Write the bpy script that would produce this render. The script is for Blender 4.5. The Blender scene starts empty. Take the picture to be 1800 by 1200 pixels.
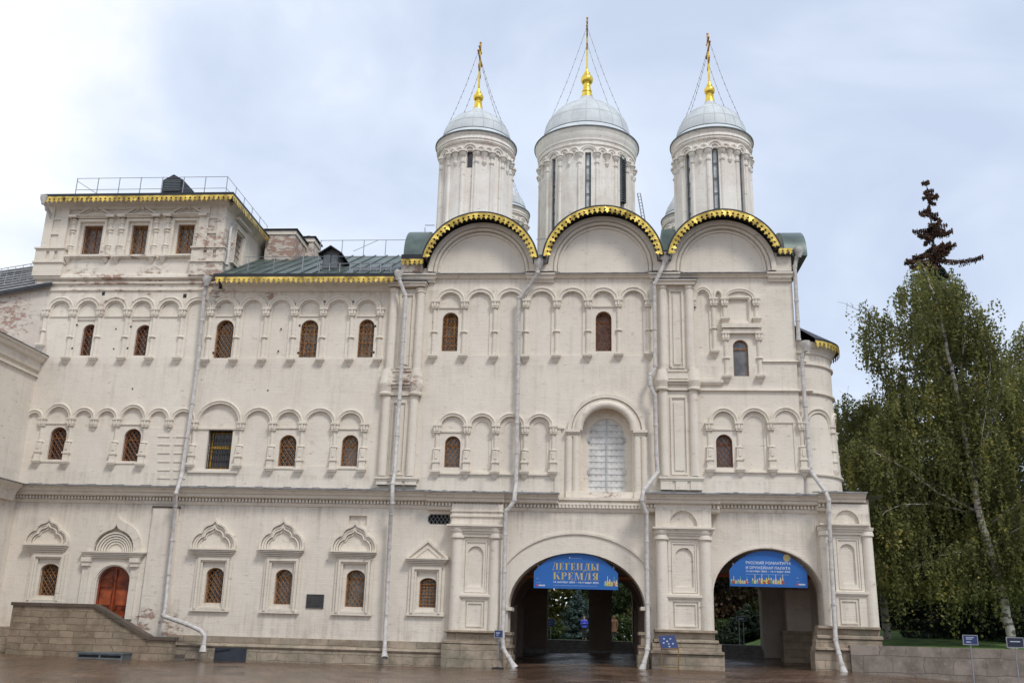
import bpy, bmesh, math, random
import numpy as np
from mathutils import Vector, Matrix, geometry
R = math.radians
random.seed(7); rng = np.random.default_rng(7)
sc = bpy.context.scene
COL = sc.collection

# ---------------------------------------------------------------- camera
F_PX = 1720.0
CAM = Vector((0, -42, 1.6))
Zc = Vector((160, 5770, -F_PX)).normalized()
Xc = Vector((20000, -42, F_PX)); Xc = (Xc - Zc * Xc.dot(Zc)).normalized()
Yc = Zc.cross(Xc)
RW = Matrix((Xc, Yc, Zc))                 # camera space -> world space
cd = bpy.data.cameras.new("camera"); cam = bpy.data.objects.new("camera", cd); COL.objects.link(cam)
cd.sensor_width = 36; cd.lens = F_PX / 1800 * 36; cd.clip_end = 3000; cd.clip_start = .1
cam.matrix_world = Matrix.Translation(CAM) @ RW.to_4x4()
sc.camera = cam

# ---------------------------------------------------------------- sky, sun, exposure
w = bpy.data.worlds.new("World"); sc.world = w; w.use_nodes = True
nt = w.node_tree; N = nt.nodes; L = nt.links; N.clear()
out = N.new('ShaderNodeOutputWorld'); bg = N.new('ShaderNodeBackground'); bg.inputs[1].default_value = .115
sky = N.new('ShaderNodeTexSky'); sky.sky_type = 'NISHITA'; sky.sun_disc = False
SUN_EL, SUN_AZ = 51, 143      # azimuth measured clockwise from +Y
sky.sun_elevation = R(SUN_EL); sky.sun_rotation = R(SUN_AZ)
tc = N.new('ShaderNodeTexCoord')
mp = N.new('ShaderNodeMapping'); mp.inputs['Scale'].default_value = (1.3, 1.3, 2.6); mp.inputs['Location'].default_value = (.35, .1, .9)
n1 = N.new('ShaderNodeTexNoise'); n1.inputs['Scale'].default_value = 2.1; n1.inputs['Detail'].default_value = 7; n1.inputs['Roughness'].default_value = .5
n1.inputs['Distortion'].default_value = .5
sep = N.new('ShaderNodeSeparateXYZ')
m1 = N.new('ShaderNodeMath'); m1.operation = 'MULTIPLY_ADD'; m1.inputs[1].default_value = -.52
m2 = N.new('ShaderNodeMath'); m2.operation = 'MULTIPLY_ADD'; m2.inputs[1].default_value = -.30
ramp = N.new('ShaderNodeValToRGB')
cr = ramp.color_ramp; cr.elements[0].position = .34; cr.elements[0].color = (.50, .575, .72, 1)
cr.elements[1].position = .70; cr.elements[1].color = (.86, .88, .91, 1)
e = cr.elements.new(.52); e.color = (.63, .70, .82, 1)
sc8 = N.new('ShaderNodeVectorMath'); sc8.operation = 'SCALE'; sc8.inputs['Scale'].default_value = 8.6
mix = N.new('ShaderNodeMixRGB'); mix.inputs[0].default_value = .88
L.new(tc.outputs['Generated'], mp.inputs['Vector']); L.new(mp.outputs[0], n1.inputs['Vector'])
L.new(tc.outputs['Generated'], sep.inputs[0])
L.new(sep.outputs['X'], m1.inputs[0]); L.new(n1.outputs['Fac'], m1.inputs[2])
L.new(sep.outputs['Z'], m2.inputs[0]); L.new(m1.outputs[0], m2.inputs[2])
ad = N.new('ShaderNodeMath'); ad.operation = 'ADD'; ad.inputs[1].default_value = .10
L.new(m2.outputs[0], ad.inputs[0]); L.new(ad.outputs[0], ramp.inputs[0])
L.new(ramp.outputs[0], sc8.inputs[0]); L.new(sky.outputs[0], mix.inputs[1]); L.new(sc8.outputs[0], mix.inputs[2])
L.new(mix.outputs[0], bg.inputs[0]); L.new(bg.outputs[0], out.inputs[0])
sd = bpy.data.lights.new("sun", 'SUN'); sd.energy = 1.5; sd.angle = R(13); sd.color = (1, .97, .91)
so = bpy.data.objects.new("sun", sd); COL.objects.link(so)
az, el = R(SUN_AZ), R(SUN_EL)
to_sun = Vector((math.sin(az) * math.cos(el), math.cos(az) * math.cos(el), math.sin(el)))
so.rotation_euler = to_sun.to_track_quat('Z', 'Y').to_euler(); so.location = to_sun * 60
sc.view_settings.view_transform = 'Standard'; sc.view_settings.look = 'None'
sc.view_settings.gamma = 1; sc.view_settings.use_curve_mapping = False
sc.view_settings.exposure = 0.40
sc.cycles.max_bounces = 6; sc.cycles.diffuse_bounces = 4; sc.cycles.transparent_max_bounces = 8

def at(px, py, Y=0.0):
    """point on the vertical plane y=Y seen at photograph position px,py (survey of the facade)"""
    d = RW @ Vector((px - 900, 600 - py, -F_PX)); t = (Y - CAM.y) / d.y
    return CAM + d * t
def X_(px, py, Y=0.0): return at(px, py, Y).x
def Z_(px, py, Y=0.0): return at(px, py, Y).z

# ---------------------------------------------------------------- helpers
def tag(o, label=None, cat=None, group=None, kind=None):
    if label: o['label'] = label
    if cat: o['category'] = cat
    if group: o['group'] = group
    if kind: o['kind'] = kind
    return o
def empty(name, loc, label=None, cat=None, group=None, rz=0):
    o = bpy.data.objects.new(name, None); COL.objects.link(o); o.location = loc; o.rotation_euler = (0, 0, rz)
    o.empty_display_size = .2
    return tag(o, label, cat, group)

class MB:
    def __init__(s): s.v = []; s.f = []; s.m = []; s.mi = 0
    def add(s, vs, fs):
        b = len(s.v); s.v += [tuple(p) for p in vs]
        for f in fs: s.f.append(tuple(i + b for i in f)); s.m.append(s.mi)
        return s
    def box(s, x0, x1, y0, y1, z0, z1):
        if x0 > x1: x0, x1 = x1, x0
        if y0 > y1: y0, y1 = y1, y0
        if z0 > z1: z0, z1 = z1, z0
        return s.add([(x0,y0,z0),(x1,y0,z0),(x1,y1,z0),(x0,y1,z0),(x0,y0,z1),(x1,y0,z1),(x1,y1,z1),(x0,y1,z1)],
                     [(0,3,2,1),(4,5,6,7),(0,1,5,4),(1,2,6,5),(2,3,7,6),(3,0,4,7)])
    def prism(s, poly, ax, a, b):
        n = len(poly)
        mk = {'y': lambda p, t: (p[0], t, p[1]), 'x': lambda p, t: (t, p[0], p[1]), 'z': lambda p, t: (p[0], p[1], t)}[ax]
        return s.add([mk(p, a) for p in poly] + [mk(p, b) for p in poly],
                     [tuple(range(n)), tuple(range(2*n-1, n-1, -1))] + [(i, (i+1) % n, (i+1) % n + n, i + n) for i in range(n)])
    def strip(s, rows, closed=False):
        """rows of equal length point lists"""
        n = len(rows[0]); b = [p for r in rows for p in r]; fs = []
        for i in range(len(rows) - 1):
            for j in range(n if closed else n - 1):
                k = (j + 1) % n
                fs.append((i*n+j, i*n+k, (i+1)*n+k, (i+1)*n+j))
        return s.add(b, fs)
    def tube(s, pts, r, n=8, caps=True):
        pts = [Vector(p) for p in pts]; m = len(pts)
        rs = r if isinstance(r, (list, tuple)) else [r] * m
        rows = []; prev = None
        for i, p in enumerate(pts):
            t = (pts[min(i+1, m-1)] - pts[max(i-1, 0)])
            if t.length < 1e-9: t = Vector((0, 0, 1))
            t.normalize()
            if prev is None:
                u = t.cross(Vector((0, 1, 0)) if abs(t.y) < .9 else Vector((1, 0, 0))).normalized()
            else:
                u = (prev - t * prev.dot(t)).normalized()
            prev = u; v_ = t.cross(u)
            rows.append([p + (u * math.cos(a) + v_ * math.sin(a)) * rs[i] for a in [2*math.pi*k/n for k in range(n)]])
        b = len(s.v)
        s.strip(rows, True)
        if caps:
            s.f.append(tuple(b + k for k in range(n))[::-1]); s.m.append(s.mi)
            s.f.append(tuple(b + (m-1)*n + k for k in range(n))); s.m.append(s.mi)
        return s
    def lathe(s, prof, cx, cy, n=24, a0=0, a1=2*math.pi):
        full = abs(a1 - a0 - 2*math.pi) < 1e-6
        k = n if full else n + 1
        rows = [[(cx + r*math.cos(a0 + (a1-a0)*j/n), cy + r*math.sin(a0 + (a1-a0)*j/n), z) for j in range(k)] for r, z in prof]
        return s.strip(rows, full)
    def band(s, path, wd, y0, y1, closed=False):
        """flat moulding of width wd following an (x,z) path, from y0 to y1"""
        P = [Vector(p) for p in path]; n = len(P); A = []; B = []
        for i in range(n):
            a = P[i-1] if (i > 0 or closed) else None; c = P[(i+1) % n] if (i < n-1 or closed) else None
            d1 = (P[i]-a).normalized() if a is not None else (c-P[i]).normalized()
            d2 = (c-P[i]).normalized() if c is not None else d1
            n1 = Vector((-d1.y, d1.x)); n2 = Vector((-d2.y, d2.x)); nn = (n1+n2)
            if nn.length < 1e-6: nn = n1
            nn.normalize(); k = 1/max(.45, nn.dot(n1))
            A.append(P[i] + nn*wd/2*k); B.append(P[i] - nn*wd/2*k)
        rows = [[(a.x, y1, a.y), (a.x, y0, a.y), (b.x, y0, b.y), (b.x, y1, b.y)] for a, b in zip(A, B)]
        if closed: rows.append(rows[0])
        b = len(s.v); s.strip(rows, True)
        if not closed:
            s.f.append((b, b+1, b+2, b+3)); s.m.append(s.mi)
            e_ = b + (len(rows)-1)*4; s.f.append((e_+3, e_+2, e_+1, e_)); s.m.append(s.mi)
        return s
    def build(s, name, mat, parent=None, smooth=None, recalc=True):
        me = bpy.data.meshes.new(name); me.from_pydata(s.v, [], s.f)
        mats = mat if isinstance(mat, (list, tuple)) else [mat]
        for m in mats: me.materials.append(m)
        if len(mats) > 1: me.polygons.foreach_set('material_index', s.m)
        if recalc:
            bm = bmesh.new(); bm.from_mesh(me); bmesh.ops.recalc_face_normals(bm, faces=bm.faces); bm.to_mesh(me); bm.free()
        if smooth is not None:
            me.polygons.foreach_set('use_smooth', [True]*len(me.polygons)); me.set_sharp_from_angle(angle=R(smooth))
        me.update()
        o = bpy.data.objects.new(name, me); COL.objects.link(o)
        if parent is not None:
            o.parent = parent
            if parent.type == 'EMPTY': o.matrix_parent_inverse = (Matrix.Translation(parent.location) @ parent.rotation_euler.to_matrix().to_4x4()).inverted()
        return o

def arch(xc, wd, zb, zt, rise=None, n=14):
    """outline of an arched opening, from bottom right anticlockwise"""
    h = wd/2; rise = h if rise is None else rise; zs = zt - rise
    pts = [(xc-h, zb), (xc+h, zb)]
    pts += [(xc + h*math.cos(math.pi*i/n), zs + rise*math.sin(math.pi*i/n)) for i in range(n+1)]
    return pts
def rect(x0, x1, z0, z1): return [(x0, z0), (x1, z0), (x1, z1), (x0, z1)]
def inside(p, poly):
    x, y = p; c = False; n = len(poly); j = n-1
    for i in range(n):
        xi, yi = poly[i]; xj, yj = poly[j]
        if (yi > y) != (yj > y) and x < (xj-xi)*(y-yi)/(yj-yi)+xi: c = not c
        j = i
    return c
def fill(outer, holes):
    vs = []; es = []
    for lp in [outer] + holes:
        b = len(vs); n = len(lp); vs += [Vector(p) for p in lp]; es += [(b+i, b+(i+1) % n) for i in range(n)]
    V, E_, F, *_ = geometry.delaunay_2d_cdt(vs, es, [], 0, 1e-5)
    T = []
    for f in F:
        c = sum((V[i] for i in f), Vector((0, 0)))/len(f)
        if inside(c, outer) and not any(inside(c, h) for h in holes): T.append(tuple(f))
    return [(v.x, v.y) for v in V], T
def face_with_holes(mb, outer, y, holes):
    """holes: (outline, depth, inner list or None); None = open hole with reveals only; depth 0 = bare hole"""
    V, T = fill(outer, [h[0] for h in holes])
    mb.add([(a, y, b) for a, b in V], T)
    for lp, d, inner in holes:
        if d <= 0: continue
        n = len(lp)
        mb.add([(a, y, b) for a, b in lp] + [(a, y+d, b) for a, b in lp], [(i, (i+1) % n, (i+1) % n+n, i+n) for i in range(n)])
        if inner is not None: face_with_holes(mb, lp, y+d, inner)

# ---------------------------------------------------------------- materials
def newmat(name):
    m = bpy.data.materials.new(name); m.use_nodes = True; t = m.node_tree
    return m, t, t.nodes, t.links, t.nodes['Principled BSDF']
def simple(name, col, rough=.6, metal=0, var=.12, scale=3, bump=0, bscale=20, spec=.5, col2=None):
    m, t, n, l, b = newmat(name)
    b.inputs['Roughness'].default_value = rough; b.inputs['Metallic'].default_value = metal; b.inputs['Specular IOR Level'].default_value = spec
    g = n.new('ShaderNodeNewGeometry'); no = n.new('ShaderNodeTexNoise'); no.inputs['Scale'].default_value = scale; no.inputs['Detail'].default_value = 6
    l.new(g.outputs['Position'], no.inputs['Vector'])
    rp = n.new('ShaderNodeValToRGB'); c2 = col2 or [c*(1-2*var) for c in col]
    rp.color_ramp.elements[0].position = .32; rp.color_ramp.elements[1].position = .68
    rp.color_ramp.elements[0].color = (*c2, 1); rp.color_ramp.elements[1].color = (*[min(1, c*(1+var)) for c in col], 1)
    l.new(no.outputs['Fac'], rp.inputs[0]); l.new(rp.outputs[0], b.inputs['Base Color'])
    if bump:
        n2 = n.new('ShaderNodeTexNoise'); n2.inputs['Scale'].default_value = bscale; n2.inputs['Detail'].default_value = 4
        l.new(g.outputs['Position'], n2.inputs['Vector'])
        bp = n.new('ShaderNodeBump'); bp.inputs['Strength'].default_value = 1; bp.inputs['Distance'].default_value = bump
        l.new(n2.outputs['Fac'], bp.inputs['Height']); l.new(bp.outputs[0], b.inputs['Normal'])
    return m

def limewash(name, base, dirty, patches=(), bands=(), pinkish=0.0, speck=.5, bare=.0):
    """limewashed brick: faint coursing, streaks, spots where the wash has gone and brick shows"""
    m, t, n, l, b = newmat(name); b.inputs['Roughness'].default_value = .9; b.inputs['Specular IOR Level'].default_value = .25
    g = n.new('ShaderNodeNewGeometry'); sp = n.new('ShaderNodeSeparateXYZ'); l.new(g.outputs['Position'], sp.inputs[0])
    def M(op, a, b_=None, c=None):
        q = n.new('ShaderNodeMath'); q.operation = op
        for i, v in enumerate((a, b_, c)):
            if v is None: continue
            if isinstance(v, (int, float)): q.inputs[i].default_value = v
            else: l.new(v, q.inputs[i])
        return q.outputs[0]
    def NZ(scale, detail, vec, rough=.55, dist=0):
        q = n.new('ShaderNodeTexNoise'); q.inputs['Scale'].default_value = scale; q.inputs['Detail'].default_value = detail
        q.inputs['Roughness'].default_value = rough; q.inputs['Distortion'].default_value = dist; l.new(vec, q.inputs['Vector']); return q.outputs['Fac']
    def RMP(fac, stops):
        q = n.new('ShaderNodeValToRGB'); l.new(fac, q.inputs[0]); cr = q.color_ramp
        for i, (p, c) in enumerate(stops):
            e = cr.elements[i] if i < 2 else cr.elements.new(p)
            e.position = p; e.color = (*c, 1) if isinstance(c, tuple) else (c, c, c, 1)
        return q.outputs[0]
    def MIX(f, a, c, mode='MIX'):
        q = n.new('ShaderNodeMixRGB'); q.blend_type = mode
        for i, v in enumerate((f, a, c)):
            if isinstance(v, (int, float)): q.inputs[i].default_value = v
            elif isinstance(v, tuple): q.inputs[i].default_value = (*v, 1)
            else: l.new(v, q.inputs[i])
        return q.outputs[0]
    pos = g.outputs['Position']
    xy = M('ADD', sp.outputs['X'], sp.outputs['Y'])
    uv = n.new('ShaderNodeCombineXYZ'); l.new(xy, uv.inputs[0]); l.new(sp.outputs['Z'], uv.inputs[1])
    # gently uneven courses
    wob = n.new('ShaderNodeTexNoise'); wob.inputs['Scale'].default_value = .9; wob.inputs['Detail'].default_value = 3; l.new(pos, wob.inputs['Vector'])
    wv = n.new('ShaderNodeVectorMath'); wv.operation = 'MULTIPLY_ADD'; l.new(wob.outputs['Color'], wv.inputs[0]); wv.inputs[1].default_value = (.07, .07, 0); l.new(uv.outputs[0], wv.inputs[2])
    br = n.new('ShaderNodeTexBrick'); l.new(wv.outputs[0], br.inputs['Vector']); br.inputs['Scale'].default_value = 1
    br.inputs['Brick Width'].default_value = .31; br.inputs['Row Height'].default_value = .105; br.inputs['Mortar Size'].default_value = .012; br.inputs['Mortar Smooth'].default_value = .6
    br.inputs['Color1'].default_value = (1, 1, 1, 1); br.inputs['Color2'].default_value = (.86, .86, .86, 1); br.inputs['Mortar'].default_value = (0, 0, 0, 1)
    big = NZ(.23, 5, pos); mid = NZ(1.3, 8, pos, .62); fine = NZ(11, 5, pos, .6)
    st = n.new('ShaderNodeVectorMath'); st.operation = 'MULTIPLY'; l.new(pos, st.inputs[0]); st.inputs[1].default_value = (3.2, 3.2, .22)
    streak = NZ(1, 7, st.outputs[0], .6)
    sf_ = n.new('ShaderNodeVectorMath'); sf_.operation = 'MULTIPLY'; l.new(pos, sf_.inputs[0]); sf_.inputs[1].default_value = (7.5, 7.5, .35)
    fstreak = NZ(1, 6, sf_.outputs[0], .62)
    hz = n.new('ShaderNodeVectorMath'); hz.operation = 'MULTIPLY'; l.new(pos, hz.inputs[0]); hz.inputs[1].default_value = (.9, .9, 9)
    hst = NZ(1, 5, hz.outputs[0], .6)
    c = MIX(RMP(big, [(.35, 0.), (.68, 1.)]), base, tuple(v*k for v, k in zip(base, (.93, .915, .90))))
    c = MIX(M('MULTIPLY', RMP(mid, [(.50, 0.), (.74, 1.)]), .36), c, dirty)
    c = MIX(M('MULTIPLY', RMP(streak, [(.54, 0.), (.76, 1.)]), .38), c, tuple(v*.8 for v in dirty))
    c = MIX(M('MULTIPLY', RMP(hst, [(.55, 0.), (.72, 1.)]), .13), c, tuple(v*.9 for v in dirty))
    vo = n.new('ShaderNodeTexVoronoi'); vo.inputs['Scale'].default_value = .42; dv = n.new('ShaderNodeVectorMath'); dv.operation = 'MULTIPLY_ADD'; l.new(wob.outputs['Color'], dv.inputs[0]); dv.inputs[1].default_value = (1.6, 1.6, 1.6); l.new(pos, dv.inputs[2]); l.new(dv.outputs[0], vo.inputs['Vector'])
    vs = n.new('ShaderNodeSeparateColor'); l.new(vo.outputs['Color'], vs.inputs[0])
    c = MIX(M('MULTIPLY', vs.outputs[0], .30), c, tuple(v*k for v, k in zip(base, (.90, .875, .86))))
    c = MIX(.03, c, br.outputs['Color'], 'MULTIPLY')
    for (zt_b, len_b, amt_b) in bands:      # run-off streaks that start below a ledge, or damp rising from the ground (negative length)
        d_ = M('DIVIDE', M('SUBTRACT', zt_b, sp.outputs['Z']), len_b)
        on = M('MULTIPLY', M('GREATER_THAN', d_, 0), M('MAXIMUM', M('SUBTRACT', 1, d_), 0))
        c = MIX(M('MULTIPLY', M('MULTIPLY', M('MULTIPLY', on, RMP(fstreak, [(.42, .12), (.66, 1.)])), RMP(mid, [(.36, .1), (.60, 1.)])), amt_b*1.25), c, (.36, .30, .24))
    if pinkish: c = MIX(M('MULTIPLY', RMP(NZ(.6, 7, pos, .65), [(.45, 0.), (.62, 1.)]), pinkish), c, (.50, .335, .27))
    # spots of bare brick
    sc_v = n.new('ShaderNodeVectorMath'); sc_v.operation = 'MULTIPLY'; l.new(pos, sc_v.inputs[0]); sc_v.inputs[1].default_value = (2.2, 2.2, 4.5)
    pn = NZ(1.25, 8, sc_v.outputs[0], .68)
    field = None
    for (px, pz, py_, rad) in patches:
        d = n.new('ShaderNodeVectorMath'); d.operation = 'DISTANCE'; l.new(pos, d.inputs[0]); d.inputs[1].default_value = (px, py_, pz)
        f = M('SUBTRACT', 1, M('DIVIDE', d.outputs['Value'], rad)); f = M('MAXIMUM', f, 0)
        field = f if field is None else M('MAXIMUM', field, f)
    val = M('ADD', pn, bare) if field is None else M('ADD', M('MULTIPLY_ADD', field, .205, pn), bare)
    mask = RMP(val, [(.685, 0.), (.715, 1.)])
    brk = MIX(fine, (.34, .16, .115), (.45, .27, .20)); brk = MIX(.45, brk, br.outputs['Color'], 'MULTIPLY')
    stain = RMP(val, [(.58, 0.), (.70, 1.)])
    c = MIX(M('MULTIPLY', stain, .55), c, (.40, .315, .26))
    c = MIX(M('MULTIPLY', mask, .72), c, brk)
    spk = NZ(17, 3, pos, .5); c = MIX(M('MULTIPLY', RMP(spk, [(.70, 0.), (.76, 1.)]), speck), c, (.25, .21, .18))
    l.new(c, b.inputs['Base Color'])
    h = M('MULTIPLY_ADD', br.outputs['Fac'], -.08, M('MULTIPLY_ADD', mid, 1.3, M('MULTIPLY', fine, .35)))
    h = M('MULTIPLY_ADD', mask, -.8, M('MULTIPLY_ADD', hst, .5, h))
    bp = n.new('ShaderNodeBump'); bp.inputs['Strength'].default_value = .75; bp.inputs['Distance'].default_value = .022
    l.new(h, bp.inputs['Height']); l.new(bp.outputs[0], b.inputs['Normal'])
    return m

def W3(px, py, Y, r): p = at(px, py, Y); return (p.x, p.z, p.y, r)
WASH = (.78, .715, .620); DIRT = (.55, .485, .40)
M_WALL = limewash('limewashed_wall', WASH, DIRT, [W3(372, 492, 0, 1.3), W3(475, 513, 0, .8), W3(385, 515, 0, 1.0), W3(385, 430, 0, 1.3), W3(705, 668, -.3, .6),
                                                  W3(265, 490, 0, 1.4), W3(140, 488, 0, 1.2), W3(1066, 868, 0, .9), W3(250, 1100, -.4, 1.3), W3(300, 1112, -.4, 1.2), W3(1180, 655, -.3, .5)],
  bands=((Z_(500, 889), 1.7, .48), (Z_(800, 486), .9, .5), (Z_(500, 511), 1.0, .5), (Z_(500, 640), 1.3, .32), (Z_(800, 838), .9, .36), (.2, -3.0, .75)))
M_TRIM = limewash('limewashed_trim', (.77, .705, .605), (.42, .365, .30), [W3(372, 488, 0, 2.2), W3(375, 420, 0, 1.8), W3(200, 490, 0, 2.5), W3(710, 675, -.3, 1.1)], bare=.0, speck=.6)
M_PEEL = limewash('peeling_limewash', (.66, .60, .53), (.44, .37, .32), [W3(520, 430, 5, 3.5), W3(20, 560, .2, 1.6), W3(735, 470, 0, 1.)], bare=.03, pinkish=.25)
M_DRUM = limewash('weathered_drum_wash', (.90, .86, .79), (.66, .59, .52), pinkish=.20, bare=-.005, speck=.7, bands=((at(1031, 285, 9).z, 5., .25), (at(840, 270, 4.6).z, 4., .25)))
M_HALL = limewash('dark_brown_passage_wash', (.30, .235, .19), (.16, .125, .10), pinkish=.3, bare=.02)  # dark brown wash, much darker than the walls outside
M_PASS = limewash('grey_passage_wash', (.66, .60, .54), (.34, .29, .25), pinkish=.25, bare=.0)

def stone_mat(name, base, dark, bw, rh, stain=.6, moss=0, mortar=.012, bump=.02):
    m, t, n, l, b = newmat(name); b.inputs['Roughness'].default_value = .85; b.inputs['Specular IOR Level'].default_value = .3
    g = n.new('ShaderNodeNewGeometry'); sp = n.new('ShaderNodeSeparateXYZ'); l.new(g.outputs['Position'], sp.inputs[0])
    a = n.new('ShaderNodeMath'); a.operation = 'ADD'; l.new(sp.outputs['X'], a.inputs[0]); l.new(sp.outputs['Y'], a.inputs[1])
    uv0 = n.new('ShaderNodeCombineXYZ'); l.new(a.outputs[0], uv0.inputs[0]); l.new(sp.outputs['Z'], uv0.inputs[1])
    wo = n.new('ShaderNodeTexNoise'); wo.inputs['Scale'].default_value = 1.1; wo.inputs['Detail'].default_value = 4; l.new(g.outputs['Position'], wo.inputs['Vector'])
    uv = n.new('ShaderNodeVectorMath'); uv.operation = 'MULTIPLY_ADD'; l.new(wo.outputs['Color'], uv.inputs[0]); uv.inputs[1].default_value = (.7, .16, 0); l.new(uv0.outputs[0], uv.inputs[2])
    br = n.new('ShaderNodeTexBrick'); l.new(uv.outputs[0], br.inputs['Vector']); br.inputs['Scale'].default_value = 1
    br.inputs['Brick Width'].default_value = bw; br.inputs['Row Height'].default_value = rh; br.inputs['Mortar Size'].default_value = mortar; br.inputs['Mortar Smooth'].default_value = .3
    br.inputs['Color1'].default_value = (*base, 1); br.inputs['Color2'].default_value = (*[v*.74 for v in base], 1); br.inputs['Mortar'].default_value = (*[v*.55 for v in base], 1)
    br.offset_frequency = 2; br.squash = 1.3; br.squash_frequency = 3
    no = n.new('ShaderNodeTexNoise'); no.inputs['Scale'].default_value = 1.6; no.inputs['Detail'].default_value = 9; no.inputs['Roughness'].default_value = .68; l.new(g.outputs['Position'], no.inputs['Vector'])
    r = n.new('ShaderNodeValToRGB'); r.color_ramp.elements[0].position = .44; r.color_ramp.elements[1].position = .66; l.new(no.outputs['Fac'], r.inputs[0])
    r.color_ramp.elements[1].color = (stain,)*3 + (1,)
    mx = n.new('ShaderNodeMixRGB'); l.new(r.outputs[0], mx.inputs[0]); l.new(br.outputs['Color'], mx.inputs[1]); mx.inputs[2].default_value = (*dark, 1)
    last = mx.outputs[0]
    n3 = n.new('ShaderNodeTexNoise'); n3.inputs['Scale'].default_value = 4.5; n3.inputs['Detail'].default_value = 8; n3.inputs['Roughness'].default_value = .7; l.new(g.outputs['Position'], n3.inputs['Vector'])
    r3 = n.new('ShaderNodeValToRGB'); r3.color_ramp.elements[0].position = .55; r3.color_ramp.elements[1].position = .7; r3.color_ramp.elements[1].color = (.6,)*3 + (1,); l.new(n3.outputs['Fac'], r3.inputs[0])
    m3 = n.new('ShaderNodeMixRGB'); l.new(r3.outputs[0], m3.inputs[0]); l.new(last, m3.inputs[1]); m3.inputs[2].default_value = (*[min(1, v*1.25) for v in base], 1); last = m3.outputs[0]
    if moss:
        n2 = n.new('ShaderNodeTexNoise'); n2.inputs['Scale'].default_value = .8; n2.inputs['Detail'].default_value = 8; l.new(g.outputs['Position'], n2.inputs['Vector'])
        r2 = n.new('ShaderNodeValToRGB'); r2.color_ramp.elements[0].position = .5; r2.color_ramp.elements[1].position = .7; r2.color_ramp.elements[1].color = (moss,)*3 + (1,); l.new(n2.outputs['Fac'], r2.inputs[0])
        m2 = n.new('ShaderNodeMixRGB'); l.new(r2.outputs[0], m2.inputs[0]); l.new(last, m2.inputs[1]); m2.inputs[2].default_value = (.17, .18, .13, 1); last = m2.outputs[0]
    l.new(last, b.inputs['Base Color'])
    ma = n.new('ShaderNodeMath'); ma.operation = 'MULTIPLY_ADD'; ma.inputs[1].default_value = -1; l.new(br.outputs['Fac'], ma.inputs[0]); l.new(n3.outputs['Fac'], ma.inputs[2])
    bp = n.new('ShaderNodeBump'); bp.inputs['Distance'].default_value = bump; l.new(ma.outputs[0], bp.inputs['Height']); l.new(bp.outputs[0], b.inputs['Normal'])
    return m
M_PLINTH = stone_mat('plinth_limestone', (.43, .35, .265), (.20, .155, .11), .95, .33, .85, .5)
M_PORCH = stone_mat('porch_limestone', (.35, .27, .19), (.17, .125, .085), .80, .26, .9, .3)
M_CAP = stone_mat('coping_stone', (.13, .10, .078), (.07, .052, .04), 1.4, .9, .6, .2)
M_LOWWALL = stone_mat('retaining_wall_stone', (.28, .235, .20), (.105, .08, .065), 1.15, .62, .75, .25)
M_STEP = simple('wet_step_stone', (.16, .135, .115), .35, var=.25, scale=5, bump=.01)
M_ROOF = simple('green_grey_sheet_roof', (.12, .155, .138), .42, .35, .22, 1.2, .004, 8)
M_ROOFDK = simple('dark_eave_metal', (.028, .030, .034), .5, .3, .2, 3)
M_FLASH = simple('zinc_flashing', (.30, .295, .30), .5, .5, .22, 4, .004, 12)
M_DOME = simple('pale_dome_metal', (.58, .61, .62), .65, .0, .07, 1.6, .003, 6)
M_PIPE = simple('grey_painted_pipe', (.56, .53, .50), .75, 0, .12, 6)
M_PIPEG = simple('galvanised_pipe', (.50, .54, .54), .4, .5, .14, 9)
M_GOLD = simple('gilded_metal', (.93, .64, .10), .30, .85, .12, 5, .002, 30)
M_GOLDF = simple('gilded_sheet', (.80, .55, .125), .40, .65, .30, 3, .003, 25)
M_CROSS = simple('weathered_gilt_cross', (.50, .27, .08), .4, .8, .3, 8)
M_RAIL = simple('grey_railing_steel', (.30, .31, .33), .5, .5, .1)
M_OCHRE = simple('ochre_wood_frame', (.33, .145, .04), .6, 0, .3, 9)
M_RUST = simple('rust_brown_grille', (.27, .105, .045), .6, .2, .3, 9)
M_YELW = simple('yellow_wood_frame', (.52, .30, .035), .55, 0, .2, 9)
M_IRON = simple('black_iron_bars', (.03, .028, .03), .6, .4, .2)
M_SHUT = simple('pale_blue_iron_shutter', (.69, .675, .645), .7, .0, .08, 3, .01, 3)
M_LOUV = simple('grey_louvre', (.12, .14, .15), .6, .1, .1)
M_DARK = simple('dark_interior', (.012, .010, .010), .9)
M_WHITEBAR = simple('grey_window_bar', (.20, .20, .20), .6, .2, .1)
def glass(name, col, rough=.08):
    m, t, n, l, b = newmat(name); b.inputs['Roughness'].default_value = rough; b.inputs['Specular IOR Level'].default_value = .7
    g = n.new('ShaderNodeNewGeometry'); no = n.new('ShaderNodeTexNoise'); no.inputs['Scale'].default_value = 1.7; no.inputs['Detail'].default_value = 3
    l.new(g.outputs['Position'], no.inputs['Vector'])
    r = n.new('ShaderNodeValToRGB'); r.color_ramp.elements[0].position = .4; r.color_ramp.elements[1].position = .62
    r.color_ramp.elements[0].color = (*[c*.5 for c in col], 1); r.color_ramp.elements[1].color = (*col, 1)
    l.new(no.outputs['Fac'], r.inputs[0]); l.new(r.outputs[0], b.inputs['Base Color'])
    n2 = n.new('ShaderNodeTexNoise'); n2.inputs['Scale'].default_value = 2.5; l.new(g.outputs['Position'], n2.inputs['Vector'])
    bp = n.new('ShaderNodeBump'); bp.inputs['Distance'].default_value = .02; bp.inputs['Strength'].default_value = .4; l.new(n2.outputs['Fac'], bp.inputs['Height']); l.new(bp.outputs[0], b.inputs['Normal'])
    return m
M_GL_DARK = glass('dark_glass', (.045, .035, .032))
M_GL_GREY = glass('curtained_glass', (.20, .19, .185), .15)
M_GL_PALE = glass('pale_leaded_glass', (.24, .27, .26), .15)
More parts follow.
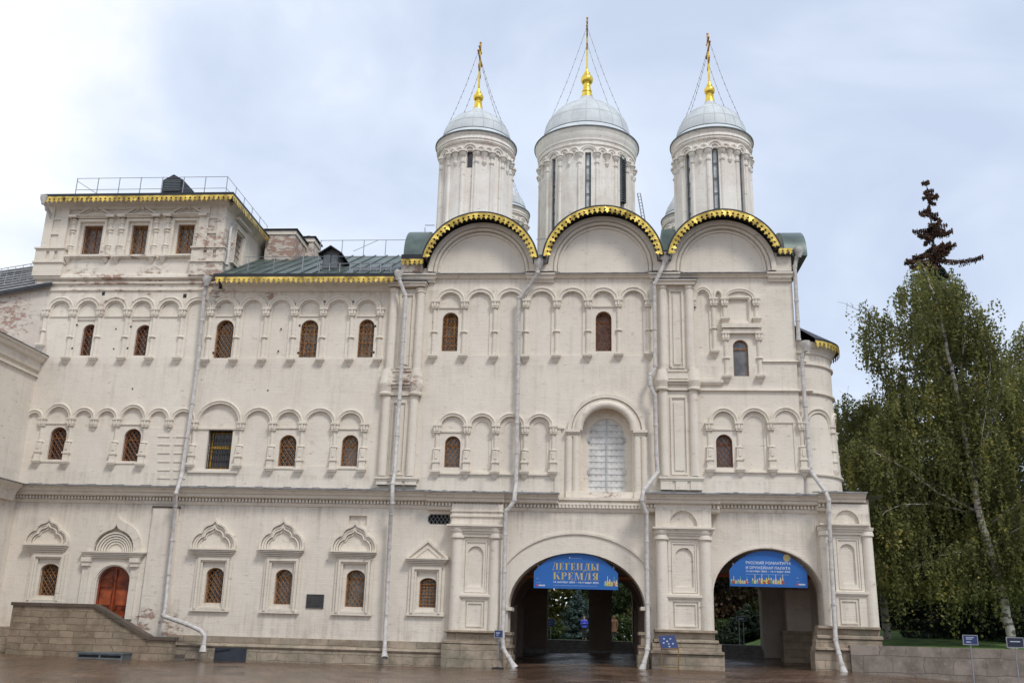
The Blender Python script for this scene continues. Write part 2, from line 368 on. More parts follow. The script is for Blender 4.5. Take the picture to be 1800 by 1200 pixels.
M_GL_SKY = glass('drum_glass', (.75, .78, .78), .35)
# ================================================================ shared builders
def atX(px, py, Xp):
    d = RW @ Vector((px - 900, 600 - py, -F_PX)); t = (Xp - CAM.x) / d.x
    return CAM + d * t
def frust(mb, x, yb, w1, d1, z1, w2, d2, z2):
    """tapered bracket against the plane y=yb"""
    mb.add([(x-w1/2,yb,z1),(x+w1/2,yb,z1),(x+w1/2,yb-d1,z1),(x-w1/2,yb-d1,z1),(x-w2/2,yb,z2),(x+w2/2,yb,z2),(x+w2/2,yb-d2,z2),(x-w2/2,yb-d2,z2)],
           [(0,1,2,3),(4,7,6,5),(0,4,5,1),(1,5,6,2),(2,6,7,3),(3,7,4,0)])
def column_mesh(x, zc, zb, Y=0, r=.10, style='a', zm=None, only_corbel=False):
    mb = MB(); h = zc - zb; j = random.uniform(-.008, .008)
    cw = r*3.3; yb = Y + .03
    mb.box(x-cw/2-.02, x+cw/2+.02, yb, Y-.20, zc-.05, zc+.03)
    for k in (-1, 0, 1): mb.box(x+k*cw*.34-cw*.13, x+k*cw*.34+cw*.13, yb, Y-.165-(.02 if k == 0 else 0), zc-.26, zc-.05)
    mb.box(x-cw*.46, x+cw*.46, yb, Y-.145, zc-.255, zc-.055)
    mb.box(x-cw*.42, x+cw*.42, yb, Y-.15, zc-.33, zc-.262)
    if only_corbel:
        frust(mb, x, yb, .14, .08, zb, .3, .16, zc-.33); mb.box(x-.05, x+.05, yb, Y-.06, zb-.08, zb); return mb
    zk = zb + .42
    zm = zm if zm is not None else zc - h*.49
    def ring(z, rr, hh=.05): mb.lathe([(0, z-hh), (rr*.75, z-hh), (rr, z-hh*.3), (rr, z+hh*.3), (rr*.75, z+hh), (0, z+hh)], x, yb-.02, 14)
    if style == 'a':
        mb.lathe([(0, zc-.33), (r*1.05, zc-.33), (r*1.08, (zc+zm)/2), (r, zm), (r*1.12, (zb+zm)/2), (r*1.05, zk), (0, zk)], x+j, yb-.02, 14)
        ring(zm, r*1.65)
    else:
        mb.lathe([(0, zc-.33), (r*1.0, zc-.33), (r*.95, zm)], x, yb-.02, 14); ring(zm, r*1.7)
        mb.prism([(x-r*1.15, zm-.05), (x+r*1.15, zm-.05), (x+r*1.35, zk+.38), (x-r*1.35, zk+.38)], 'y', yb, Y-.13)
        mb.prism([(x-r*.5, zm-.10), (x+r*.5, zm-.10), (x+r*.6, zk+.50), (x-r*.6, zk+.50)], 'y', Y-.12, Y-.16)
        mb.box(x-r*1.75, x+r*1.75, yb, Y-.18, zk+.32, zk+.39)
        mb.box(x-r*1.3, x+r*1.3, yb, Y-.14, zk, zk+.32)
    mb.box(x-.20, x+.20, yb, Y-.23, zk-.09, zk); mb.box(x-.17, x+.17, yb, Y-.20, zk-.15, zk-.09)
    frust(mb, x, yb, .16, .10, zb+.09, .30, .18, zk-.15); frust(mb, x, yb, .05, .04, zb, .12, .08, zb+.09)
    return mb
def arch_mesh(x0, x1, zs, rise, Y=0, wd=.17, th=.09, roll=.06, n=18):
    mb = MB(); xc = (x0+x1)/2; a = (x1-x0)/2
    def path(off): return [(xc - (a-off)*math.cos(math.pi*i/n), zs + (rise-off)*math.sin(math.pi*i/n)) for i in range(n+1)]
    mb.band(path(wd*.62), wd, Y+.02, Y-th)
    mb.tube([(p[0], Y-th*.8, p[1]) for p in path(.035)], roll, 8)
    return mb
def clip_line(poly, ox, oz, dx, dz):
    ts = []; n = len(poly)
    for i in range(n):
        x1, z1 = poly[i]; x2, z2 = poly[(i+1) % n]; ex, ez = x2-x1, z2-z1
        den = dx*ez - dz*ex
        if abs(den) < 1e-9: continue
        t = ((x1-ox)*ez - (z1-oz)*ex)/den; u = ((x1-ox)*dz - (z1-oz)*dx)/den
        if -1e-6 <= u <= 1+1e-6: ts.append(t)
    return (min(ts), max(ts)) if len(ts) >= 2 else None
def window(parent, xc, wd, zb, zt, Y, rise=None, depth=.30, style='diag', pane=None, frame=None, gr=None, pitch=.17, label=None):
    """returns the hole for the wall; adds a window part with pane and grille"""
    ol = arch(xc, wd, zb, zt, rise) if rise != 0 else rect(xc-wd/2, xc+wd/2, zb, zt)
    frame = frame or M_OCHRE; gr = gr or M_RUST; pane = pane or M_GL_DARK
    yp = Y + depth
    f = MB(); zs = zt - (wd/2 if rise is None else rise)
    f.band(ol, .085, yp-.05, yp+.01, closed=True)
    if style == 'bars': f.band(ol, .26, yp-.05, yp-.002, closed=True); f.box(xc-wd/2+.05, xc+wd/2-.05, yp-.08, yp-.01, zb+(zt-zb)*.54, zb+(zt-zb)*.62)
    elif style != 'plain2': f.box(xc-wd/2+.03, xc+wd/2-.03, yp-.055, yp, zs-.10, zs-.035)
    if style in ('lattice', 'big', 'diagv'): f.box(xc-.022, xc+.022, yp-.055, yp, zb+.03, zs-.10)
    fo = f.build('window', frame, parent)
    if label: fo['label'] = label
    p = MB(); V, T = fill(ol, []); p.add([(a, yp, b) for a, b in V], T); p.build('pane', pane, fo)
    g = MB(); yg = Y + depth*.42; rb = .0155
    def lines(ang, step, r_=rb, y=yg):
        dx, dz = math.cos(ang), math.sin(ang); nx, nz = -dz, dx
        hgt = zt - zb; ext = (wd+hgt)
        k = int(ext/step)+1
        for i in range(-k, k+1):
            ox, oz = xc + nx*step*(i+.5), (zb+zt)/2 + nz*step*(i+.5)
            c = clip_line(ol, ox, oz, dx, dz)
            if c and c[1]-c[0] > .04: g.tube([(ox+dx*c[0], y, oz+dz*c[0]), (ox+dx*c[1], y, oz+dz*c[1])], r_, 4)
    if style in ('diag', 'diagv'): lines(R(53), pitch); lines(R(-53), pitch, y=yg+.02)
    elif style == 'lattice':
        lines(R(53), pitch*.8, .013); lines(R(-53), pitch*.8, .013, yg+.02)
        lines(0, .42, .022, yg-.02); lines(R(90), wd*.5, .020, yg-.025)
    elif style == 'grid': lines(0, .135); lines(R(90), .13, y=yg+.02)
    elif style == 'bars': lines(R(90), .12, .014); lines(0, .32, .014, yg+.02)
    if g.v:
        g.band(ol, .045, yg-.01, yg+.03, closed=True)
        g.build('grille', gr, fo)
    return (ol, depth, None)
def valance(mb, pts, tooth=.235, h=.34, th=.02, down=None, nrm=None):
    """pierced sheet-metal fringe hanging along a 3-D polyline; down = list of unit vectors per point"""
    pts = [Vector(p) for p in pts]; s = [0]
    for a, b in zip(pts, pts[1:]): s.append(s[-1] + (b-a).length)
    down = down or [Vector((0, 0, -1))]*len(pts)
    T = s[-1]; n = max(1, round(T/tooth)); tw = T/n
    def P(u, v):
        u = min(max(u, 0), T-1e-6); i = max(k for k in range(len(s)-1) if s[k] <= u); t = (u-s[i])/(s[i+1]-s[i])
        return pts[i].lerp(pts[i+1], t) + down[i].lerp(down[i+1], t).normalized()*v*h
    prof = [(0,0),(1,0),(1,.26),(.90,.27),(.88,.37),(.76,.38),(.76,.52),(.88,.53),(.90,.60),(1,.61),(1,.64),(.86,.72),(.76,.62),(.70,.80),(.5,1),(.30,.80),(.24,.62),(.14,.72),(0,.64),(0,.61),(.10,.60),(.12,.53),(.24,.52),(.24,.38),(.12,.37),(.10,.27),(0,.26)]
    V, F = fill(prof, [])
    for k in range(n):
        tl_ = random.gauss(0, .05); tw_ = random.gauss(0, .05)
        mb.add([P((k+a)*tw, b)+Vector((0, tl_*b*h*2+tw_*(a-.5)*b, random.gauss(0, .002))) for a, b in V], F)

def sweep_x(mb, prof, x0, x1): mb.prism(prof, 'x', x0, x1)

# ================================================================ PALACE
XJ = X_(705, 700)                      # where palace and church meet
palace = empty('palace', (-17, 0, .3), 'long three storey cream limewashed palace with blind arcades and attic block, left of the church', 'palace')
XL = -26.75
ZA0 = Z_(240, 492)                     # attic string course
AXL, AXR = X_(86, 358), X_(402, 353)
ZATT = Z_(240, 356)                    # top of attic wall
ZPAL = Z_(540, 508)                    # wall head under the low roof eave
ZMID = 6.75
up_holes = []; low_holes = []
# --- upper arcade
topsA = [(82,545),(130,545),(178,545),(226,545),(274,545),(323,545),(372,544),(420,544),(469.5,544),(519,544),(570,544),(620,544),(670,544)]
botsA = [(71,620),(116,643),(164,643),(213,643),(262,643),(311,643),(361,646),(410,646),(460.5,646),(511,646),(562.5,646),(614,646),(664,646)]
colx = []
for (a, b), (c, d) in zip(topsA, botsA):
    x = (X_(a, b) + X_(c, d))/2; zc = Z_(a, b); zb = Z_(c, d); colx.append((x, zc, zb))
winA = {1: (142,167,569,624,'diag',M_GL_DARK), 3: (236,264,570,624,'diag',M_GL_DARK), 6: (378,409,562,629,'diag',M_GL_DARK), 9: (527,558,562,628,'lattice',M_GL_PALE), 11: (629.5,657,561,628,'lattice',M_GL_PALE)}
for i, (x, zc, zb) in enumerate(colx): column_mesh(x, zc, zb).build('column', M_TRIM, palace, 40)
for i in range(len(colx)-1):
    x0, z0, b0 = colx[i]; x1, z1, _ = colx[i+1]; zs = (z0+z1)/2; rise = .60
    arch_mesh(x0, x1, zs, rise+.04).build('arch_moulding', M_TRIM, palace, 40)
    xc = (x0+x1)/2; a = (x1-x0)/2 - .25; zt = zs + rise - .22; zl = zs - .28
    if i in winA:
        pl, pr, pt, pb, stl, pn = winA[i]; cx = (pl+pr)/2
        xw = X_(cx, (pt+pb)/2); ww = X_(pr, 600)-X_(pl, 600)
        up_holes.append((arch(xc, 2*a, zl, zt, zt-zs), .08, []))
        MB().box(xc-a-.03, xc+a+.03, .02, -.05, zl-.07, zl).build('ledge', M_TRIM, palace)
        h = window(palace, xw, ww, Z_(cx, pb), Z_(cx, pt), .06 if i in (1, 3) else 0, depth=.30, style=stl, pane=pn, frame=M_OCHRE if stl != 'diag' else M_RUST, gr=M_OCHRE if stl == 'lattice' or i == 6 else M_RUST)
        if i in (1, 3): up_holes.append((rect(xc-a-.02, xc+a+.02, Z_(cx, 628), Z_(cx, 562)), .06, [h]))
        else: up_holes.append(h)
    elif i in (0, 2, 4):
        up_holes.append((arch(xc, 2*a, zl, zt, zt-zs), .08, []))
        MB().box(xc-a-.03, xc+a+.03, .02, -.05, zl-.07, zl).build('ledge', M_TRIM, palace)
    else: up_holes.append((arch(xc, 2*a, Z_(400, 630)+.02, zt, zt-zs), .055, []))
# --- second arcade: corbels and columns
tier = [(44.5,737,'k',None),(77,736,'c',(64,822)),(127,736,'c',(114,824)),(168,737,'k',None),(208,737,'c',(196,826)),(257,738,'c',(247,828)),(300,738,'k',None),
        (343.5,742,'c',(334,829)),(425,743,'c',(417,831)),(481,744,'c',(473,836)),(533,744,'c',(525,838)),(591,745,'c',(583,838)),(640.5,746,'c',(637,838))]
cc = []
for px, py, kd, bt in tier:
    zc = Z_(px, py)
    if kd == 'k':
        x = X_(px, py); column_mesh(x, zc, zc-.42, r=.09, only_corbel=True).build('corbel', M_TRIM, palace, 40)
    else:
        x = (X_(px, py)+X_(*bt))/2; column_mesh(x, zc, Z_(*bt)-.05, r=.10, style='b', zm=zc-1.05).build('column', M_TRIM, palace, 40)
    cc.append((x, zc))
winC = {1: (86,115,750,807,'diag',M_GL_DARK), 4: (216,246,753,810,'diag',M_GL_DARK), 9: (490,520,764,819,'diag',M_GL_DARK), 11: (600,629,764,819,'diag',M_GL_GREY)}
for i in range(len(cc)-1):
    x0, z0 = cc[i]; x1, z1 = cc[i+1]; zs = (z0+z1)/2; xc = (x0+x1)/2; a = (x1-x0)/2; rise = min(a*1.0, .72) if i != 7 else a*.95
    if i in (1, 4): rise = .72
    arch_mesh(x0, x1, zs, rise, wd=.14).build('arch_moulding', M_TRIM, palace, 40)
    ai = a - .19; zt = zs+rise-.17
    if i in winC:
        pl, pr, pt, pb, stl, pn = winC[i]; cx = (pl+pr)/2; xw = X_(cx, (pt+pb)/2); ww = X_(pr, 780)-X_(pl, 780)
        zl = zs-.18; up_holes.append((arch(xc, 2*ai, zl, zt, zt-zs), .07, []))
        MB().box(xc-ai-.02, xc+ai+.02, .02, -.05, zl-.06, zl).build('ledge', M_TRIM, palace)
        up_holes.append(window(palace, xw, ww, Z_(cx, pb), Z_(cx, pt), 0, style=stl, pane=pn, frame=M_OCHRE, gr=M_RUST if i < 9 else M_OCHRE, pitch=.17))
        MB().box(xw-ww*.85, xw+ww*.85, .02, -.04, Z_(cx, pb)-.13, Z_(cx, pb)-.07).build('sill', M_TRIM, palace)
    elif i == 7:
        zl = Z_(384, 752); up_holes.append((arch(xc, 2*ai, zl, zt, zt-zs), .08, []))
        MB().box(xc-ai-.1, xc+ai+.1, .02, -.06, zl-.07, zl).build('ledge', M_TRIM, palace)
        h = window(palace, X_(384.5, 790), X_(406, 790)-X_(363, 790), Z_(384, 824), Z_(384, 755), 0, rise=0, depth=.4, style='bars', pane=M_GL_DARK, frame=M_YELW, gr=M_IRON, label='square barred window with yellow frame')
        up_holes.append(h)
        MB().box(xc-ai-.25, xc+ai+.25, .02, -.09, Z_(384, 831), Z_(384, 827)).build('sill', M_TRIM, palace)
    else: up_holes.append((arch(xc, 2*ai, zs-.0-1.9 if i not in (0,2,3,5,6) else zs-.35, zt, zt-zs), .045, []))
# ladder like rustication left of the first downpipe
lad = MB()
for k, py in enumerate((767, 781, 796, 811, 826, 840)):
    x = X_(302, py)
    for s in (-1, 1): lad.box(x+s*.36-.28, x+s*.36+.28, .02, -.035, Z_(302, py)-.025, Z_(302, py)+.025)
lad.box(X_(304, 800)-.03, X_(304, 800)+.03, .02, -.025, Z_(302, 842), Z_(302, 762)); lad.build('rusticated_strip', M_WALL, palace)
# upper wall + attic wall in one sheet
attic_w = [(143,176,395,447),(228,256,394,447),(309,338,393,446)]
for (pl, pr, pt, pb) in attic_w:
    cx = (pl+pr)/2; xw = X_(cx, 420); ww = X_(pr, 420)-X_(pl, 420); zb, zt = Z_(cx, pb), Z_(cx, pt)
    h = window(palace, xw, ww, zb, zt, .10, rise=0, depth=.34, style='diagv', pane=M_GL_GREY, frame=M_OCHRE, gr=M_RUST if pl < 200 else M_OCHRE, pitch=.19)
    up_holes.append((rect(xw-ww/2-.13, xw+ww/2+.13, zb-.02, zt+.13), .10, [h]))
    s = MB(); s.band([(xw-ww/2-.2, zb-.05), (xw-ww/2-.2, zt+.2), (xw+ww/2+.2, zt+.2), (xw+ww/2+.2, zb-.05)], .12, .02, -.06)
    s.build('architrave', M_TRIM, palace)
    for sd_ in (-1, 1):
        x = xw + sd_*(ww/2+.47); c = MB()
        c.lathe([(0, zt+.30), (.12, zt+.30), (.09, zt-.1), (.10, (zb+zt)/2), (.125, zb+.25), (.10, zb-.05), (0, zb-.05)], x, .02, 12)
        for zz, rr in ((zt+.22, .17), (zt+.05, .15), (zt-.28, .18), (zt-.42, .15), (zb+.42, .17), (zb+.30, .15)): c.lathe([(0, zz-.05), (rr*.8, zz-.05), (rr, zz), (rr*.8, zz+.05), (0, zz+.05)], x, .02, 12)
        frust(c, x, .02, .08, .06, zb-.48, .28, .22, zb-.20); c.box(x-.17, x+.17, .02, -.24, zb-.2, zb-.1)
        c.build('colonnette', M_TRIM, palace, 40)
    s = MB(); s.box(xw-ww/2-.7, xw+ww/2+.7, .02, -.20, zb-.17, zb-.075); s.box(xw-ww/2-.62, xw+ww/2+.62, .02, -.14, zb-.22, zb-.17); s.build('sill', M_TRIM, palace)
    s = MB(); zc = zt+.34
    for k, (e_, d_) in enumerate(((.72, .26), (.66, .20), (.60, .14))): s.box(xw-ww/2-e_, xw+ww/2+e_, .02, -d_, zc+.06-k*.05, zc+.105-k*.05)
    for sd_ in (-1, 1): s.box(xw+sd_*(ww/2+.47)-.2, xw+sd_*(ww/2+.47)+.2, .02, -.30, zc-.04, zc+.08)
    hw = ww/2+.42; zp = zc+.10
    for sd_ in (-1, 1):
        s.band([(xw+sd_*hw, zp+.05), (xw+sd_*.19, zp+.42)], .11, .02, -.13); s.band([(xw+sd_*(hw-.22), zp+.05), (xw+sd_*.19, zp+.26)], .05, .02, -.09)
        s.tube([(xw+sd_*.19, -.1, zp+.42), (xw+sd_*.12, -.14, zp+.36), (xw+sd_*.14, -.14, zp+.24)], .05, 6)
    s.box(xw-.13, xw+.13, .02, -.14, zp+.34, zp+.44); s.box(xw-.17, xw+.17, .02, -.17, zp+.441, zp+.49); s.box(xw-.07, xw+.07, .02, -.12, zp+.50, zp+.56)
    s.build('pediment', M_TRIM, palace, 40)
def clean_rectilinear(): pass
for (a, b, sz) in ((182, 516, .07), (325, 520, .08), (471, 554, .035), (520, 535, .03), (571, 530, .035), (621, 530, .035), (494, 578, .03), (489, 617, .03), (204, 578, .03), (200, 613, .03), (371, 572, .04), (375, 620, .04), (233, 683, .03), (471, 686, .03), (527, 572, .04), (524, 620, .04), (660, 573, .04), (657, 619, .04), (135, 571, .035), (127, 612, .035), (230, 574, .035), (224, 612, .035)):
    q = at(a, b); MB().box(q.x-sz, q.x+sz, -.012, .02, q.z-sz*1.2, q.z+sz*1.2).build('wall_pin' if sz < .06 else 'putlog_hole', M_IRON, palace)
wl = MB()
face_with_holes(wl, [(XL, ZMID), (XJ, ZMID), (XJ, ZPAL), (AXR, ZPAL), (AXR, ZATT), (XL+.02, ZATT)], 0, up_holes)
wl.build('wall', M_WALL, palace)
# attic side wall with a window, back walls
ys0, ys1 = atX(410, 430, AXR).y, atX(426, 430, AXR).y
sw = MB()
def side(yz): return [(AXR, p[0], p[1]) for p in yz]
zsb, zst = atX(412, 463, AXR).z, atX(412, 402, AXR).z
V, T = fill(rect(0, 6.6, ZPAL, ZATT), [rect(ys0+.15, ys1, zsb, zst)])
sw.add([(AXR, a, b) for a, b in V], T)
hl = rect(ys0+.15, ys1, zsb, zst)
sw.add([(AXR, a, b) for a, b in hl] + [(AXR-.35, a, b) for a, b in hl], [(i, (i+1) % 4, (i+1) % 4+4, i+4) for i in range(4)])
sw.build('side_wall', M_WALL, palace)
sp_ = MB(); sp_.add([(AXR-.33, a, b) for a, b in hl], [(0,1,2,3)]); spo = sp_.build('window', M_GL_DARK, palace)
sf = MB()
for k in range(5): z = zsb + (zst-zsb)*(k+.5)/5; sf.box(AXR-.12, AXR-.09, ys0+.15, ys1, z-.02, z+.02)
sf.build('grille', M_RUST, spo)
s = MB()
for k, (e_, d_) in enumerate(((.08, .10), (.26, .05))):
    s.prism([(ys0+.15-e_-.1, zsb-.05), (ys0+.15-e_, zsb-.05), (ys0+.15-e_, zst+e_), (ys0+.15-e_-.1, zst+e_)], 'x', AXR-.02, AXR+d_)
    s.prism([(ys1+e_, zsb-.05), (ys1+e_+.1, zsb-.05), (ys1+e_+.1, zst+e_), (ys1+e_, zst+e_)], 'x', AXR-.02, AXR+d_)
    s.prism([(ys0+.15-e_-.1, zst+e_+.002), (ys1+e_+.1, zst+e_+.002), (ys1+e_+.1, zst+e_+.12), (ys0+.15-e_-.1, zst+e_+.12)], 'x', AXR-.02, AXR+d_)
s.box(AXR-.02, AXR+.25, ys0-.2, ys1+.4, zst+.46, zst+.58); s.box(AXR-.02, AXR+.16, ys0-.2, ys1+.4, zsb-.18, zsb-.08); s.build('side_window_surround', M_TRIM, palace)
bk = MB(); bk.box(XL, XL+.3, .3, 9, 0, ZATT); bk.box(XL+.3, XJ, 9, 9.3, 0, ZPAL+.3); bk.box(XL+.3, AXR-.001, 6.6, 6.9, ZPAL, ZATT); bk.build('back_wall', M_WALL, palace)
# string courses under the attic
s = MB(); za, zb_ = Z_(240, 483), Z_(240, 492)
x0, x1 = X_(62, 490), X_(374, 488)
s.prism([(.02, za+.06), (-.06, za), (-.16, za-.04), (-.20, zb_+.06), (-.14, zb_), (.02, zb_-.02)], 'x', x0, x1+.25)
s.prism([(.02, Z_(240, 495.5)), (-.10, Z_(240, 496.5)), (-.10, Z_(240, 499)), (.02, Z_(240, 500))], 'x', x0+.2, x1+.2)
s.build('string_course', M_TRIM, palace)
s = MB(); s.prism([(.02, Z_(240, 508)), (-.07, Z_(240, 509)), (-.07, Z_(240, 511)), (.02, Z_(240, 512.5))], 'x', X_(88, 510), X_(364, 510))
s.prism([(.02, Z_(540, 507.5)), (-.06, Z_(540, 508.5)), (-.06, Z_(540, 510.5)), (.02, Z_(540, 512))], 'x', X_(372, 510), X_(684, 510)); s.build('string_course', M_TRIM, palace)
for px in (180, 324): pass
# corner pilasters of the attic
for (pa, pb) in ((80.5, 120.6), (351, 397.3)):
    x0, x1 = X_(pa, 400), X_(pb, 400); z0, z1 = Z_(100, 441), Z_(100, 358)
    s = MB(); d0 = .16; wp = x1-x0
    hs = []
    for k in range(3):
        a_, b_ = z0 + (z1-z0)*(.06+.31*k), z0+(z1-z0)*(.06+.31*k+.26)
        hs.append((rect(x0+wp*.36, x1-wp*.30, a_, b_), .07, []))
    face_with_holes(s, rect(x0, x1, z0, z1), -d0, hs)
    s.add([(x0,-d0,z0),(x0,.02,z0),(x0,.02,z1),(x0,-d0,z1)], [(0,1,2,3)]); s.add([(x1,-d0,z0),(x1,.02,z0),(x1,.02,z1),(x1,-d0,z1)], [(0,1,2,3)])
    s.build('pilaster', M_TRIM, palace)
    s = MB(); zq = Z_(100, 463); e_ = .14
    hs = [(rect(x0+wp*f_, x0+wp*f_+.16, zq+.12, z0-.1), .08, []) for f_ in (.35, .7)]
    face_with_holes(s, rect(x0-e_, x1+e_, zq, z0), -.26, hs)
    s.box(x0-e_, x1+e_, .02, -.255, ZA0+.15, zq-.001)
    s.box(x0-e_-.05, x1+e_+.05, .02, -.34, z0, z0+.07); s.box(x0-e_-.05, x1+e_+.05, .02, -.33, zq-.06, zq+.01)
    for xx in (x0-e_, x1+e_): s.add([(xx,-.26,zq),(xx,.02,zq),(xx,.02,z0),(xx,-.26,z0)], [(0,1,2,3)])
    s.build('pilaster_base', M_TRIM, palace)
s = MB(); zt = ZATT
s.prism([(.02, zt-.42), (-.10, zt-.38), (-.14, zt-.25), (-.3, zt-.18), (-.42, zt-.02), (.02, zt-.02)], 'x', AXL-.1, AXR+.12)
s.prism([(AXR-.02, zt-.40), (AXR+.14, zt-.25), (AXR+.42, zt-.02), (AXR-.02, zt-.03)], 'y', .02, 6.4)
s.build('eave_cornice', M_TRIM, palace)
# attic roof
ze = Z_(240, 344, -.8)
xa, xb = X_(76, 344, -.8), X_(410, 342, -.8); yb_ = 6.9
s = MB(); s.add([(xa,-.8,ze),(xb,-.8,ze),(xb,yb_,ze),(xa,yb_,ze),(xa,-.8,ze+.14),(xb,-.8,ze+.14),(xb,yb_,ze+.14),(xa,yb_,ze+.14),(xa+3.6,3,ze+1.25),(xb-3.6,3,ze+1.25)],
        [(0,1,5,4),(1,2,6,5),(2,3,7,6),(3,0,4,7),(4,5,9,8),(5,6,9),(6,7,8,9),(7,4,8)])
rf = s.build('roof', M_ROOFDK, palace)
s = MB(); s.add([(xa+.02,-.78,ze+.01),(xb-.02,-.78,ze+.01),(xb-.02,yb_-.02,ze+.01),(xa+.02,yb_-.02,ze+.01)], [(0,1,2,3)])
s.build('soffit', simple('grey_brown_soffit', (.20, .165, .14), .8, var=.2), rf)
s = MB(); valance(s, [(xa+.12,-.80,ze), (xb,-.80,ze)], h=.31); s.build('gilded_fringe', M_GOLDF, rf)
s = MB(); valance(s, [(xb,-.80,ze), (xb,yb_,ze)], h=.31); s.build('gilded_fringe', M_GOLDF, rf)
s = MB(); x0, x1 = X_(134, 330, 0), X_(398, 330, 0); zr0 = ze+.1; zr1 = Z_(240, 312, 0); nb = 7
for k in range(nb+1):
    x = x0+(x1-x0)*k/nb; s.tube([(x, 0, zr0), (x, 0, zr1)], .022, 5)
for z in (zr1-.02, (zr0+zr1)/2): s.tube([(x0, 0, z), (x1, 0, z)], .014, 4)
for k in range(6):
    y = k*1.2; s.tube([(x1, y, zr0), (x1, y, zr1)], .02, 5)
for z in (zr1-.02, (zr0+zr1)/2): s.tube([(x1, 0, z), (x1, 6, z)], .014, 4)
s.tube([(x0, 0, zr1-.15), (x0+1.8, .3, zr0)], .014, 4); s.build('roof_railing', M_RAIL, rf)
dm = MB(); dp = at(304, 320, 1.2); dx = .52; dz = dp.z
dm.prism([(dp.x-dx, dz-.8), (dp.x+dx, dz-.8), (dp.x+dx, dz+.12), (dp.x, dz+.42), (dp.x-dx, dz+.12)], 'y', 1.2, 2.6)
dmo = dm.build('dormer', M_ROOFDK, rf)
s = MB()
for k in range(7): s.box(dp.x-.42, dp.x+.42, 1.14, 1.2, dz-.5+k*.09, dz-.45+k*.09)
s.build('louvre', M_LOUV, dmo)
# low roof
zl_ = Z_(540, 487, -.75); xr0, xr1 = X_(377, 485, -.75), X_(697, 485, -.75)
rp = at(650, 450, 6.0); yr, zr = 6.0, rp.z
s = MB(); xx0, xx1 = AXR-.2, XJ+.35
s.add([(xr0,-.75,zl_),(xr1,-.75,zl_),(xr1,-.75,zl_+.15),(xr0,-.75,zl_+.15),(xx1+.25,yr,zr),(xx0,yr,zr),(xx1+.25,9.4,zl_+1.2),(xx0,9.4,zl_+1.2),(xr0,0,zl_-.02),(xr1,0,zl_-.02)],
      [(0,1,2,3),(3,2,4,5),(5,4,6,7),(0,8,9,1)])
lrf = s.build('roof', M_ROOF, palace)
s = MB()
nrm = Vector((0, -(zr-zl_-.15), yr+.75)).normalized()
k = 0; x = xr0+.3
while x < xr1:
    t0 = 0; s.add([(x-.025,-.75,zl_+.15),(x+.025,-.75,zl_+.15),(x+.025,yr,zr),(x-.025,yr,zr)] + [(x-.02,-.75,zl_+.15+.07),(x+.02,-.75,zl_+.22),(x+.02,yr,zr+.07),(x-.02,yr,zr+.07)],
          [(0,1,5,4),(1,2,6,5),(2,3,7,6),(3,0,4,7),(4,5,6,7)]); x += .62
s.build('seam', M_ROOF, lrf)
s = MB(); s.box(xr0-.04, xr1+.04, -.80, -.62, zl_-.02, zl_+.17); s.build('gutter', M_ROOFDK, lrf)
s = MB(); valance(s, [(xr0+.05,-.81,zl_), (xr1-.1,-.81,zl_)], h=.30); s.build('gilded_fringe', M_GOLDF, lrf)
s = MB(); s.prism([(.02, zl_-.50), (-.10, zl_-.44), (-.22, zl_-.20), (-.60, zl_-.06), (-.74, zl_-.02), (.02, zl_-.02)], 'x', xr0+.2, xr1-.02); s.build('eave_cornice', M_TRIM, palace)
def roofz(y): return zl_+.15+(zr-zl_-.15)*(y+.75)/(yr+.75)
s = MB()
for px in (436, 481, 531, 532, 558):
    x = X_(px, 470, .3); s.tube([(x, .3, roofz(.3)-.02), (x, .3, roofz(.3)+.75)], .02, 5)
s.tube([(X_(430, 460, .3), .3, roofz(.3)+.72), (X_(700, 460, .3), .3, roofz(.3)+.72)], .014, 4)
s.build('roof_railing', M_RAIL, lrf); s = MB()
x0, x1 = X_(561, 475, 0), X_(705, 475, 0); n_ = 8
for k in range(n_+1):
    x = x0+(x1-x0)*k/n_; s.tube([(x, 0, roofz(0)-.02), (x, 0, roofz(0)+.42)], .028, 5)
for z in (.4, .2): s.tube([(x0, 0, roofz(0)+z), (x1, 0, roofz(0)+z)], .02, 4)
s.build('eave_guard', M_RAIL, lrf); s = MB()
x0, x1 = X_(563, 440, 5.8), X_(716, 440, 5.8); n_ = 4
for k in range(n_+1):
    x = x0+(x1-x0)*k/n_; s.tube([(x, 5.8, zr-.05), (x, 5.8, zr+.85)], .022, 5)
s.tube([(x0, 5.8, zr+.83), (x1, 5.8, zr+.83)], .016, 4); s.tube([(x0+1.8, 5.8, zr+.2), (x1-1.6, 5.8, zr+.83)], .014, 4)
s.build('roof_railing', M_RAIL, lrf)
s = MB()
for r_ in range(3):
    y = .15+r_*.25
    for k in range(14):
        x = X_(624, 470, .3)+k*.14; s.box(x-.04, x+.04, y-.05, y+.05, roofz(y), roofz(y)+.10)
s.build('roof_tread_grating', M_RAIL, lrf)
dp = at(581.5, 460, .9); wz = roofz(.9); w2 = (X_(596, 460, .9)-X_(567, 460, .9))/2; ztop = Z_(581, 434, .9); zev = Z_(581, 445.5, .9)
s = MB(); s.box(dp.x-w2, dp.x+w2, .9, 3.2, wz-.05, zev); s.prism([(dp.x-w2, zev+.001), (dp.x+w2, zev+.001), (dp.x, ztop-.08)], 'y', .92, 4)
dmo = s.build('dormer', simple('weathered_dormer_boards', (.10, .085, .08), .7, var=.2), lrf)
s = MB()
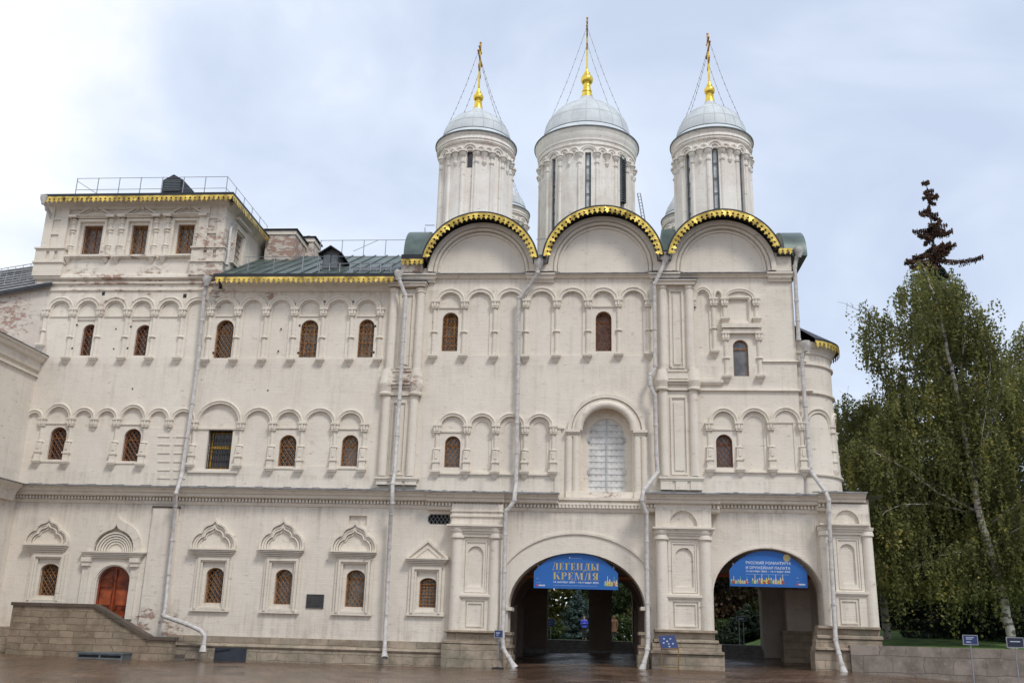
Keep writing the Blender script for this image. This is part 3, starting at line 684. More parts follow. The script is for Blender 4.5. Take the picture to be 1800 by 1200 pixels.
for sg in (-1, 1):
    s.add([(dp.x, .65, ztop), (dp.x+sg*(w2+.18), .65, zev-.06), (dp.x+sg*(w2+.18), 4.2, zev-.06), (dp.x, 4.2, ztop), (dp.x, .65, ztop-.06), (dp.x+sg*(w2+.18), .65, zev-.12), (dp.x+sg*(w2+.18), 4.2, zev-.12), (dp.x, 4.2, ztop-.06)],
          [(0,1,2,3),(4,5,6,7),(0,1,5,4),(1,2,6,5)])
s.build('dormer_roof', M_ROOFDK, dmo)
s = MB()
s.box(dp.x-w2+.06, dp.x-.03, .86, .9, wz+.05, zev-.08); s.box(dp.x+.03, dp.x+w2-.06, .86, .9, wz+.05, zev-.08); s.build('dormer_shutter', M_LOUV, dmo)
# chimneys
def chimney(pl, pr, pt, pb, Y, dy, dome=False):
    x0, x1 = X_(pl, pb, Y), X_(pr, pb, Y); z0, z1 = roofz(Y)-.6 if Y < 6 else zr-1.0, Z_((pl+pr)/2, pt, Y)
    s = MB(); s.box(x0, x1, Y, Y+dy, z0, z1); c = s.build('chimney', M_PEEL, palace)
    s = MB(); s.box(x0-.06, x1+.06, Y-.06, Y+dy+.06, z1-.25, z1-.05); s.build('chimney_cornice', M_TRIM, c)
    s = MB(); xm, ym = (x0+x1)/2, Y+dy/2
    s.add([(x0-.14,Y-.14,z1),(x1+.14,Y-.14,z1),(x1+.14,Y+dy+.14,z1),(x0-.14,Y+dy+.14,z1),(x0-.14,Y-.14,z1+.05),(x1+.14,Y-.14,z1+.05),(x1+.14,Y+dy+.14,z1+.05),(x0-.14,Y+dy+.14,z1+.05),(xm,ym,z1+.22)],
          [(0,3,2,1),(0,1,5,4),(1,2,6,5),(2,3,7,6),(3,0,4,7),(4,5,8),(5,6,8),(6,7,8),(7,4,8)]); s.build('chimney_cap', M_ROOFDK, c)
    if dome:
        s = MB(); rr = .27; s.lathe([(rr, z1), (rr, z1+.12)] + [(rr*math.cos(a), z1+.12+rr*.9*math.sin(a)) for a in [R(10*i) for i in range(1, 10)]], xm-.2, ym, 14); s.build('chimney_cowl', M_ROOFDK, c, 40)
chimney(464, 515, 405, 454, 4.6, 2.0); chimney(531.5, 549, 418, 452, 6.6, 1.2, True)

# ---- storey cornice between lower and upper walls (palace run)
YL = -.35
ZF = Z_(500, 856, -.95)
X3R = X_(885, 880, -.8)
def main_cornice(parent, x0, x1, lip, zf=ZF, dent=True, flash=True, caps=''):
    k = lip + .95   # shift relative to the palace run
    s = MB(); yl = lip
    s.prism([(.05, zf-.05), (yl+.04, zf-.05), (yl+.06, zf-.13), (yl+.14, zf-.15), (yl+.20, zf-.26), (yl+.28, zf-.28), (yl+.30, zf-.40), (yl+.42, zf-.44), (.05, zf-.44)], 'x', x0, x1)
    s.prism([(.05, zf-.60), (yl+.50, zf-.60), (yl+.52, zf-.66), (yl+.56, zf-.74), (.05, zf-.76)], 'x', x0, x1)
    s.box(x0, x1, .05, yl+.56, zf-.60, zf-.44)
    s.build('cornice', M_TRIM, parent)
    if flash:
        s = MB(); s.prism([(.0, zf+.13), (yl-.03, zf-.015), (yl-.03, zf-.07), (yl+.02, zf-.07), (yl+.03, zf-.045), (.0, zf+.09)], 'x', x0-.03, x1+.03)
        x = x0+.7
        while x < x1: s.prism([(.0, zf+.16), (yl-.03, zf+.012), (yl-.03, zf-.012), (.0, zf+.132)], 'x', x, x+.035); x += 1.27
        s.build('cornice_flashing', M_FLASH, parent)
    if dent:
        s = MB(); n = int((x1-x0)/.148); s.box(x0+.002, x1-.002, yl+.572, yl+.552, zf-.592, zf-.448)
        for i in range(n):
            xx = x0+(x1-x0)*(i+.5)/n
            s.box(xx-.042, xx+.042, yl+.57, yl+.43, zf-.585, zf-.455)
        s.build('dentil_band', M_TRIM, parent)
main_cornice(palace, XL, X_(750, 870, -.9), -.95)

# ---- lower wall
ZBASE = -.3
def keel(xc, zb, hw, h, s=1.0, dip=.55):
    hp = [(1, 0), (1.02, .10), (1.0, .22), (.95, .34), (.87, .44), (.77, .52), (.66, .57), (.585, .575), (.56, .60), (.55, .66), (.50, .74), (.42, .81), (.32, .855), (.21, .885), (.12, .92), (.05, .985), (0, 1.08)]
    pts = [(-x, z) for x, z in hp] + [(x, z) for x, z in reversed(hp[:-1])]
    return [(xc + x*hw*s, zb + z*h*s) for x, z in pts]
def ogee(xc, zb, hw, h, s=1.0):
    hp = [(1, 0), (1.0, .18), (.96, .36), (.88, .52), (.76, .66), (.60, .77), (.42, .85), (.25, .91), (.12, .97), (.04, 1.06), (0, 1.16)]
    pts = [(-x, z) for x, z in hp] + [(x, z) for x, z in reversed(hp[:-1])]
    return [(xc + x*hw*s, zb + z*h*s) for x, z in pts]
def surround(xw, ww, zb, zt, shelf, bottom, peak, tri=False, rise=None, style='diag', pane=None, door=False):
    """shelf=(xl,xr,ztop,zbot), bottom=(xl,xr,z), peak=z ; all on the lower wall"""
    Y = YL
    h = window(palace, xw, ww, zb, zt, Y+.03, rise=rise, depth=.36, style=style, pane=pane, frame=M_OCHRE, gr=M_OCHRE, pitch=.155)
    fx0, fx1, fz = bottom; sx0, sx1, s1, s0 = shelf
    hwf = (fx1-fx0)/2-.02; xf = xw-.05
    low_holes.append((rect(xw-ww/2-.17, xw+ww/2+.17, zb-.14, zt+.2), .03, [h]))
    m_ = MB()
    for k, (e_, d_, wd_) in enumerate(((.06, .08, .12), (.18, .17, .10), (.275, .10, .08))):
        a, b = xf-hwf+e_, xf+hwf-e_
        m_.band([(a, fz+.12), (a, s0+.02-.075*k), (b, s0+.02-.075*k), (b, fz+.12)], wd_, Y+.02, Y-d_)
    m_.box(xf-hwf-.04, xf+hwf+.04, Y+.02, Y-.13, fz+.02, fz+.12); m_.box(xf-hwf+.1, xf+hwf-.1, Y+.02, Y-.09, fz+.13, zb-.17)
    m_.build('window_architrave', M_TRIM, palace)
    m_ = MB()
    for k in range(5):
        t = k/4; d_ = .36-.26*t; in_ = .42*t*.6
        m_.box(sx0+in_, sx1-in_, Y+.02, Y-d_, s1-(s1-s0)*(k+1)/5+.012, s1-(s1-s0)*k/5)
    m_.build('window_entablature', M_TRIM, palace)
    xc = (sx0+sx1)/2; hw = (sx1-sx0)/2-.05; hh = peak-s1
    m_ = MB()
    if tri:
        for sc_ in (1, .66):
            m_.band([(xc-hw*sc_*1.0, s1+.02), (xc, s1+(hh-.06)*sc_), (xc+hw*sc_, s1+.02)], .09, Y+.02, Y-(.14 if sc_ == 1 else .09))
        m_.prism([(xc-hw, s1), (xc+hw, s1), (xc, s1+hh-.08)], 'y', Y+.01, Y-.05)
    else:
        for sc_, d_, wd_ in ((1, .20, .075), (.89, .12, .085), (.77, .17, .06), (.67, .10, .05)):
            m_.band(keel(xc, s1, hw, hh*.93, sc_), wd_, Y+.02, Y-d_)
        V, T = fill(keel(xc, s1+.001, hw, hh*.93, .98), []); m_.add([(a, Y-.04, b) for a, b in V], T)
    m_.build('window_pediment', M_TRIM, palace, 35)
def low(px, py): return X_(px, py, YL), Z_(px, py, YL)
def S(cx, top, bot, l, r, sh, btm, pk, **kw):
    my = (top+bot)/2
    surround(X_(cx, my, YL), X_(r, my, YL)-X_(l, my, YL), Z_(cx, bot, YL), Z_(cx, top, YL),
             (X_(sh[0], sh[2], YL), X_(sh[1], sh[2], YL), Z_(cx, sh[2], YL), Z_(cx, sh[3], YL)),
             (X_(btm[0], btm[2], YL), X_(btm[1], btm[2], YL), Z_(cx, btm[2], YL)), Z_(pk[0], pk[1], YL), **kw)
S(84.5, 990, 1046, 68, 101, (46,122,956,974), (37,103,1060), (93,911), rise=.28, style='diag', pane=M_GL_DARK)
S(375.5, 997, 1059, 360, 391, (336,416,964,980), (331,398,1075), (382.5,913), rise=.28, style='diag', pane=M_GL_DARK)
S(497, 1000, 1061.5, 482, 512, (457,536,965,981), (453,521,1078.5), (502.6,913), rise=.28, pane=M_GL_GREY)
S(623.5, 1001, 1066, 607, 640, (583,663,969,983), (583,652,1082), (627,918), rise=.30, pane=M_GL_PALE)
S(751.5, 1015, 1067, 737, 767, (714,790,981,996), (715,780,1083), (754,948), tri=True, rise=.22, style='grid', pane=M_GL_GREY)
# small blind panel, grated slot
low_holes.append((rect(X_(613, 915, YL), X_(645, 915, YL), Z_(630, 924, YL), Z_(630, 906, YL)), .13, []))
x0, x1, z0, z1 = X_(752, 912, YL), X_(792, 912, YL), Z_(772, 921, YL), Z_(772, 903, YL)
ol = [(x0+.1, z0), (x1-.02, z0), (x1-.02, z1), (x0+.1, z1), (x0, z1-.12), (x0, z0+.12)]
low_holes.append((ol, .3, None))
m_ = MB(); V, T = fill(ol, []); m_.add([(a, YL+.3, b) for a, b in V], T); slot = m_.build('vent_slot', M_DARK, palace)
m_ = MB()
for sgn in (1, -1):
    for k in range(-8, 9):
        c = clip_line(ol, (x0+x1)/2+k*.17, (z0+z1)/2, math.cos(R(55)), sgn*math.sin(R(55)))
        if c and c[1]-c[0] > .05:
            dx, dz = math.cos(R(55)), sgn*math.sin(R(55)); ox = (x0+x1)/2+k*.17; oz = (z0+z1)/2
            m_.tube([(ox+dx*c[0], YL+.05, oz+dz*c[0]), (ox+dx*c[1], YL+.05, oz+dz*c[1])], .012, 4)
m_.build('grille', M_RAIL, slot)
# door
dcx = 196; xd = X_(dcx, 1040, YL); wd = X_(225.5, 1035, YL)-X_(167, 1035, YL); zdt = Z_(dcx, 994, YL); zdb = Z_(200, 1087, YL)
XD = xd
low_holes.append((arch(xd, wd, zdb, zdt, wd*.46), .28, None))
M_DOOR = simple('red_brown_varnished_door', (.27, .050, .014), .32, var=.35, scale=2.5, bump=.004, bscale=14)
M_DOOR2 = simple('lighter_door_panel', (.36, .075, .022), .32, var=.3, scale=3)
s = MB(); V, T = fill(arch(xd, wd, zdb, zdt, wd*.46), []); s.add([(a, YL+.28, b) for a, b in V], T); s.band(arch(xd, wd-.08, zdb, zdt-.04, wd*.45), .1, YL+.20, YL+.27, closed=True)
s.box(xd-.035, xd+.035, YL+.19, YL+.27, zdb, zdt-.03); door = s.build('door', M_DOOR, palace)
s = MB()
for sg in (-1, 1):
    xm = xd+sg*wd*.25; hw_ = wd*.17
    for k in range(9):
        z = zdt-.42-.055*k; e_ = hw_*(1 if k > 2 else .75+.09*k); s.box(xm-e_, xm+e_, YL+.225, YL+.262, z-.018, z+.018)
s.build('door_louvre', M_DOOR, door)
s = MB()
for sg in (-1, 1):
    xm = xd+sg*wd*.25; s.box(xm-wd*.17, xm+wd*.17, YL+.235, YL+.27, zdt-1.62, zdt-1.02); s.box(xm-wd*.17, xm+wd*.17, YL+.235, YL+.27, zdb+.1, zdt-1.85)
s.build('door_panel', M_DOOR2, door)
s = MB()
for sg in (-1, 1):
    xm = xd+sg*.17; s.lathe([(0, zdt-1.74), (.05, zdt-1.74), (.05, zdt-1.70), (0, zdt-1.70)], xm, YL+.2, 10); s.tube([(xm-.06, YL+.18, zdt-1.78), (xm, YL+.17, zdt-1.88), (xm+.06, YL+.18, zdt-1.78)], .014, 5)
s.build('door_handle', M_IRON, door)
m_ = MB(); sx0, sx1 = X_(145, 975, YL), X_(258, 975, YL); s1, s0 = Z_(200, 969, YL), Z_(200, 981, YL); xcs = (sx0+sx1)/2
for k in range(4): m_.box(sx0+.06*k, sx1-.06*k, YL+.02, YL-.26+.05*k, s1-(s1-s0)*(k+1)/4+.01, s1-(s1-s0)*k/4)
for px in (155, 240):
    x = X_(px, 985, YL); z_ = Z_(px, 985, YL); m_.box(x-.2, x+.2, YL+.02, YL-.27, s0-.16, s0+.02); m_.box(x-.17, x+.17, YL+.02, YL-.22, s0-.34, s0-.16)
    m_.box(x-.14-(.0), x+.14, YL+.02, YL-.12, zdb, s0-.34)
m_.band([(xd-wd/2-.10, zdb), (xd-wd/2-.10, zdt-wd*.46)] + [(xd-(wd/2+.10)*math.cos(math.pi*i/16), zdt-wd*.46+(wd*.46+.10)*math.sin(math.pi*i/16)) for i in range(1, 16)] + [(xd+wd/2+.10, zdt-wd*.46), (xd+wd/2+.10, zdb)], .10, YL+.02, YL-.05)
m_.build('door_surround', M_TRIM, palace, 35)
m_ = MB(); pk = Z_(212, 902, YL); xo = X_(205, 940, YL)
rin = (X_(238, 965, YL)-X_(169, 965, YL))/2; pk2 = Z_(207.6, 921, YL); ro = rin*1.36
og_out = ogee(xo, s1, ro, (pk-s1)/1.16); og_in = ogee(xo, s1, rin, (pk2-s1)/1.16)
V, T = fill(og_out, [[(x, z+.001) for x, z in og_in]]); m_.add([(a, YL-.14, b) for a, b in V], T)
m_.strip([[(x, YL-.14, z) for x, z in og_out], [(x, YL+.01, z) for x, z in og_out]]); m_.strip([[(x, YL-.14, z+.001) for x, z in og_in], [(x, YL+.14, z+.001) for x, z in og_in]])
low_holes.append((og_in, .14, []))
for i, rr in enumerate((.90, .78, .66, .54, .42)):
    m_.band([(xo-rin*rr*math.cos(math.pi*i_/20), s1+.02+rin*rr*.98*math.sin(math.pi*i_/20)) for i_ in range(21)], .07, YL+.13, YL-.06+.035*i)
m_.build('door_lunette', M_TRIM, palace, 35)
# buttress strip right of the door
zt_, zb_ = Z_(290, 893, YL), .3
s = MB(); xa0, xa1 = X_(272, 893, YL), X_(316, 893, YL); xb0, xb1 = X_(246, 1090, YL), X_(299, 1100, YL)
s.prism([(xb0, zb_), (xb1, zb_), (xa1, zt_), (xa0, zt_)], 'y', YL+.02, YL-.14)
s.build('buttress', M_WALL, palace)
s = MB(); s.box(xa0-.05, xa1+.04, YL+.02, YL-.16, zt_, zt_+.08); s.build('buttress_cap', M_CAP, palace)
XPL = X_(787, 1000, YL)      # palace / church lower boundary
wl = MB(); face_with_holes(wl, rect(XL, XPL, ZBASE, ZF-.2), YL, low_holes); wl.build('wall', M_WALL, palace)
s = MB(); s.prism([(YL+.02, Z_(540, 885.5, YL)), (YL-.05, Z_(540, 886.5, YL)), (YL-.05, Z_(540, 888.5, YL)), (YL+.02, Z_(540, 889.5, YL))], 'x', X_(318, 888, YL), XPL); s.build('string_course', M_TRIM, palace)
# plinth
zp1, zp2, zp0 = Z_(560, 1122, YL), Z_(560, 1137, YL), -.3
s = MB(); xs, xe = X_(246, 1110, YL), XPL+.1
s.box(xs, xe, YL+.02, YL-.10, zp2, zp1)
s.prism([(YL+.02, zp2+.06), (YL-.12, zp2+.06), (YL-.22, zp2+.02), (YL-.27, zp2-.05), (YL-.22, zp2-.12), (YL-.18, zp2-.14), (YL+.02, zp2-.14)], 'x', xs-.02, xe-.01)
s.box(xs, xe, YL+.02, YL-.20, zp0, zp2-.141)
xs2 = X_(24, 1100, YL); s.box(XL, xs2+.4, YL+.02, YL-.3, zp0, Z_(8, 1100, YL))
s.build('plinth', M_PLINTH, palace)
# dark hatch leaning on the plinth
s = MB(); x0, x1 = X_(377, 1148, -.62), X_(432, 1148, -.62); z0, z1 = Z_(404, 1159, -.62), Z_(404, 1138.5, -.62)
s.prism([(-.62, z0-.1), (-.60, z1), (-.50, z1+.03), (-.50, z0-.1)], 'x', x0, x1); s.tube([(x0+.05, -.64, z1-.12), (x0+.65, -.64, z1-.03)], .02, 5)
s.build('cellar_hatch', simple('dark_slate_metal', (.035, .042, .055), .5, .3, .15), palace)

# ---- downpipes
def pipe(parent, pts, mat=None, r=.085, hopper=True, name='drainpipe', flare=True, split=None):
    s = MB(); P = [Vector(p) for p in pts]; s.tube(P, r, 10)
    for a, b in zip(P, P[1:]):
        L_ = (b-a).length; n = int(L_/1.75)
        d = (b-a).normalized()
        for k in range(1, n+1):
            c = a + (b-a)*(k/(n+1)) if n else a
            s.tube([c-d*.035, c+d*.035], r*1.22, 10)
            if abs(d.z) > .8: s.box(c.x-.02, c.x+.02, c.y, c.y+.28, c.z-.02, c.z+.02)
        s.tube([b-d*.09, b+d*.01], r*1.18, 10)
    if hopper:
        t = P[0]; s.lathe([(r, t.z-.30), (r*1.2, t.z-.22), (r*2.3, t.z-.02), (r*2.3, t.z+.16), (r*2.0, t.z+.16), (r*1.9, t.z)], t.x, t.y, 12)
    if flare:
        d = (P[-1]-P[-2]).normalized(); s.tube([P[-1], P[-1]+d*.12, P[-1]+d*.30], [r, r*1.35, r*1.75], 12, caps=False)
    o = s.build(name, mat or M_PIPE, parent, 40)
    return o
def PP(*a): return [at(x, y, Y) for x, y, Y in a]
pipe(palace, PP((364,492,-.45),(359,520,-.25),(347,650,-.25),(320,830,-.25),(317.5,842,-.9),(309,868,-1.15),(308,890,-.75),(290,1070,-.75),(287,1082,-1.0),(330,1097,-1.0),(352,1107,-1.0),(360,1117,-1.0),(358,1132,-1.05)), r=.088)
pipe(palace, PP((700.5,482,-.75),(702,492,-.75),(713,520,-.62),(711,560,-.62),(706,640,-.62),(694,830,-.62),(690,852,-1.1),(689.5,885,-1.1),(687,905,-.75),(676,1140,-.75),(676,1144,-.8)), r=.088)
pipe(palace, PP((77,349,-.85),(79,357,-.7),(89,380,-.12),(90,385,-.10)), r=.07, flare=False)
pipe(palace, PP((407,395,.8),(405.5,402,.45),(401,452,.1),(398,466,-.1)), r=.075, flare=False)
# ================================================================ CHURCH
church = empty('church', (1, 0, .4), 'tall five domed cream limewashed church with three gilt edged round gables and arched passages', 'church')
ch_holes = []; ZCT = Z_(1066, 483)         # top string under the gables
XR = X_(1396, 560)
ZFC = Z_(1200, 865, -.95)
# --- gables (zakomary)
gab = [((742,452),(843,373.5),(945,452)), ((954,450),(1060,362),(1166,447)), ((1173,446),(1270,368.5),(1372,432))]
YG = -.85
G = []
for a, b, c in gab:
    pa, pb, pc = at(*a, YG), at(*b, YG), at(*c, YG)
    # circle through the three points
    ax, az, bx, bz, cx, cz = pa.x, pa.z, pb.x, pb.z, pc.x, pc.z
    d = 2*(ax*(bz-cz)+bx*(cz-az)+cx*(az-bz))
    ux = ((ax*ax+az*az)*(bz-cz)+(bx*bx+bz*bz)*(cz-az)+(cx*cx+cz*cz)*(az-bz))/d
    uz = ((ax*ax+az*az)*(cx-bx)+(bx*bx+bz*bz)*(ax-cx)+(cx*cx+cz*cz)*(bx-ax))/d
    G.append((ux, uz, math.hypot(ax-ux, az-uz), math.atan2(az-uz, ax-ux), math.atan2(cz-uz, cx-ux)))
top = []
zV = ZCT + .35
for (ux, uz, r, a0, a1) in G:
    rw = r-.12
    s0 = math.asin(max(-1, min(1, (zV-uz)/rw)))
    for k in range(25):
        a = math.pi - s0 - (math.pi-2*s0)*k/24; top.append((ux+rw*math.cos(a), uz+rw*math.sin(a)))
for i in range(len(top)-1):
    if top[i+1][0] <= top[i][0]: m_ = (top[i][0]+top[i+1][0])/2; top[i] = (m_-.005, top[i][1]); top[i+1] = (m_+.005, top[i+1][1])
top[-1] = (min(top[-1][0], XR-.02), top[-1][1])
outer = [(XJ, ZMID), (XR, ZMID), (XR, zV)] + [p for p in reversed(top)] + [(XJ, zV)]
# --- upper arcade
capB = [(765.6,531,761,640),(817,531,814,640),(870,530,869,641),(924.5,529,923.6,641),(978,529,979,640),(1033,529,1034,639),(1086,528,1089,637),(1139,528,1142,636)]
cb = []
for a, b, c, d in capB:
    x = (X_(a, b)+X_(c, d))/2; cb.append((x, Z_(a, b))); column_mesh(x, Z_(a, b), Z_(c, d)).build('column', M_TRIM, church, 40)
for i in range(7):
    (x0, z0), (x1, z1) = cb[i], cb[i+1]; zs = (z0+z1)/2; rise = .60; xc = (x0+x1)/2; a = (x1-x0)/2-.24; zt = zs+rise-.2
    arch_mesh(x0, x1, zs, rise+.04).build('arch_moulding', M_TRIM, church, 40)
    if i in (0, 5):
        pl, pr, pt, pb = ((777,805,549,617), (1047,1075,547,617))[i > 0]; cx = (pl+pr)/2; zl = zs-.24
        ch_holes.append((arch(xc, 2*a, zl, zt, zt-zs), .08, []))
        MB().box(xc-a-.03, xc+a+.03, .02, -.05, zl-.07, zl).build('ledge', M_TRIM, church)
        ch_holes.append(window(church, X_(cx, 583), X_(pr, 583)-X_(pl, 583), Z_(cx, pb), Z_(cx, pt), 0, depth=.42, style='lattice' if i == 0 else 'diag', pane=M_GL_GREY if i else M_GL_PALE, frame=M_OCHRE, gr=M_OCHRE if i == 0 else M_RUST, pitch=.15 if i == 0 else .11))
    else: ch_holes.append((arch(xc, 2*a, Z_(900, 624), zt, zt-zs), .055, []))
# --- middle arcade
capD = [(769,748,766,840),(822,749,819,840),(872,749,870,841),(923,750,922,841),(973,750,972,841)]
cdp = []
for a, b, c, d in capD:
    x = (X_(a, b)+X_(c, d))/2; zc = Z_(a, b); cdp.append((x, zc)); column_mesh(x, zc, Z_(c, d)-.08, style='b', zm=zc-1.05).build('column', M_TRIM, church, 40)
for i in range(4):
    (x0, z0), (x1, z1) = cdp[i], cdp[i+1]; zs = (z0+z1)/2; xc = (x0+x1)/2; a = (x1-x0)/2-.17; rise = .60; zt = zs+rise-.14
    arch_mesh(x0, x1, zs, rise, wd=.14).build('arch_moulding', M_TRIM, church, 40)
    if i == 0:
        zl = Z_(795, 757); ch_holes.append((arch(xc, 2*a, zl, zt, zt-zs), .06, [])); MB().box(xc-a, xc+a, .02, -.05, zl-.07, zl).build('ledge', M_TRIM, church)
        ch_holes.append(window(church, X_(795, 795), X_(809, 795)-X_(781.5, 795), Z_(795, 821), Z_(795, 766), 0, style='diag', pane=M_GL_GREY, gr=M_OCHRE, pitch=.17))
    else:
        zb = Z_(900, 829); ch_holes.append((arch(xc, 2*a, zb, zt, zt-zs), .06, [(arch(xc, 2*a-.26, zb+.05, zt-.22, (zt-zs)*.8), .04, [])]))
MB().prism([(.02, Z_(870, 831.5)), (-.09, Z_(870, 832)), (-.09, Z_(870, 834.5)), (.02, Z_(870, 836))], 'x', cdp[0][0]-.1, cdp[4][0]+.1).build('sill_band', M_TRIM, church)
# right bay
capR = [(1246,744,1249,838,'c'),(1298,744,1302,838,'c'),(1355,743,1358,838,'c'),(1410,743,1413,838,'c')]
cr_ = []
for a, b, c, d, _ in capR:
    x = (X_(a, b)+X_(c, d))/2; zc = Z_(a, b); cr_.append((x, zc)); column_mesh(x, zc, Z_(c, d)-.05, style='b', zm=zc-1.05).build('column', M_TRIM, church, 40)
for i in range(3):
    (x0, z0), (x1, z1) = cr_[i], cr_[i+1]; zs = (z0+z1)/2; xc = (x0+x1)/2; a = (x1-x0)/2-.17; rise = .68; zt = zs+rise-.14
    arch_mesh(x0, x1, zs, rise, wd=.14).build('arch_moulding', M_TRIM, church, 40)
    if i == 0:
        zl = Z_(1272, 753); ch_holes.append((arch(xc, 2*a, zl, zt, zt-zs), .06, [])); MB().box(xc-a, xc+a, .02, -.05, zl-.07, zl).build('ledge', M_TRIM, church)
        ch_holes.append(window(church, X_(1273.5, 792), X_(1288, 792)-X_(1259, 792), Z_(1273, 821), Z_(1273, 763), 0, style='diag', pane=M_GL_GREY, frame=M_RUST, gr=M_RUST, pitch=.17))
    elif i == 1:
        zb = Z_(1330, 828); ch_holes.append((arch(xc, 2*a, zb, zt, zt-zs), .06, [(arch(xc, 2*a-.26, zb+.05, zt-.22, (zt-zs)*.8), .04, [])]))
    else: 
        zb = Z_(1380, 828); ax_ = min(xc+a, XR-.02)
        ch_holes.append((rect(xc-a, ax_, zb, zs), .05, []))
MB().prism([(.02, Z_(1330, 828)), (-.10, Z_(1330, 829)), (-.10, Z_(1330, 831)), (.02, Z_(1330, 833))], 'x', cr_[0][0]-.1, XR+.3).build('sill_band', M_TRIM, church)
# upper right bay
xk = X_(1218, 534); column_mesh(xk, Z_(1218, 528), Z_(1218, 534)-.12, r=.07, only_corbel=True).build('corbel', M_TRIM, church, 40)
x1 = (X_(1253,526)+X_(1257,630))/2; column_mesh(x1, Z_(1253, 526), Z_(1257, 632)).build('column', M_TRIM, church, 40)
x2 = X_(1271, 526); x3 = X_(1328, 526)
for a, b, rise in ((xk, x1, .58), (x1, x2, .42), (x2, x3, .50)): arch_mesh(a, b, Z_(1260, 526), rise, wd=.13 if b-a > .6 else .08, roll=.05).build('arch_moulding', M_TRIM, church, 40)
ch_holes.append((arch((xk+x1)/2, x1-xk-.36, Z_(1236, 622), Z_(1236, 513), .45), .06, []))
ch_holes.append((arch((x1+x2)/2, x2-x1-.22, Z_(1262, 600), Z_(1262, 513), .2), .05, []))
ch_holes.append((rect(X_(1281, 540), X_(1315, 540), Z_(1298, 564), Z_(1298, 526)), .10, []))
s = MB()
for (a, b, c, d) in ((1273, 526, 1275, 572), (1328, 526, 1330, 572)):
    x = X_(a, b); column = column_mesh(x, Z_(a, b), Z_(a, 575), r=.10, zm=Z_(a, 571)); column.build('column', M_TRIM, church, 40)
for (a, b, c, d) in ((1276, 586, 1277.5, 676), (1333.5, 586, 1337, 676)):
    x = (X_(a, b)+X_(c, d))/2; column_mesh(x, Z_(a, b), Z_(c, d), r=.10).build('column', M_TRIM, church, 40)
s.box(X_(1268, 575), X_(1338, 575), .02, -.24, Z_(1300, 578), Z_(1300, 571)); s.box(X_(1270, 582), X_(1335, 582), .02, -.16, Z_(1300, 587), Z_(1300, 579))
s.band([(X_(1281, 570)-.1, Z_(1298, 570)), (X_(1281, 540)-.1, Z_(1298, 526)+.1), (X_(1315, 540)+.1, Z_(1298, 526)+.1), (X_(1315, 570)+.1, Z_(1298, 570))], .09, .02, -.05)
s.build('window_shelf', M_TRIM, church)
hw_ = window(church, X_(1302.5, 630), X_(1316, 630)-X_(1289, 630), Z_(1302, 661), Z_(1302, 597), 0, depth=.2, style='plain', pane=M_GL_GREY, frame=M_OCHRE, label='arched window with orange wood frame and plain glass')
ch_holes.append(hw_)
s = MB()
s.prism([(.02, Z_(1370, 633)), (-.07, Z_(1370, 634)), (-.09, Z_(1370, 636)), (.02, Z_(1370, 638))], 'x', X_(1340, 635), XR+.4)
s.prism([(.02, Z_(1310, 683)), (-.09, Z_(1310, 684)), (-.11, Z_(1310, 687)), (.02, Z_(1310, 689))], 'x', X_(1229, 686), XR+.6)
s.prism([(.02, Z_(1250, 668)), (-.15, Z_(1250, 669)), (-.15, Z_(1250, 673)), (-.09, Z_(1250, 677)), (.02, Z_(1250, 677))], 'x', X_(1229, 670), X_(1271, 670))
s.build('string_course', M_TRIM, church)
# --- portal with iron shutters
xp = X_(1066, 760); zs = Z_(1066, 757); ro = (X_(1136, 757)-X_(996, 757))/2; rh = Z_(1066, 692)-zs
ri = (X_(1114, 757)-X_(1019, 757))/2
zpb = Z_(1066, 876)
sh = (X_(1099, 800)-X_(1034, 800)); xsh = X_(1066.5, 800); zsb, zst = Z_(1066, 863), Z_(1066, 731)
ch_holes.append((arch(xp, 2*ri-.1, zsb-.02, zs+ri-.05), .55, [(arch(xsh, sh, zsb+.0, zst, sh*.52), .10, None)]))
s = MB(); V, T = fill(arch(xsh, sh, zsb, zst, sh*.52), []); s.add([(a, .62, b) for a, b in V], T); shu = s.build('iron_shutter', M_SHUT, church)
s = MB(); s.box(xsh-.03, xsh+.03, .58, .615, zsb+.02, zst-.02)
n = 11
for k in range(1, n+1):
    z = zsb+(zst-zsb)*k/(n+1); hw = sh/2-.03
    zz = z-(zst-sh*.52)
    if zz > 0: hw = (sh/2)*math.sqrt(max(0, 1-(zz/(sh*.52))**2))-.03
    s.box(xsh-hw, xsh+hw, .60, .617, z-.012, z+.012)
    for j in range(-3, 4):
        x = xsh+j*.22
        if abs(x-xsh) < hw: s.box(x-.02, x+.02, .585, .60, z-.07, z-.03)
for z in (zsb+.9, zst-.95):
    for sg in (-1, 1): s.box(xsh+sg*(sh/2-.02)-.06, xsh+sg*(sh/2-.02)+.06, .52, .62, z-.1, z+.1)
s.build('shutter_strap', simple('darker_grey_iron', (.47, .48, .48), .5, .1), shu)
s = MB()
def semi(r, sc_=1.0, n=24): return [(xp-r*math.cos(math.pi*i/n), zs+r*sc_*math.sin(math.pi*i/n)) for i in range(n+1)]
k_ = rh/ro
s.band(semi(ro-.12, k_), .16, .02, -.14); s.band(semi(ro-.30, k_), .13, .02, -.08)
s.tube([(p[0], -.08, p[1]) for p in semi(ro-.52, k_*1.0)], .17, 10); s.band(semi(ri+.03, 1), .10, .02, -.04)
s.build('portal_archivolt', M_TRIM, church, 40)
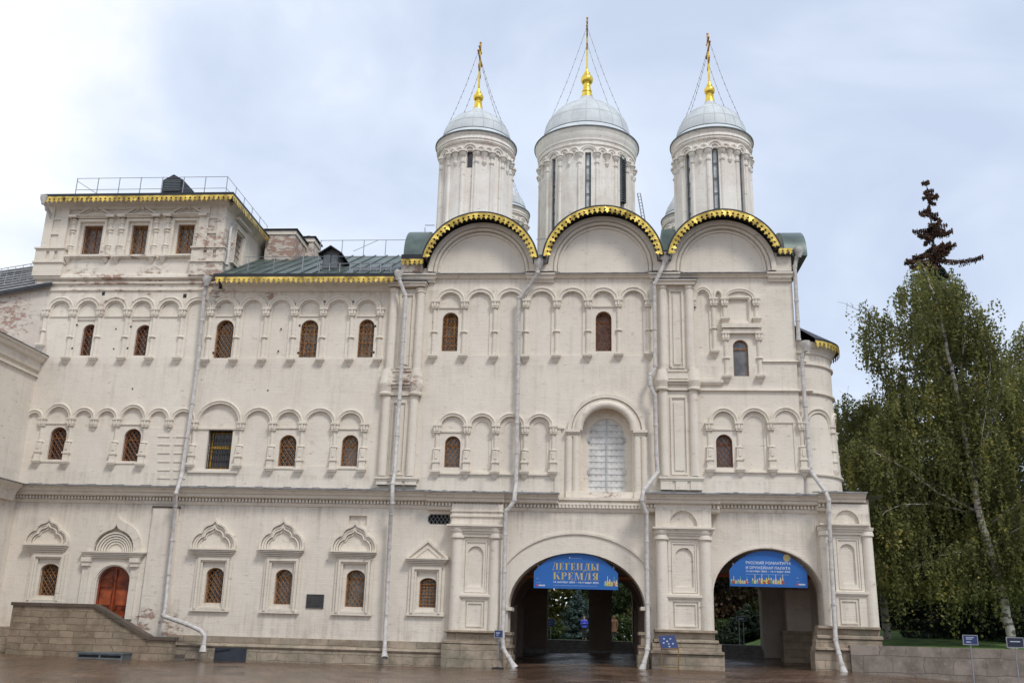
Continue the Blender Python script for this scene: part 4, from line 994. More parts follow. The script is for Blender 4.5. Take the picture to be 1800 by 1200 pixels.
for sg in (-1, 1):
    s = MB(); xa = xp+sg*(ri+.02); xo = xp+sg*(ro-.02)
    x0, x1 = min(xa, xo), max(xa, xo)
    s.box(x0-.05, x1+.05, .02, -.24, zs-.10, zs+.02); s.box(x0-.01, x1+.01, .02, -.18, zs-.17, zs-.10); s.box(x0+.02, x1-.02, .02, -.13, zs-.28, zs-.171)
    s.lathe([(.15, zs-.28), (.15, zpb)], xp+sg*(ri+.45), -.02, 14); s.lathe([(.15, zs-.28), (.15, zpb)], xp+sg*(ri+.15), -.02, 14) 
    s.box(x0, x1, .02, -.06, zpb, zs-.28)
    s.box(x0-.02, x1+.02, .02, -.2, zpb, zpb+.25)
    s.build('portal_jamb', M_TRIM, church, 40)
s = MB(); xq = xp-ro-.2; s.box(xq-.30, xq-.05, .02, -.06, zpb, Z_(985, 754)); s.box(xq-.3, xq+.1, .02, -.1, Z_(985, 754), Z_(985, 751)); s.build('portal_pilaster', M_TRIM, church)
MB().box(xp+ro+.02, xp+ro+.2, .02, -.06, zpb, zs-.1).build('portal_pilaster', M_TRIM, church)
s = MB(); s.prism([(.6, zpb+.05), (-.5, zpb-.03), (-.5, zpb-.14), (.6, zpb-.14)], 'x', X_(983, 876), X_(1133, 876)); s.prism([(.05, zpb-.141), (-.35, zpb-.141), (-.37, zpb-.25), (.05, zpb-.25)], 'x', X_(984, 876), X_(1133, 876)); s.build('portal_sill', M_TRIM, church)
wl = MB(); face_with_holes(wl, outer, 0, ch_holes); wl.build('wall', M_WALL, church)
# side / back walls of the church body, valley fill
s = MB(); s.box(XR-.3, XR, .01, 17, ZMID, zV+.9); s.box(XJ, XJ+.3, .01, 17, ZMID, zV+.9); s.box(XJ, XR, 16.9, 17.2, ZFC-.4, zV+.9); s.build('side_wall', M_WALL, church)
# --- top string course with capital blocks
s = MB()
def sc_prof(e): return [(.02, ZCT+.06), (-.20-e, ZCT), (-.22-e, ZCT-.05), (-.10-e, ZCT-.11), (-.08-e, ZCT-.17), (.02, ZCT-.18)]
s.prism(sc_prof(0), 'x', XJ-.3, XR+.05)
for (a, b) in ((694, 768), (925, 976), (1140, 1195), (1347, 1392)):
    x0, x1 = X_(a, 490), X_(b, 490); s.prism([(.02, ZCT-.181), (-.22, ZCT-.181), (-.20, ZCT-.24), (-.12, ZCT-.31), (-.10, ZCT-.38), (.02, ZCT-.38)], 'x', x0+.06, x1-.06)
    s.prism([(.02, ZCT+.065), (-.28, ZCT+.005), (-.30, ZCT-.05), (-.2, ZCT-.13), (-.2, ZCT-.179), (.02, ZCT-.179)], 'x', x0, x1)
s.build('string_course', M_TRIM, church)
s = MB(); s.prism([(.0, ZCT+.11), (-.27, ZCT+.02), (-.27, ZCT-.01), (.0, ZCT+.062)], 'x', XJ-.2, XR+.08); s.build('cornice_flashing', M_FLASH, church)
# --- gable mouldings, roofs and fringes
for gi, (ux, uz, r, a0, a1) in enumerate(G):
    s = MB()
    def arc(rr, e0=0, n=40):
        zb = ZCT+.12; b0 = math.asin((zb-uz)/rr)
        return [(ux-rr*math.cos(b0+(math.pi-2*b0)*i/n), uz+rr*math.sin(b0+(math.pi-2*b0)*i/n)) for i in range(n+1)]
    s.band(arc(r-.34), .22, .02, -.22); s.tube([(p[0], -.10, p[1]) for p in arc(r-.54)], .08, 8); s.band(arc(r-.72), .10, .02, -.07)
    s.build('gable_archivolt', M_TRIM, church, 40)
    s = MB(); n = 40
    aa = [a0+(a1-a0)*i/n for i in range(n+1)]
    rows = [[(ux+(r+.0)*math.cos(a), YG, uz+r*math.sin(a)), (ux+r*math.cos(a), 4.2, uz+r*math.sin(a)), (ux+(r-.10)*math.cos(a), 4.2, uz+(r-.10)*math.sin(a)), (ux+(r-.10)*math.cos(a), YG, uz+(r-.10)*math.sin(a))] for a in aa]
    s.strip(rows, True)
    rfo = s.build('gable_roof', M_ROOF, church, 40)
    s = MB(); s.band([(ux+(r+.0)*math.cos(a), uz+(r+.0)*math.sin(a)) for a in aa], .09, YG+.1, YG-.03); s.build('roof_edge', M_ROOFDK, rfo)
    s = MB()
    rows = [[(ux+(r-.13)*math.cos(a), YG+.02, uz+(r-.13)*math.sin(a)), (ux+(r-.13)*math.cos(a), .0, uz+(r-.13)*math.sin(a))] for a in aa]
    s.strip(rows); s.build('soffit', M_DARKWOOD if 'M_DARKWOOD' in globals() else M_ROOFDK, rfo)
    s = MB(); ds = [Vector((-math.cos(a), 0, -math.sin(a))) for a in aa]
    valance(s, [(ux+(r-.03)*math.cos(a), YG-.035, uz+(r-.03)*math.sin(a)) for a in aa], h=.33, tooth=.25, down=ds); s.build('gilded_fringe', M_GOLDF, rfo)
# valleys
for i in (0, 1):
    p, q = G[i], G[i+1]; xm = (p[0]+p[2]*math.cos(p[4]) + q[0]+q[2]*math.cos(q[3]))/2; zz = min(p[1]+p[2]*math.sin(p[4]), q[1]+q[2]*math.sin(q[3]))
    s = MB(); s.prism([(xm-.28, zz-.1), (xm+.28, zz-.1), (xm+.33, zz+.25), (xm-.33, zz+.25)], 'y', -.55, 4); s.build('valley_gutter', M_FLASH, church)
    MB().box(xm-.33, xm+.33, -.24, .02, ZCT+.1, zz-.1).build('valley_pier', M_WALL, church)
# end barrels seen side-on and their fringes
def end_barrel(pxl, pxr, pt, pb, pfl, pfr, pf0, pf1, wallpx, ylo=2.6):
    zl = Z_((pxl+pxr)/2, pb, 0); zt = Z_((pxl+pxr)/2, pt, ylo); x0, x1 = X_(pxl, pb, 0), X_(pxr, pb, 0)
    prof = [(ylo-(ylo)*math.cos(math.pi/2*i/10), zl+(zt-zl)*math.sin(math.pi/2*i/10)) for i in range(11)] + [(2*ylo-.2, zl+.2), (2*ylo-.2, zl-.1), (0, zl-.1)]
    s = MB(); s.prism([(y-.25, z) for y, z in prof], 'x', x0, x1); rfo = s.build('end_gable_roof', M_ROOF, church, 30)
    fx0, fx1 = X_(pfl, pf0, -.45), X_(pfr, pf0, -.45); zf = Z_((pfl+pfr)/2, pf0, -.45)
    s = MB(); s.box(fx0, fx1, -.42, .1, zf-.0, zl-.08); s.build('roof_edge', M_ROOFDK, rfo)
    s = MB(); valance(s, [(fx0, -.44, zf), (fx1, -.44, zf)], h=.30, tooth=.22); s.build('gilded_fringe', M_GOLDF, rfo)
end_barrel(711, 748, 421, 450, 705, 745, 455, 464, 0)
MB().box(X_(707, 470), X_(744, 470), -.20, 2, ZCT+.1, Z_(725, 456, -.3)).build('gable_end_pier', M_PEEL, church)
end_barrel(1378, 1417, 423, 449, 1367, 1393, 436, 449, 0)
MB().box(X_(1362, 470), XR-.01, -.12, 2, ZCT+.1, Z_(1380, 441, -.3)).build('gable_end_pier', M_TRIM, church)
s = MB(); s.prism([(.1, zV+.5), (3, zV+1.2), (14, zV+1.2), (17, zV+.5)], 'x', XJ+.1, XR-.1); s.build('main_roof', M_ROOF, church)
# little stub roof between drums 
s = MB(); p = at(1175, 400, 3.2); s.box(p.x-.35, p.x+.35, 3.2, 4.2, p.z-1.2, p.z-.1); s.build('roof_hatch', M_ROOF, church)

# --- drums and domes
M_CHAIN = simple('grey_chain', (.34, .32, .32), .6, .3)
def drum(pxl, pxr, py, Y, ptop, pball, pcross, ang0, slits, zbot, niche_all=False, per=8, bodyk=.905, name='drum', lab=None, simple_=False, top_only=False):
    c = at((pxl+pxr)/2, py, Y); re = (X_(pxr, py, Y)-X_(pxl, py, Y))/2*.985; cx, cy, ze = c.x, Y, c.z
    rb = re*bodyk*.985; view = math.atan2(CAM.y-cy, CAM.x-cx)
    zarc = ze - re*.50           # springing of the arcature
    step = 2*math.pi/per
    def th(k): return view + ang0 + k*step
    hwid = .165/rb; cw_ = .18
    s = MB(); n = 160; rows = []
    def rad(a):
        for k in range(per):
            if k in slits or niche_all:
                d = (a-th(k)+math.pi) % (2*math.pi)-math.pi
                if abs(d) < hwid: return rb-(.26 if k in slits else .10)
        return rb
    angs = sorted(set([2*math.pi*i/n for i in range(n)] + [(th(k)+sg*hwid*e) % (2*math.pi) for k in range(per) for sg in (-1, 1) for e in (.999, 1.001)]))
    rows = [[(cx+rad(a)*math.cos(a), cy+rad(a)*math.sin(a), z) for a in angs] for z in (zbot, zarc+.05)]
    s.strip(rows, True)
    s.lathe([(rb-.5, zarc+.05), (rb+.0, zarc+.05), (rb+.0, zarc+.12), (rb+.02, zarc+.5), (rb+.10, zarc+.52), (rb+.10, zarc+.62), (rb+.05, zarc+.66), (rb+.07, ze-re*.25), (rb+.13, ze-re*.235), (rb+.13, ze-re*.19), (rb+.17, ze-re*.17), (re-.12, ze-re*.09), (re-.10, ze-re*.06), (re-.05, ze-re*.035), (re-.03, ze-.005), (rb*.5, ze-.005)], cx, cy, 56)
    d_ = s.build(name, M_DRUM, church, 35)
    if lab: d_['label'] = lab
    for k in range(per):
        a = th(k)
        if (math.cos(a-view) < -.15): continue
        for sg in (-1, 1):
            b = a+sg*cw_; s = MB(); ox, oy = cx+rb*math.cos(b), cy+rb*math.sin(b)
            zc = zarc
            s.lathe([(.09, zc-.3), (.09, zbot)], ox, oy, 8)
            s.lathe([(0, zc+.06), (.25, zc+.06), (.25, zc-.03), (.17, zc-.05), (.21, zc-.1), (.15, zc-.24), (.10, zc-.3), (0, zc-.3)], ox, oy, 8)
            s.lathe([(0, zc-.52), (.15, zc-.54), (.13, zc-.62), (0, zc-.64)], ox, oy, 8)
            s.build('colonnette', M_DRUM, d_, 40)
        b = a+step/2; s = MB(); ox, oy = cx+rb*math.cos(b), cy+rb*math.sin(b)
        s.lathe([(0, zarc+.06), (.26, zarc+.06), (.26, zarc-.03), (.17, zarc-.05), (.21, zarc-.1), (.11, zarc-.26), (.09, zarc-.5), (.13, zarc-.54), (.12, zarc-.62), (.03, zarc-.76), (0, zarc-.76)], ox, oy, 8)
        s.build('corbel', M_DRUM, d_, 40)
        s = MB()
        for (c0, c1) in ((a-cw_, a+cw_), (a+cw_, a+step/2), (a+step/2, a+step-cw_)):
            mid = (c0+c1)/2; hw = (c1-c0)/2*rb
            for off, rr in ((0, .07), (.14, .045)):
                pts = []
                for i in range(13):
                    t = math.pi*i/12; u = mid - math.cos(t)*(hw-off)/rb; z = zarc+.06+min(hw, .36)*math.sin(t)*(hw-off)/hw
                    pts.append((cx+(rb+.04)*math.cos(u), cy+(rb+.04)*math.sin(u), z))
                s.tube(pts, rr, 6)
        s.build('arcature', M_DRUM, d_, 40)
        if k in slits:
            kind = slits[k]; zt = zarc+.12; ri_ = rb-.2; tx, ty = -math.sin(a), math.cos(a); hw = hwid*rb*.98
            def Q(u, r_, z): return (cx+r_*math.cos(a)+tx*u, cy+r_*math.sin(a)+ty*u, z)
            if kind == 'slit':
                s = MB(); s.add([Q(-hw*.6, ri_, zbot), Q(hw*.6, ri_, zbot), Q(hw*.6, ri_, zt), Q(-hw*.6, ri_, zt)], [(0,1,2,3)]); wo = s.build('window', M_GL_SKY, d_)
                s = MB()
                for sg in (-1, 1): s.add([Q(sg*hw*.98, ri_+.05, zbot), Q(sg*hw*.5, ri_+.05, zbot), Q(sg*hw*.5, ri_+.05, zt), Q(sg*hw*.98, ri_+.05, zt)], [(0,1,2,3)])
                z = zt-.0
                while z > zbot:
                    s.add([Q(-hw, ri_+.06, z), Q(hw, ri_+.06, z), Q(hw, ri_+.06, z-.09), Q(-hw, ri_+.06, z-.09)], [(0,1,2,3)]); z -= .82
                s.build('window_frame', M_LOUV, wo)
            elif kind == 'short':
                z0 = zt-.98
                s = MB(); s.add([Q(-hw*.8, rb-.15, zbot), Q(hw*.8, rb-.15, zbot), Q(hw*.8, rb-.15, z0), Q(-hw*.8, rb-.15, z0)], [(0,1,2,3)]); s.add([Q(-hw, rb-.15, z0), Q(hw, rb-.15, z0), Q(hw, rb-.5, z0), Q(-hw, rb-.5, z0)], [(0,1,2,3)])
                s.add([Q(-hw*1.02, rb-.12, zbot), Q(hw*1.02, rb-.12, zbot), Q(hw*1.02, rb-.12, z0), Q(-hw*1.02, rb-.12, z0)], [(0,1,2,3)]); s.build('slit_infill', M_DRUM, d_)
                s = MB(); s.add([Q(-hw*.75, ri_, z0), Q(hw*.75, ri_, z0), Q(hw*.75, ri_, zt), Q(-hw*.75, ri_, zt)], [(0,1,2,3)]); s.build('window', M_GL_DARK, d_)
            elif kind == 'louvre':
                s = MB(); z = zt-.05; zb = zt-2.75
                s.add([Q(-hw*.8, rb-.0, zb), Q(hw*.8, rb-.0, zb), Q(hw*.8, rb-.0, zt), Q(-hw*.8, rb-.0, zt)], [(0,1,2,3)]); wo = s.build('window', M_DARK, d_)
                s = MB()
                while z > zb+.05:
                    s.add([Q(-hw, rb+.03, z), Q(hw, rb+.03, z), Q(hw, rb+.14, z-.10), Q(-hw, rb+.14, z-.10), Q(-hw, rb+.03, z-.03), Q(hw, rb+.03, z-.03), Q(hw, rb+.14, z-.13), Q(-hw, rb+.14, z-.13)], [(0,1,2,3),(4,7,6,5),(0,4,5,1),(2,6,7,3)]); z -= .14
                for sg in (-1, 1): s.add([Q(sg*hw, rb-.02, zb), Q(sg*hw, rb+.15, zb), Q(sg*hw, rb+.15, zt), Q(sg*hw, rb-.02, zt)], [(0,1,2,3)])
                s.build('louvre', M_LOUV, wo)
    # dome
    zt = Z_((pxl+pxr)/2, ptop, Y); hd = zt-ze
    prof = [(re-.10, ze), (re, ze+.02), (re, ze+.06), (re-.02, ze+.08)]
    rd = re*.845; prof += [(rd+.05, ze+re*.165), (rd+.05, ze+re*.18), (rd, ze+re*.19)]
    hb = ze+re*.19; hh_ = zt-hb
    for (r_, h_) in ((.995, .06), (.98, .14), (.945, .26), (.895, .37), (.83, .47), (.75, .56), (.66, .645), (.56, .72), (.46, .785), (.37, .835), (.29, .88), (.235, .92), (.20, .96), (.18, 1.0)): prof.append((rd*r_, hb+hh_*h_))
    prof += [(re*.14, zt+.06), (re*.12, zt+.12), (re*.115, zt+.2)]
    s = MB(); s.lathe(prof, cx, cy, 56); dome = s.build('dome', M_DOME, church, 25)
    if lab: dome['label'] = lab.replace('drum', 'dome')
    s = MB(); s.lathe([(re+.015, ze-.02), (re+.02, ze+.05), (re-.02, ze+.06)], cx, cy, 56); s.lathe([(rd+.075, ze+re*.165-.02), (rd+.075, ze+re*.165+.03), (rd, ze+re*.165+.04)], cx, cy, 56)
    s.build('dome_edge_strip', M_LOUV, dome)
    s = MB()
    for k in range(20):
        a = 2*math.pi*k/20
        if math.cos(a-view) < -.3: continue
        pts = [(cx+(r_+.008)*math.cos(a), cy+(r_+.008)*math.sin(a), z_) for r_, z_ in prof[6:20]]; s.tube(pts, .016, 4, caps=False)
    for fr in (.30, .62):
        r_ = rd*{.30: .925, .62: .685}[fr]; z_ = hb+hh_*{.30: .305, .62: .62}[fr]; s.lathe([(r_+.012, z_-.012), (r_+.014, z_+.012)], cx, cy, 48)
    s.build('dome_seam', M_DOME, dome)
    if pball is None: return
    sx = (pxl+pxr)/2
    zb = Z_(sx, pball[0], Y); rball = pball[1]/33*(51.0/(46+Y-4.5)); z0 = zt+.15
    rb2 = (X_(sx+pball[1], pball[0], Y)-X_(sx-pball[1], pball[0], Y))/2
    s = MB(); s.lathe([(re*.13, z0-.05), (re*.09, z0+.30), (re*.10, z0+.36), (re*.07, zb-rb2*1.35), (rb2*.62, zb-rb2*1.2), (rb2*.55, zb-rb2*.98)] + [(rb2*math.cos(R(t)), zb+rb2*math.sin(R(t))) for t in range(-55, 60, 11)] + [(rb2*.5, zb+rb2*.95), (rb2*.52, zb+rb2*1.25), (rb2*.3, zb+rb2*1.4), (.06, zb+rb2*2.1), (.05, zb+rb2*2.3)], cx, cy, 24)
    s.build('gilded_orb', M_GOLD, dome, 35)
    zc0, zc1 = zb+rb2*2.0, Z_(sx, pcross, Y); H = zc1-zc0
    s = MB(); s.box(cx-.045, cx+.045, cy-.07, cy+.07, zc0, zc1); L_ = H*.27
    za = zc0+H*.66; s.box(cx-.04, cx+.04, cy-L_, cy+L_, za-.07, za+.07); s.box(cx-.04, cx+.04, cy-L_*.45, cy+L_*.45, zc0+H*.83, zc0+H*.83+.11)
    s.add([(cx-.04, cy-L_*.5, zc0+H*.42), (cx-.04, cy+L_*.5, zc0+H*.30), (cx-.04, cy+L_*.5, zc0+H*.30+.11), (cx-.04, cy-L_*.5, zc0+H*.42+.11), (cx+.04, cy-L_*.5, zc0+H*.42), (cx+.04, cy+L_*.5, zc0+H*.30), (cx+.04, cy+L_*.5, zc0+H*.30+.11), (cx+.04, cy-L_*.5, zc0+H*.42+.11)],
          [(0,1,2,3),(4,7,6,5),(0,4,5,1),(2,6,7,3),(0,3,7,4),(1,5,6,2)])
    for (y, z) in ((cy-L_, za), (cy+L_, za), (cy, zc1), (cy-L_*.45, zc0+H*.83+.05), (cy+L_*.45, zc0+H*.83+.05)):
        s.lathe([(0, z-.07), (.055, z-.04), (.07, z), (.055, z+.04), (0, z+.07)], cx, y, 8)
    s.build('cross', M_CROSS, dome)
    s = MB(); s.box(cx-.05, cx+.05, cy-.075, cy-.072, zc0, zc1-.4); s.build('cross_gilding', M_GOLD, dome)
    s = MB()
    for sg in (-1, 1):
        for sx_ in (-1, 1):
            p0 = Vector((cx, cy+sg*L_*.95, za)); p1 = Vector((cx+sx_*rd*.78, cy+sg*rd*.42, ze+re*.185+(hd-re*.185)*.86*.46))
            pts = [p0.lerp(p1, t)+Vector((0, 0, -.25*math.sin(math.pi*t))) for t in [i/8 for i in range(9)]]; s.tube(pts, .011, 4)
            for t in range(1, 12):
                q = p0.lerp(p1, t/12)+Vector((0, 0, -.25*math.sin(math.pi*t/12))); s.box(q.x-.022, q.x+.022, q.y-.022, q.y+.022, q.z-.035, q.z+.035)
    s.build('guy_chain', M_CHAIN, dome)
zB = zV+.4
drum(765.4, 909, 264, 4.6, 196, (172, 9), 76, R(-9.6), {0: 'short'}, zB, niche_all=True, lab='front left drum with colonnettes all round and one small window')
drum(938, 1124, 266, 9.2, 176, (141, 11), 32, R(2), {0: 'slit', 7: 'slit', 1: 'louvre', 2: 'slit', 6: 'slit'}, zB, lab='large middle drum with slit windows and a louvred one')
drum(1176.5, 1324.6, 259, 4.6, 184, (160, 9.5), 60, R(5), {0: 'slit', 7: 'slit', 1: 'slit', 6: 'slit', 2: 'slit'}, zB, lab='front right drum with three tall slit windows')
drum(830, 932, 379, 16, 330, (310, 6), 240, R(10), {0: 'slit', 1: 'slit'}, zB, lab='rear left drum mostly hidden')
drum(1161, 1266, 390, 16, 338, (320, 6), 250, R(-10), {7: 'louvre', 0: 'slit', 6: 'slit'}, zB, lab='rear right drum mostly hidden')
# ladder on the middle drum
s = MB(); p0, p1 = at(1123, 340, 8), at(1131, 378, 8)
for dx in (-.08, .08): s.tube([(p0.x+dx, 8, p0.z), (p1.x+dx, 7.6, p1.z-.6)], .03, 5)
for k in range(9): t = k/9; z = p0.z+(p1.z-.6-p0.z)*t; x = p0.x+(p1.x-p0.x)*t; s.tube([(x-.08, 8-.4*t, z), (x+.08, 8-.4*t, z)], .015, 4)
s.build('roof_ladder', M_RAIL, church)
s = MB()
for (a, b) in (((747,400,1),(747,425,1)), ((747,396,1),(764,396,1)), ((943,421,1),(1000,418,3))): s.tube([at(*a), at(*b)], .02, 4)
s.build('lightning_rod', M_RAIL, church)

# --- apse
YA = 2.15; XA = X_(1459, 660, YA); ra = 1.85; xa = XA-ra
zat = Z_(1440, 622, .8); 
def half(prof, n=36): 
    mb = MB(); mb.lathe(prof, xa, YA, n, -math.pi/2-.35, math.pi/2); return mb
zb0 = ZMID
zr_ = Z_(1471, 622, YA)
half([(ra+.18, zb0), (ra+.10, zb0+2.5), (ra, zb0+5), (ra, zr_-.55), (ra+.08, zr_-.5), (ra+.08, zr_-.40), (ra+.2, zr_-.2), (ra+.3, zr_-.03), (.1, zr_-.03)]).build('apse_wall', M_WALL, church, 35)
s = MB(); re_ = ra+.42
s.lathe([(re_, zr_-.02), (re_, zr_+.12), (0.2, zr_+1.45), (0, zr_+1.5)], xa, YA, 40, -math.pi/2+.36, math.pi/2+.2); s.lathe([(re_-.02, zr_), (.2, zr_)], xa, YA, 40, -math.pi/2+.36, math.pi/2)
ap = s.build('apse_roof', M_ROOFDK, church, 30)
s = MB(); aa = [R(-69)+R(140)*i/40 for i in range(41)]
valance(s, [(xa+(re_+.01)*math.cos(a), YA+(re_+.01)*math.sin(a), zr_+.02) for a in aa], h=.33); s.build('gilded_fringe', M_GOLDF, ap)
for (pyy, e) in ((637, .09), (687, .10), (832, .10)):
    s = MB()
    z = Z_(1405, pyy, .15); rr = ra+(.0 if pyy < 800 else .12)
    s.lathe([(rr-.05, z+.06), (rr+e, z+.02), (rr+e, z-.05), (rr-.05, z-.09)], xa, YA, 36, -math.pi/2-.2, math.pi/2)
    s.build('apse_string_course', M_TRIM, church, 30)
# columns + arches round the apse
zc = Z_(1425, 745, .3); zbn = Z_(1425, 837, .3); azs = [R(-90+d) for d in (4, 50, 96, 140)]
for a in azs[1:3]:
    s = MB(); ox, oy = xa+(ra+.06)*math.cos(a), YA+(ra+.06)*math.sin(a)
    s.lathe([(0, zc+.02), (.2, zc+.02), (.2, zc-.04), (.15, zc-.06), (.17, zc-.28), (.12, zc-.33), (.10, zc-.34), (.10, zc-1.0), (.18, zc-1.02), (.18, zc-1.1), (.13, zc-1.12), (.15, zbn+.8), (.19, zbn+.78), (.19, zbn+.7), (.15, zbn+.68), (.15, zbn+.4), (.21, zbn+.38), (.21, zbn+.28), (.05, zbn), (0, zbn)], ox, oy, 12); s.build('column', M_TRIM, church, 40)
s = MB()
for a, b in zip(azs, azs[1:]):
    mid = (a+b)/2; hw = (b-a)/2*(ra+.06)-.05
    for off, rr in ((0, .07), (.16, .05)):
        s.tube([(xa+(ra+.05)*math.cos(mid-math.cos(t)*(hw-off)/ra), YA+(ra+.05)*math.sin(mid-math.cos(t)*(hw-off)/ra), zc+.02+(hw-off)*.95*math.sin(t)) for t in [math.pi*i/14 for i in range(15)]] + ([(xa+(ra+.03)*math.cos(mid+(hw-off)/ra), YA+(ra+.03)*math.sin(mid+(hw-off)/ra), zbn+.35)] if off else []), rr, 6)
s.build('arch_moulding', M_TRIM, church, 40)

# --- pilasters of the upper walls
def pil(x0, x1, z0, z1, Y=-.16, r=.20, cap=False):
    s = MB(); s.box(x0, x1, .02, Y, z0, z1)
    xm0, xm1 = x0+2*r+.06, x1-2*r-.06
    for x in (x0+r, x1-r): s.lathe([(r, z0), (r*.97, (z0+z1)/2), (r*.95, z1)], x, Y, 18)
    a, b = xm0+.10, xm1-.10
    s.band([(xm0+.06, z0+.1), (xm0+.06, z1-.30), (xm1-.06, z1-.30), (xm1-.06, z0+.1)], .07, Y+.02, Y-.07, closed=True)
    s.box(a+.08, b-.08, Y+.01, Y-.05, z0+.25, z1-.5)
    if cap:
        for x in (x0+r, x1-r): s.lathe([(r, z1-.22), (r*1.12, z1-.2), (r*1.12, z1-.16), (r, z1-.14), (r*1.25, z1-.02), (0, z1-.02)], x, Y, 18)
    s.build('pilaster', M_WALL, church, 35)
def pil_band(x0, x1, zt, zb, Y=-.18, r=.22):
    s = MB(); h = zt-zb
    for x in (x0+r, x1-r):
        s.lathe([(0, zt), (r*1.1, zt), (r*1.15, zt-.12*h), (r*1.25, zt-.2*h), (r*1.3, zt-.42*h), (r*1.5, zt-.52*h), (r*1.5, zt-.60*h), (r*1.3, zt-.70*h), (r*1.2, zt-.88*h), (r*1.4, zt-.94*h), (r*1.3, zb), (0, zb)], x, Y, 18)
    for (a, b, e) in ((0, .08, .08), (.2, .45, .14), (.52, .60, .22), (.60, .72, .12), (.90, 1, .10)): s.box(x0+r, x1-r, .02, Y-e, zt-h*b, zt-h*a)
    s.box(x0+.05, x1-.05, .02, Y-.02, zb, zt)
    s.build('pilaster_band', M_TRIM, church, 35)
def pil_base(x0, x1, zt, zb, Y=-.18):
    s = MB(); s.box(x0-.05, x1+.05, .02, Y-.17, zt-.10, zt); s.box(x0, x1, .02, Y-.12, zt-.18, zt-.10)
    w3 = (x1-x0)
    for k in range(3): a = x0+w3*(.02+.345*k); s.box(a, a+w3*.27, .02, Y-.10, zb, zt-.18)
    s.box(x0+.06, x1-.06, .02, Y-.05, zb, zt-.18); s.build('pilaster_base', M_TRIM, church)
def pil_cap(x0, x1, z1, z0, Y=-.18):
    s = MB(); s.box(x0, x1, .02, Y-.34, z1-.07, z1); s.box(x0+.08, x1-.08, .02, Y-.26, z0, z1-.07); c = s.build('pilaster_cap', M_TRIM, church)
    s = MB(); s.box(x0-.03, x1+.03, .0, Y-.37, z1, z1+.04); s.build('cap_flashing', M_ROOFDK, c)
# left double pilaster at the junction with the palace
xl, xr = X_(684, 570), X_(746, 570)
pil(xl, xr, Z_(710, 652), Z_(715, 510), cap=True); pil_cap(X_(682, 505), X_(753, 505), Z_(715, 501), Z_(715, 508))
xb0, xb1 = X_(672, 680), X_(741, 680); pil_band(xb0, xb1, Z_(706, 652), Z_(706, 697)); pil(xb0+.08, xb1-.08, Z_(700, 838), Z_(706, 697)); pil_base(X_(662, 845), X_(735, 845), Z_(697, 839), Z_(697, 853))
xl, xr = X_(1157, 570), X_(1220, 570)
pil(xl, xr, Z_(1188, 652), Z_(1185, 503), cap=True); pil_cap(X_(1149, 500), X_(1223, 500), Z_(1185, 497), Z_(1185, 505))
xb0, xb1 = X_(1154, 680), X_(1228, 680); pil_band(xb0, xb1, Z_(1190, 652), Z_(1190, 688)); pil(xb0+.08, xb1-.06, Z_(1195, 838), Z_(1190, 688)); pil_base(X_(1159, 845), X_(1235, 845), Z_(1197, 839), Z_(1197, 862))

# ================================================================ lower church wall, piers and passages
lw = []
def arch_params(Yw, l, t, r, spring):
    xl, xr = X_(l[0], l[1], Yw), X_(r[0], r[1], Yw); return (xl+xr)/2, xr-xl, Z_(t[0], t[1], Yw), Z_(*spring, Yw)
xA1, wA1, zA1, zsA1 = arch_params(YL, (893, 1070), (1014, 971), (1135, 1075), (1014, 1068))
xA2, wA2, zA2, zsA2 = arch_params(YL, (1254, 1040), (1349, 964), (1449, 1050), (1349, 1046))
ZG = -.3
lw.append((arch(xA1, wA1, ZG+.01, zA1, zA1-zsA1, 28), 1.3, None)); lw.append((arch(xA2, wA2, ZG+.01, zA2, zA2-zsA2, 28), 1.3, None))
XE = X_(1536, 1000, YL)
s = MB(); face_with_holes(s, rect(XPL+.001, XE, ZG, ZFC-.2), YL, lw)
s.box(XE-.3, XE, YL+.01, 10, ZG, ZFC-.1); s.build('lower_wall', M_WALL, church)
# terrace roof above the lower storey where it stands proud (right end)
s = MB(); s.add([(XR-2, 0, ZFC+.12), (XE+.5, YL-.6, ZFC-.02), (XE+.5, 6, ZFC-.02), (XR-2, 6, ZFC+.5)], [(0,1,2,3)]); s.build('terrace_roof', M_FLASH, church)
s = MB()
a1 = [(xA1-(wA1/2+.62)*math.cos(math.pi*i/30), zsA1+.35+(zA1-zsA1+.46)*math.sin(math.pi*i/30)) for i in range(31)]
s.band(a1, .10, YL+.02, YL-.07)
s.band([(xA2-(wA2/2+.06)*math.cos(math.pi*i/30), zsA2+(zA2-zsA2+.06)*math.sin(math.pi*i/30)) for i in range(31)], .08, YL+.02, YL-.05)
s.build('passage_archivolt', M_WALL, church)
s = MB(); s.band([(X_(1256, 898, YL), Z_(1256, 899, YL)), (X_(1432, 898, YL), Z_(1432, 900, YL)), (X_(1436, 1000, YL), Z_(1436, 1000, YL))], .05, YL+.02, YL-.03)
s.prism([(YL+.02, Z_(1000, 892.5, YL)), (YL-.06, Z_(1000, 893.5, YL)), (YL-.06, Z_(1000, 895.5, YL)), (YL+.02, Z_(1000, 896.5, YL))], 'x', X_(884, 893, YL), X_(1138, 893, YL)); s.build('string_course', M_WALL, church)
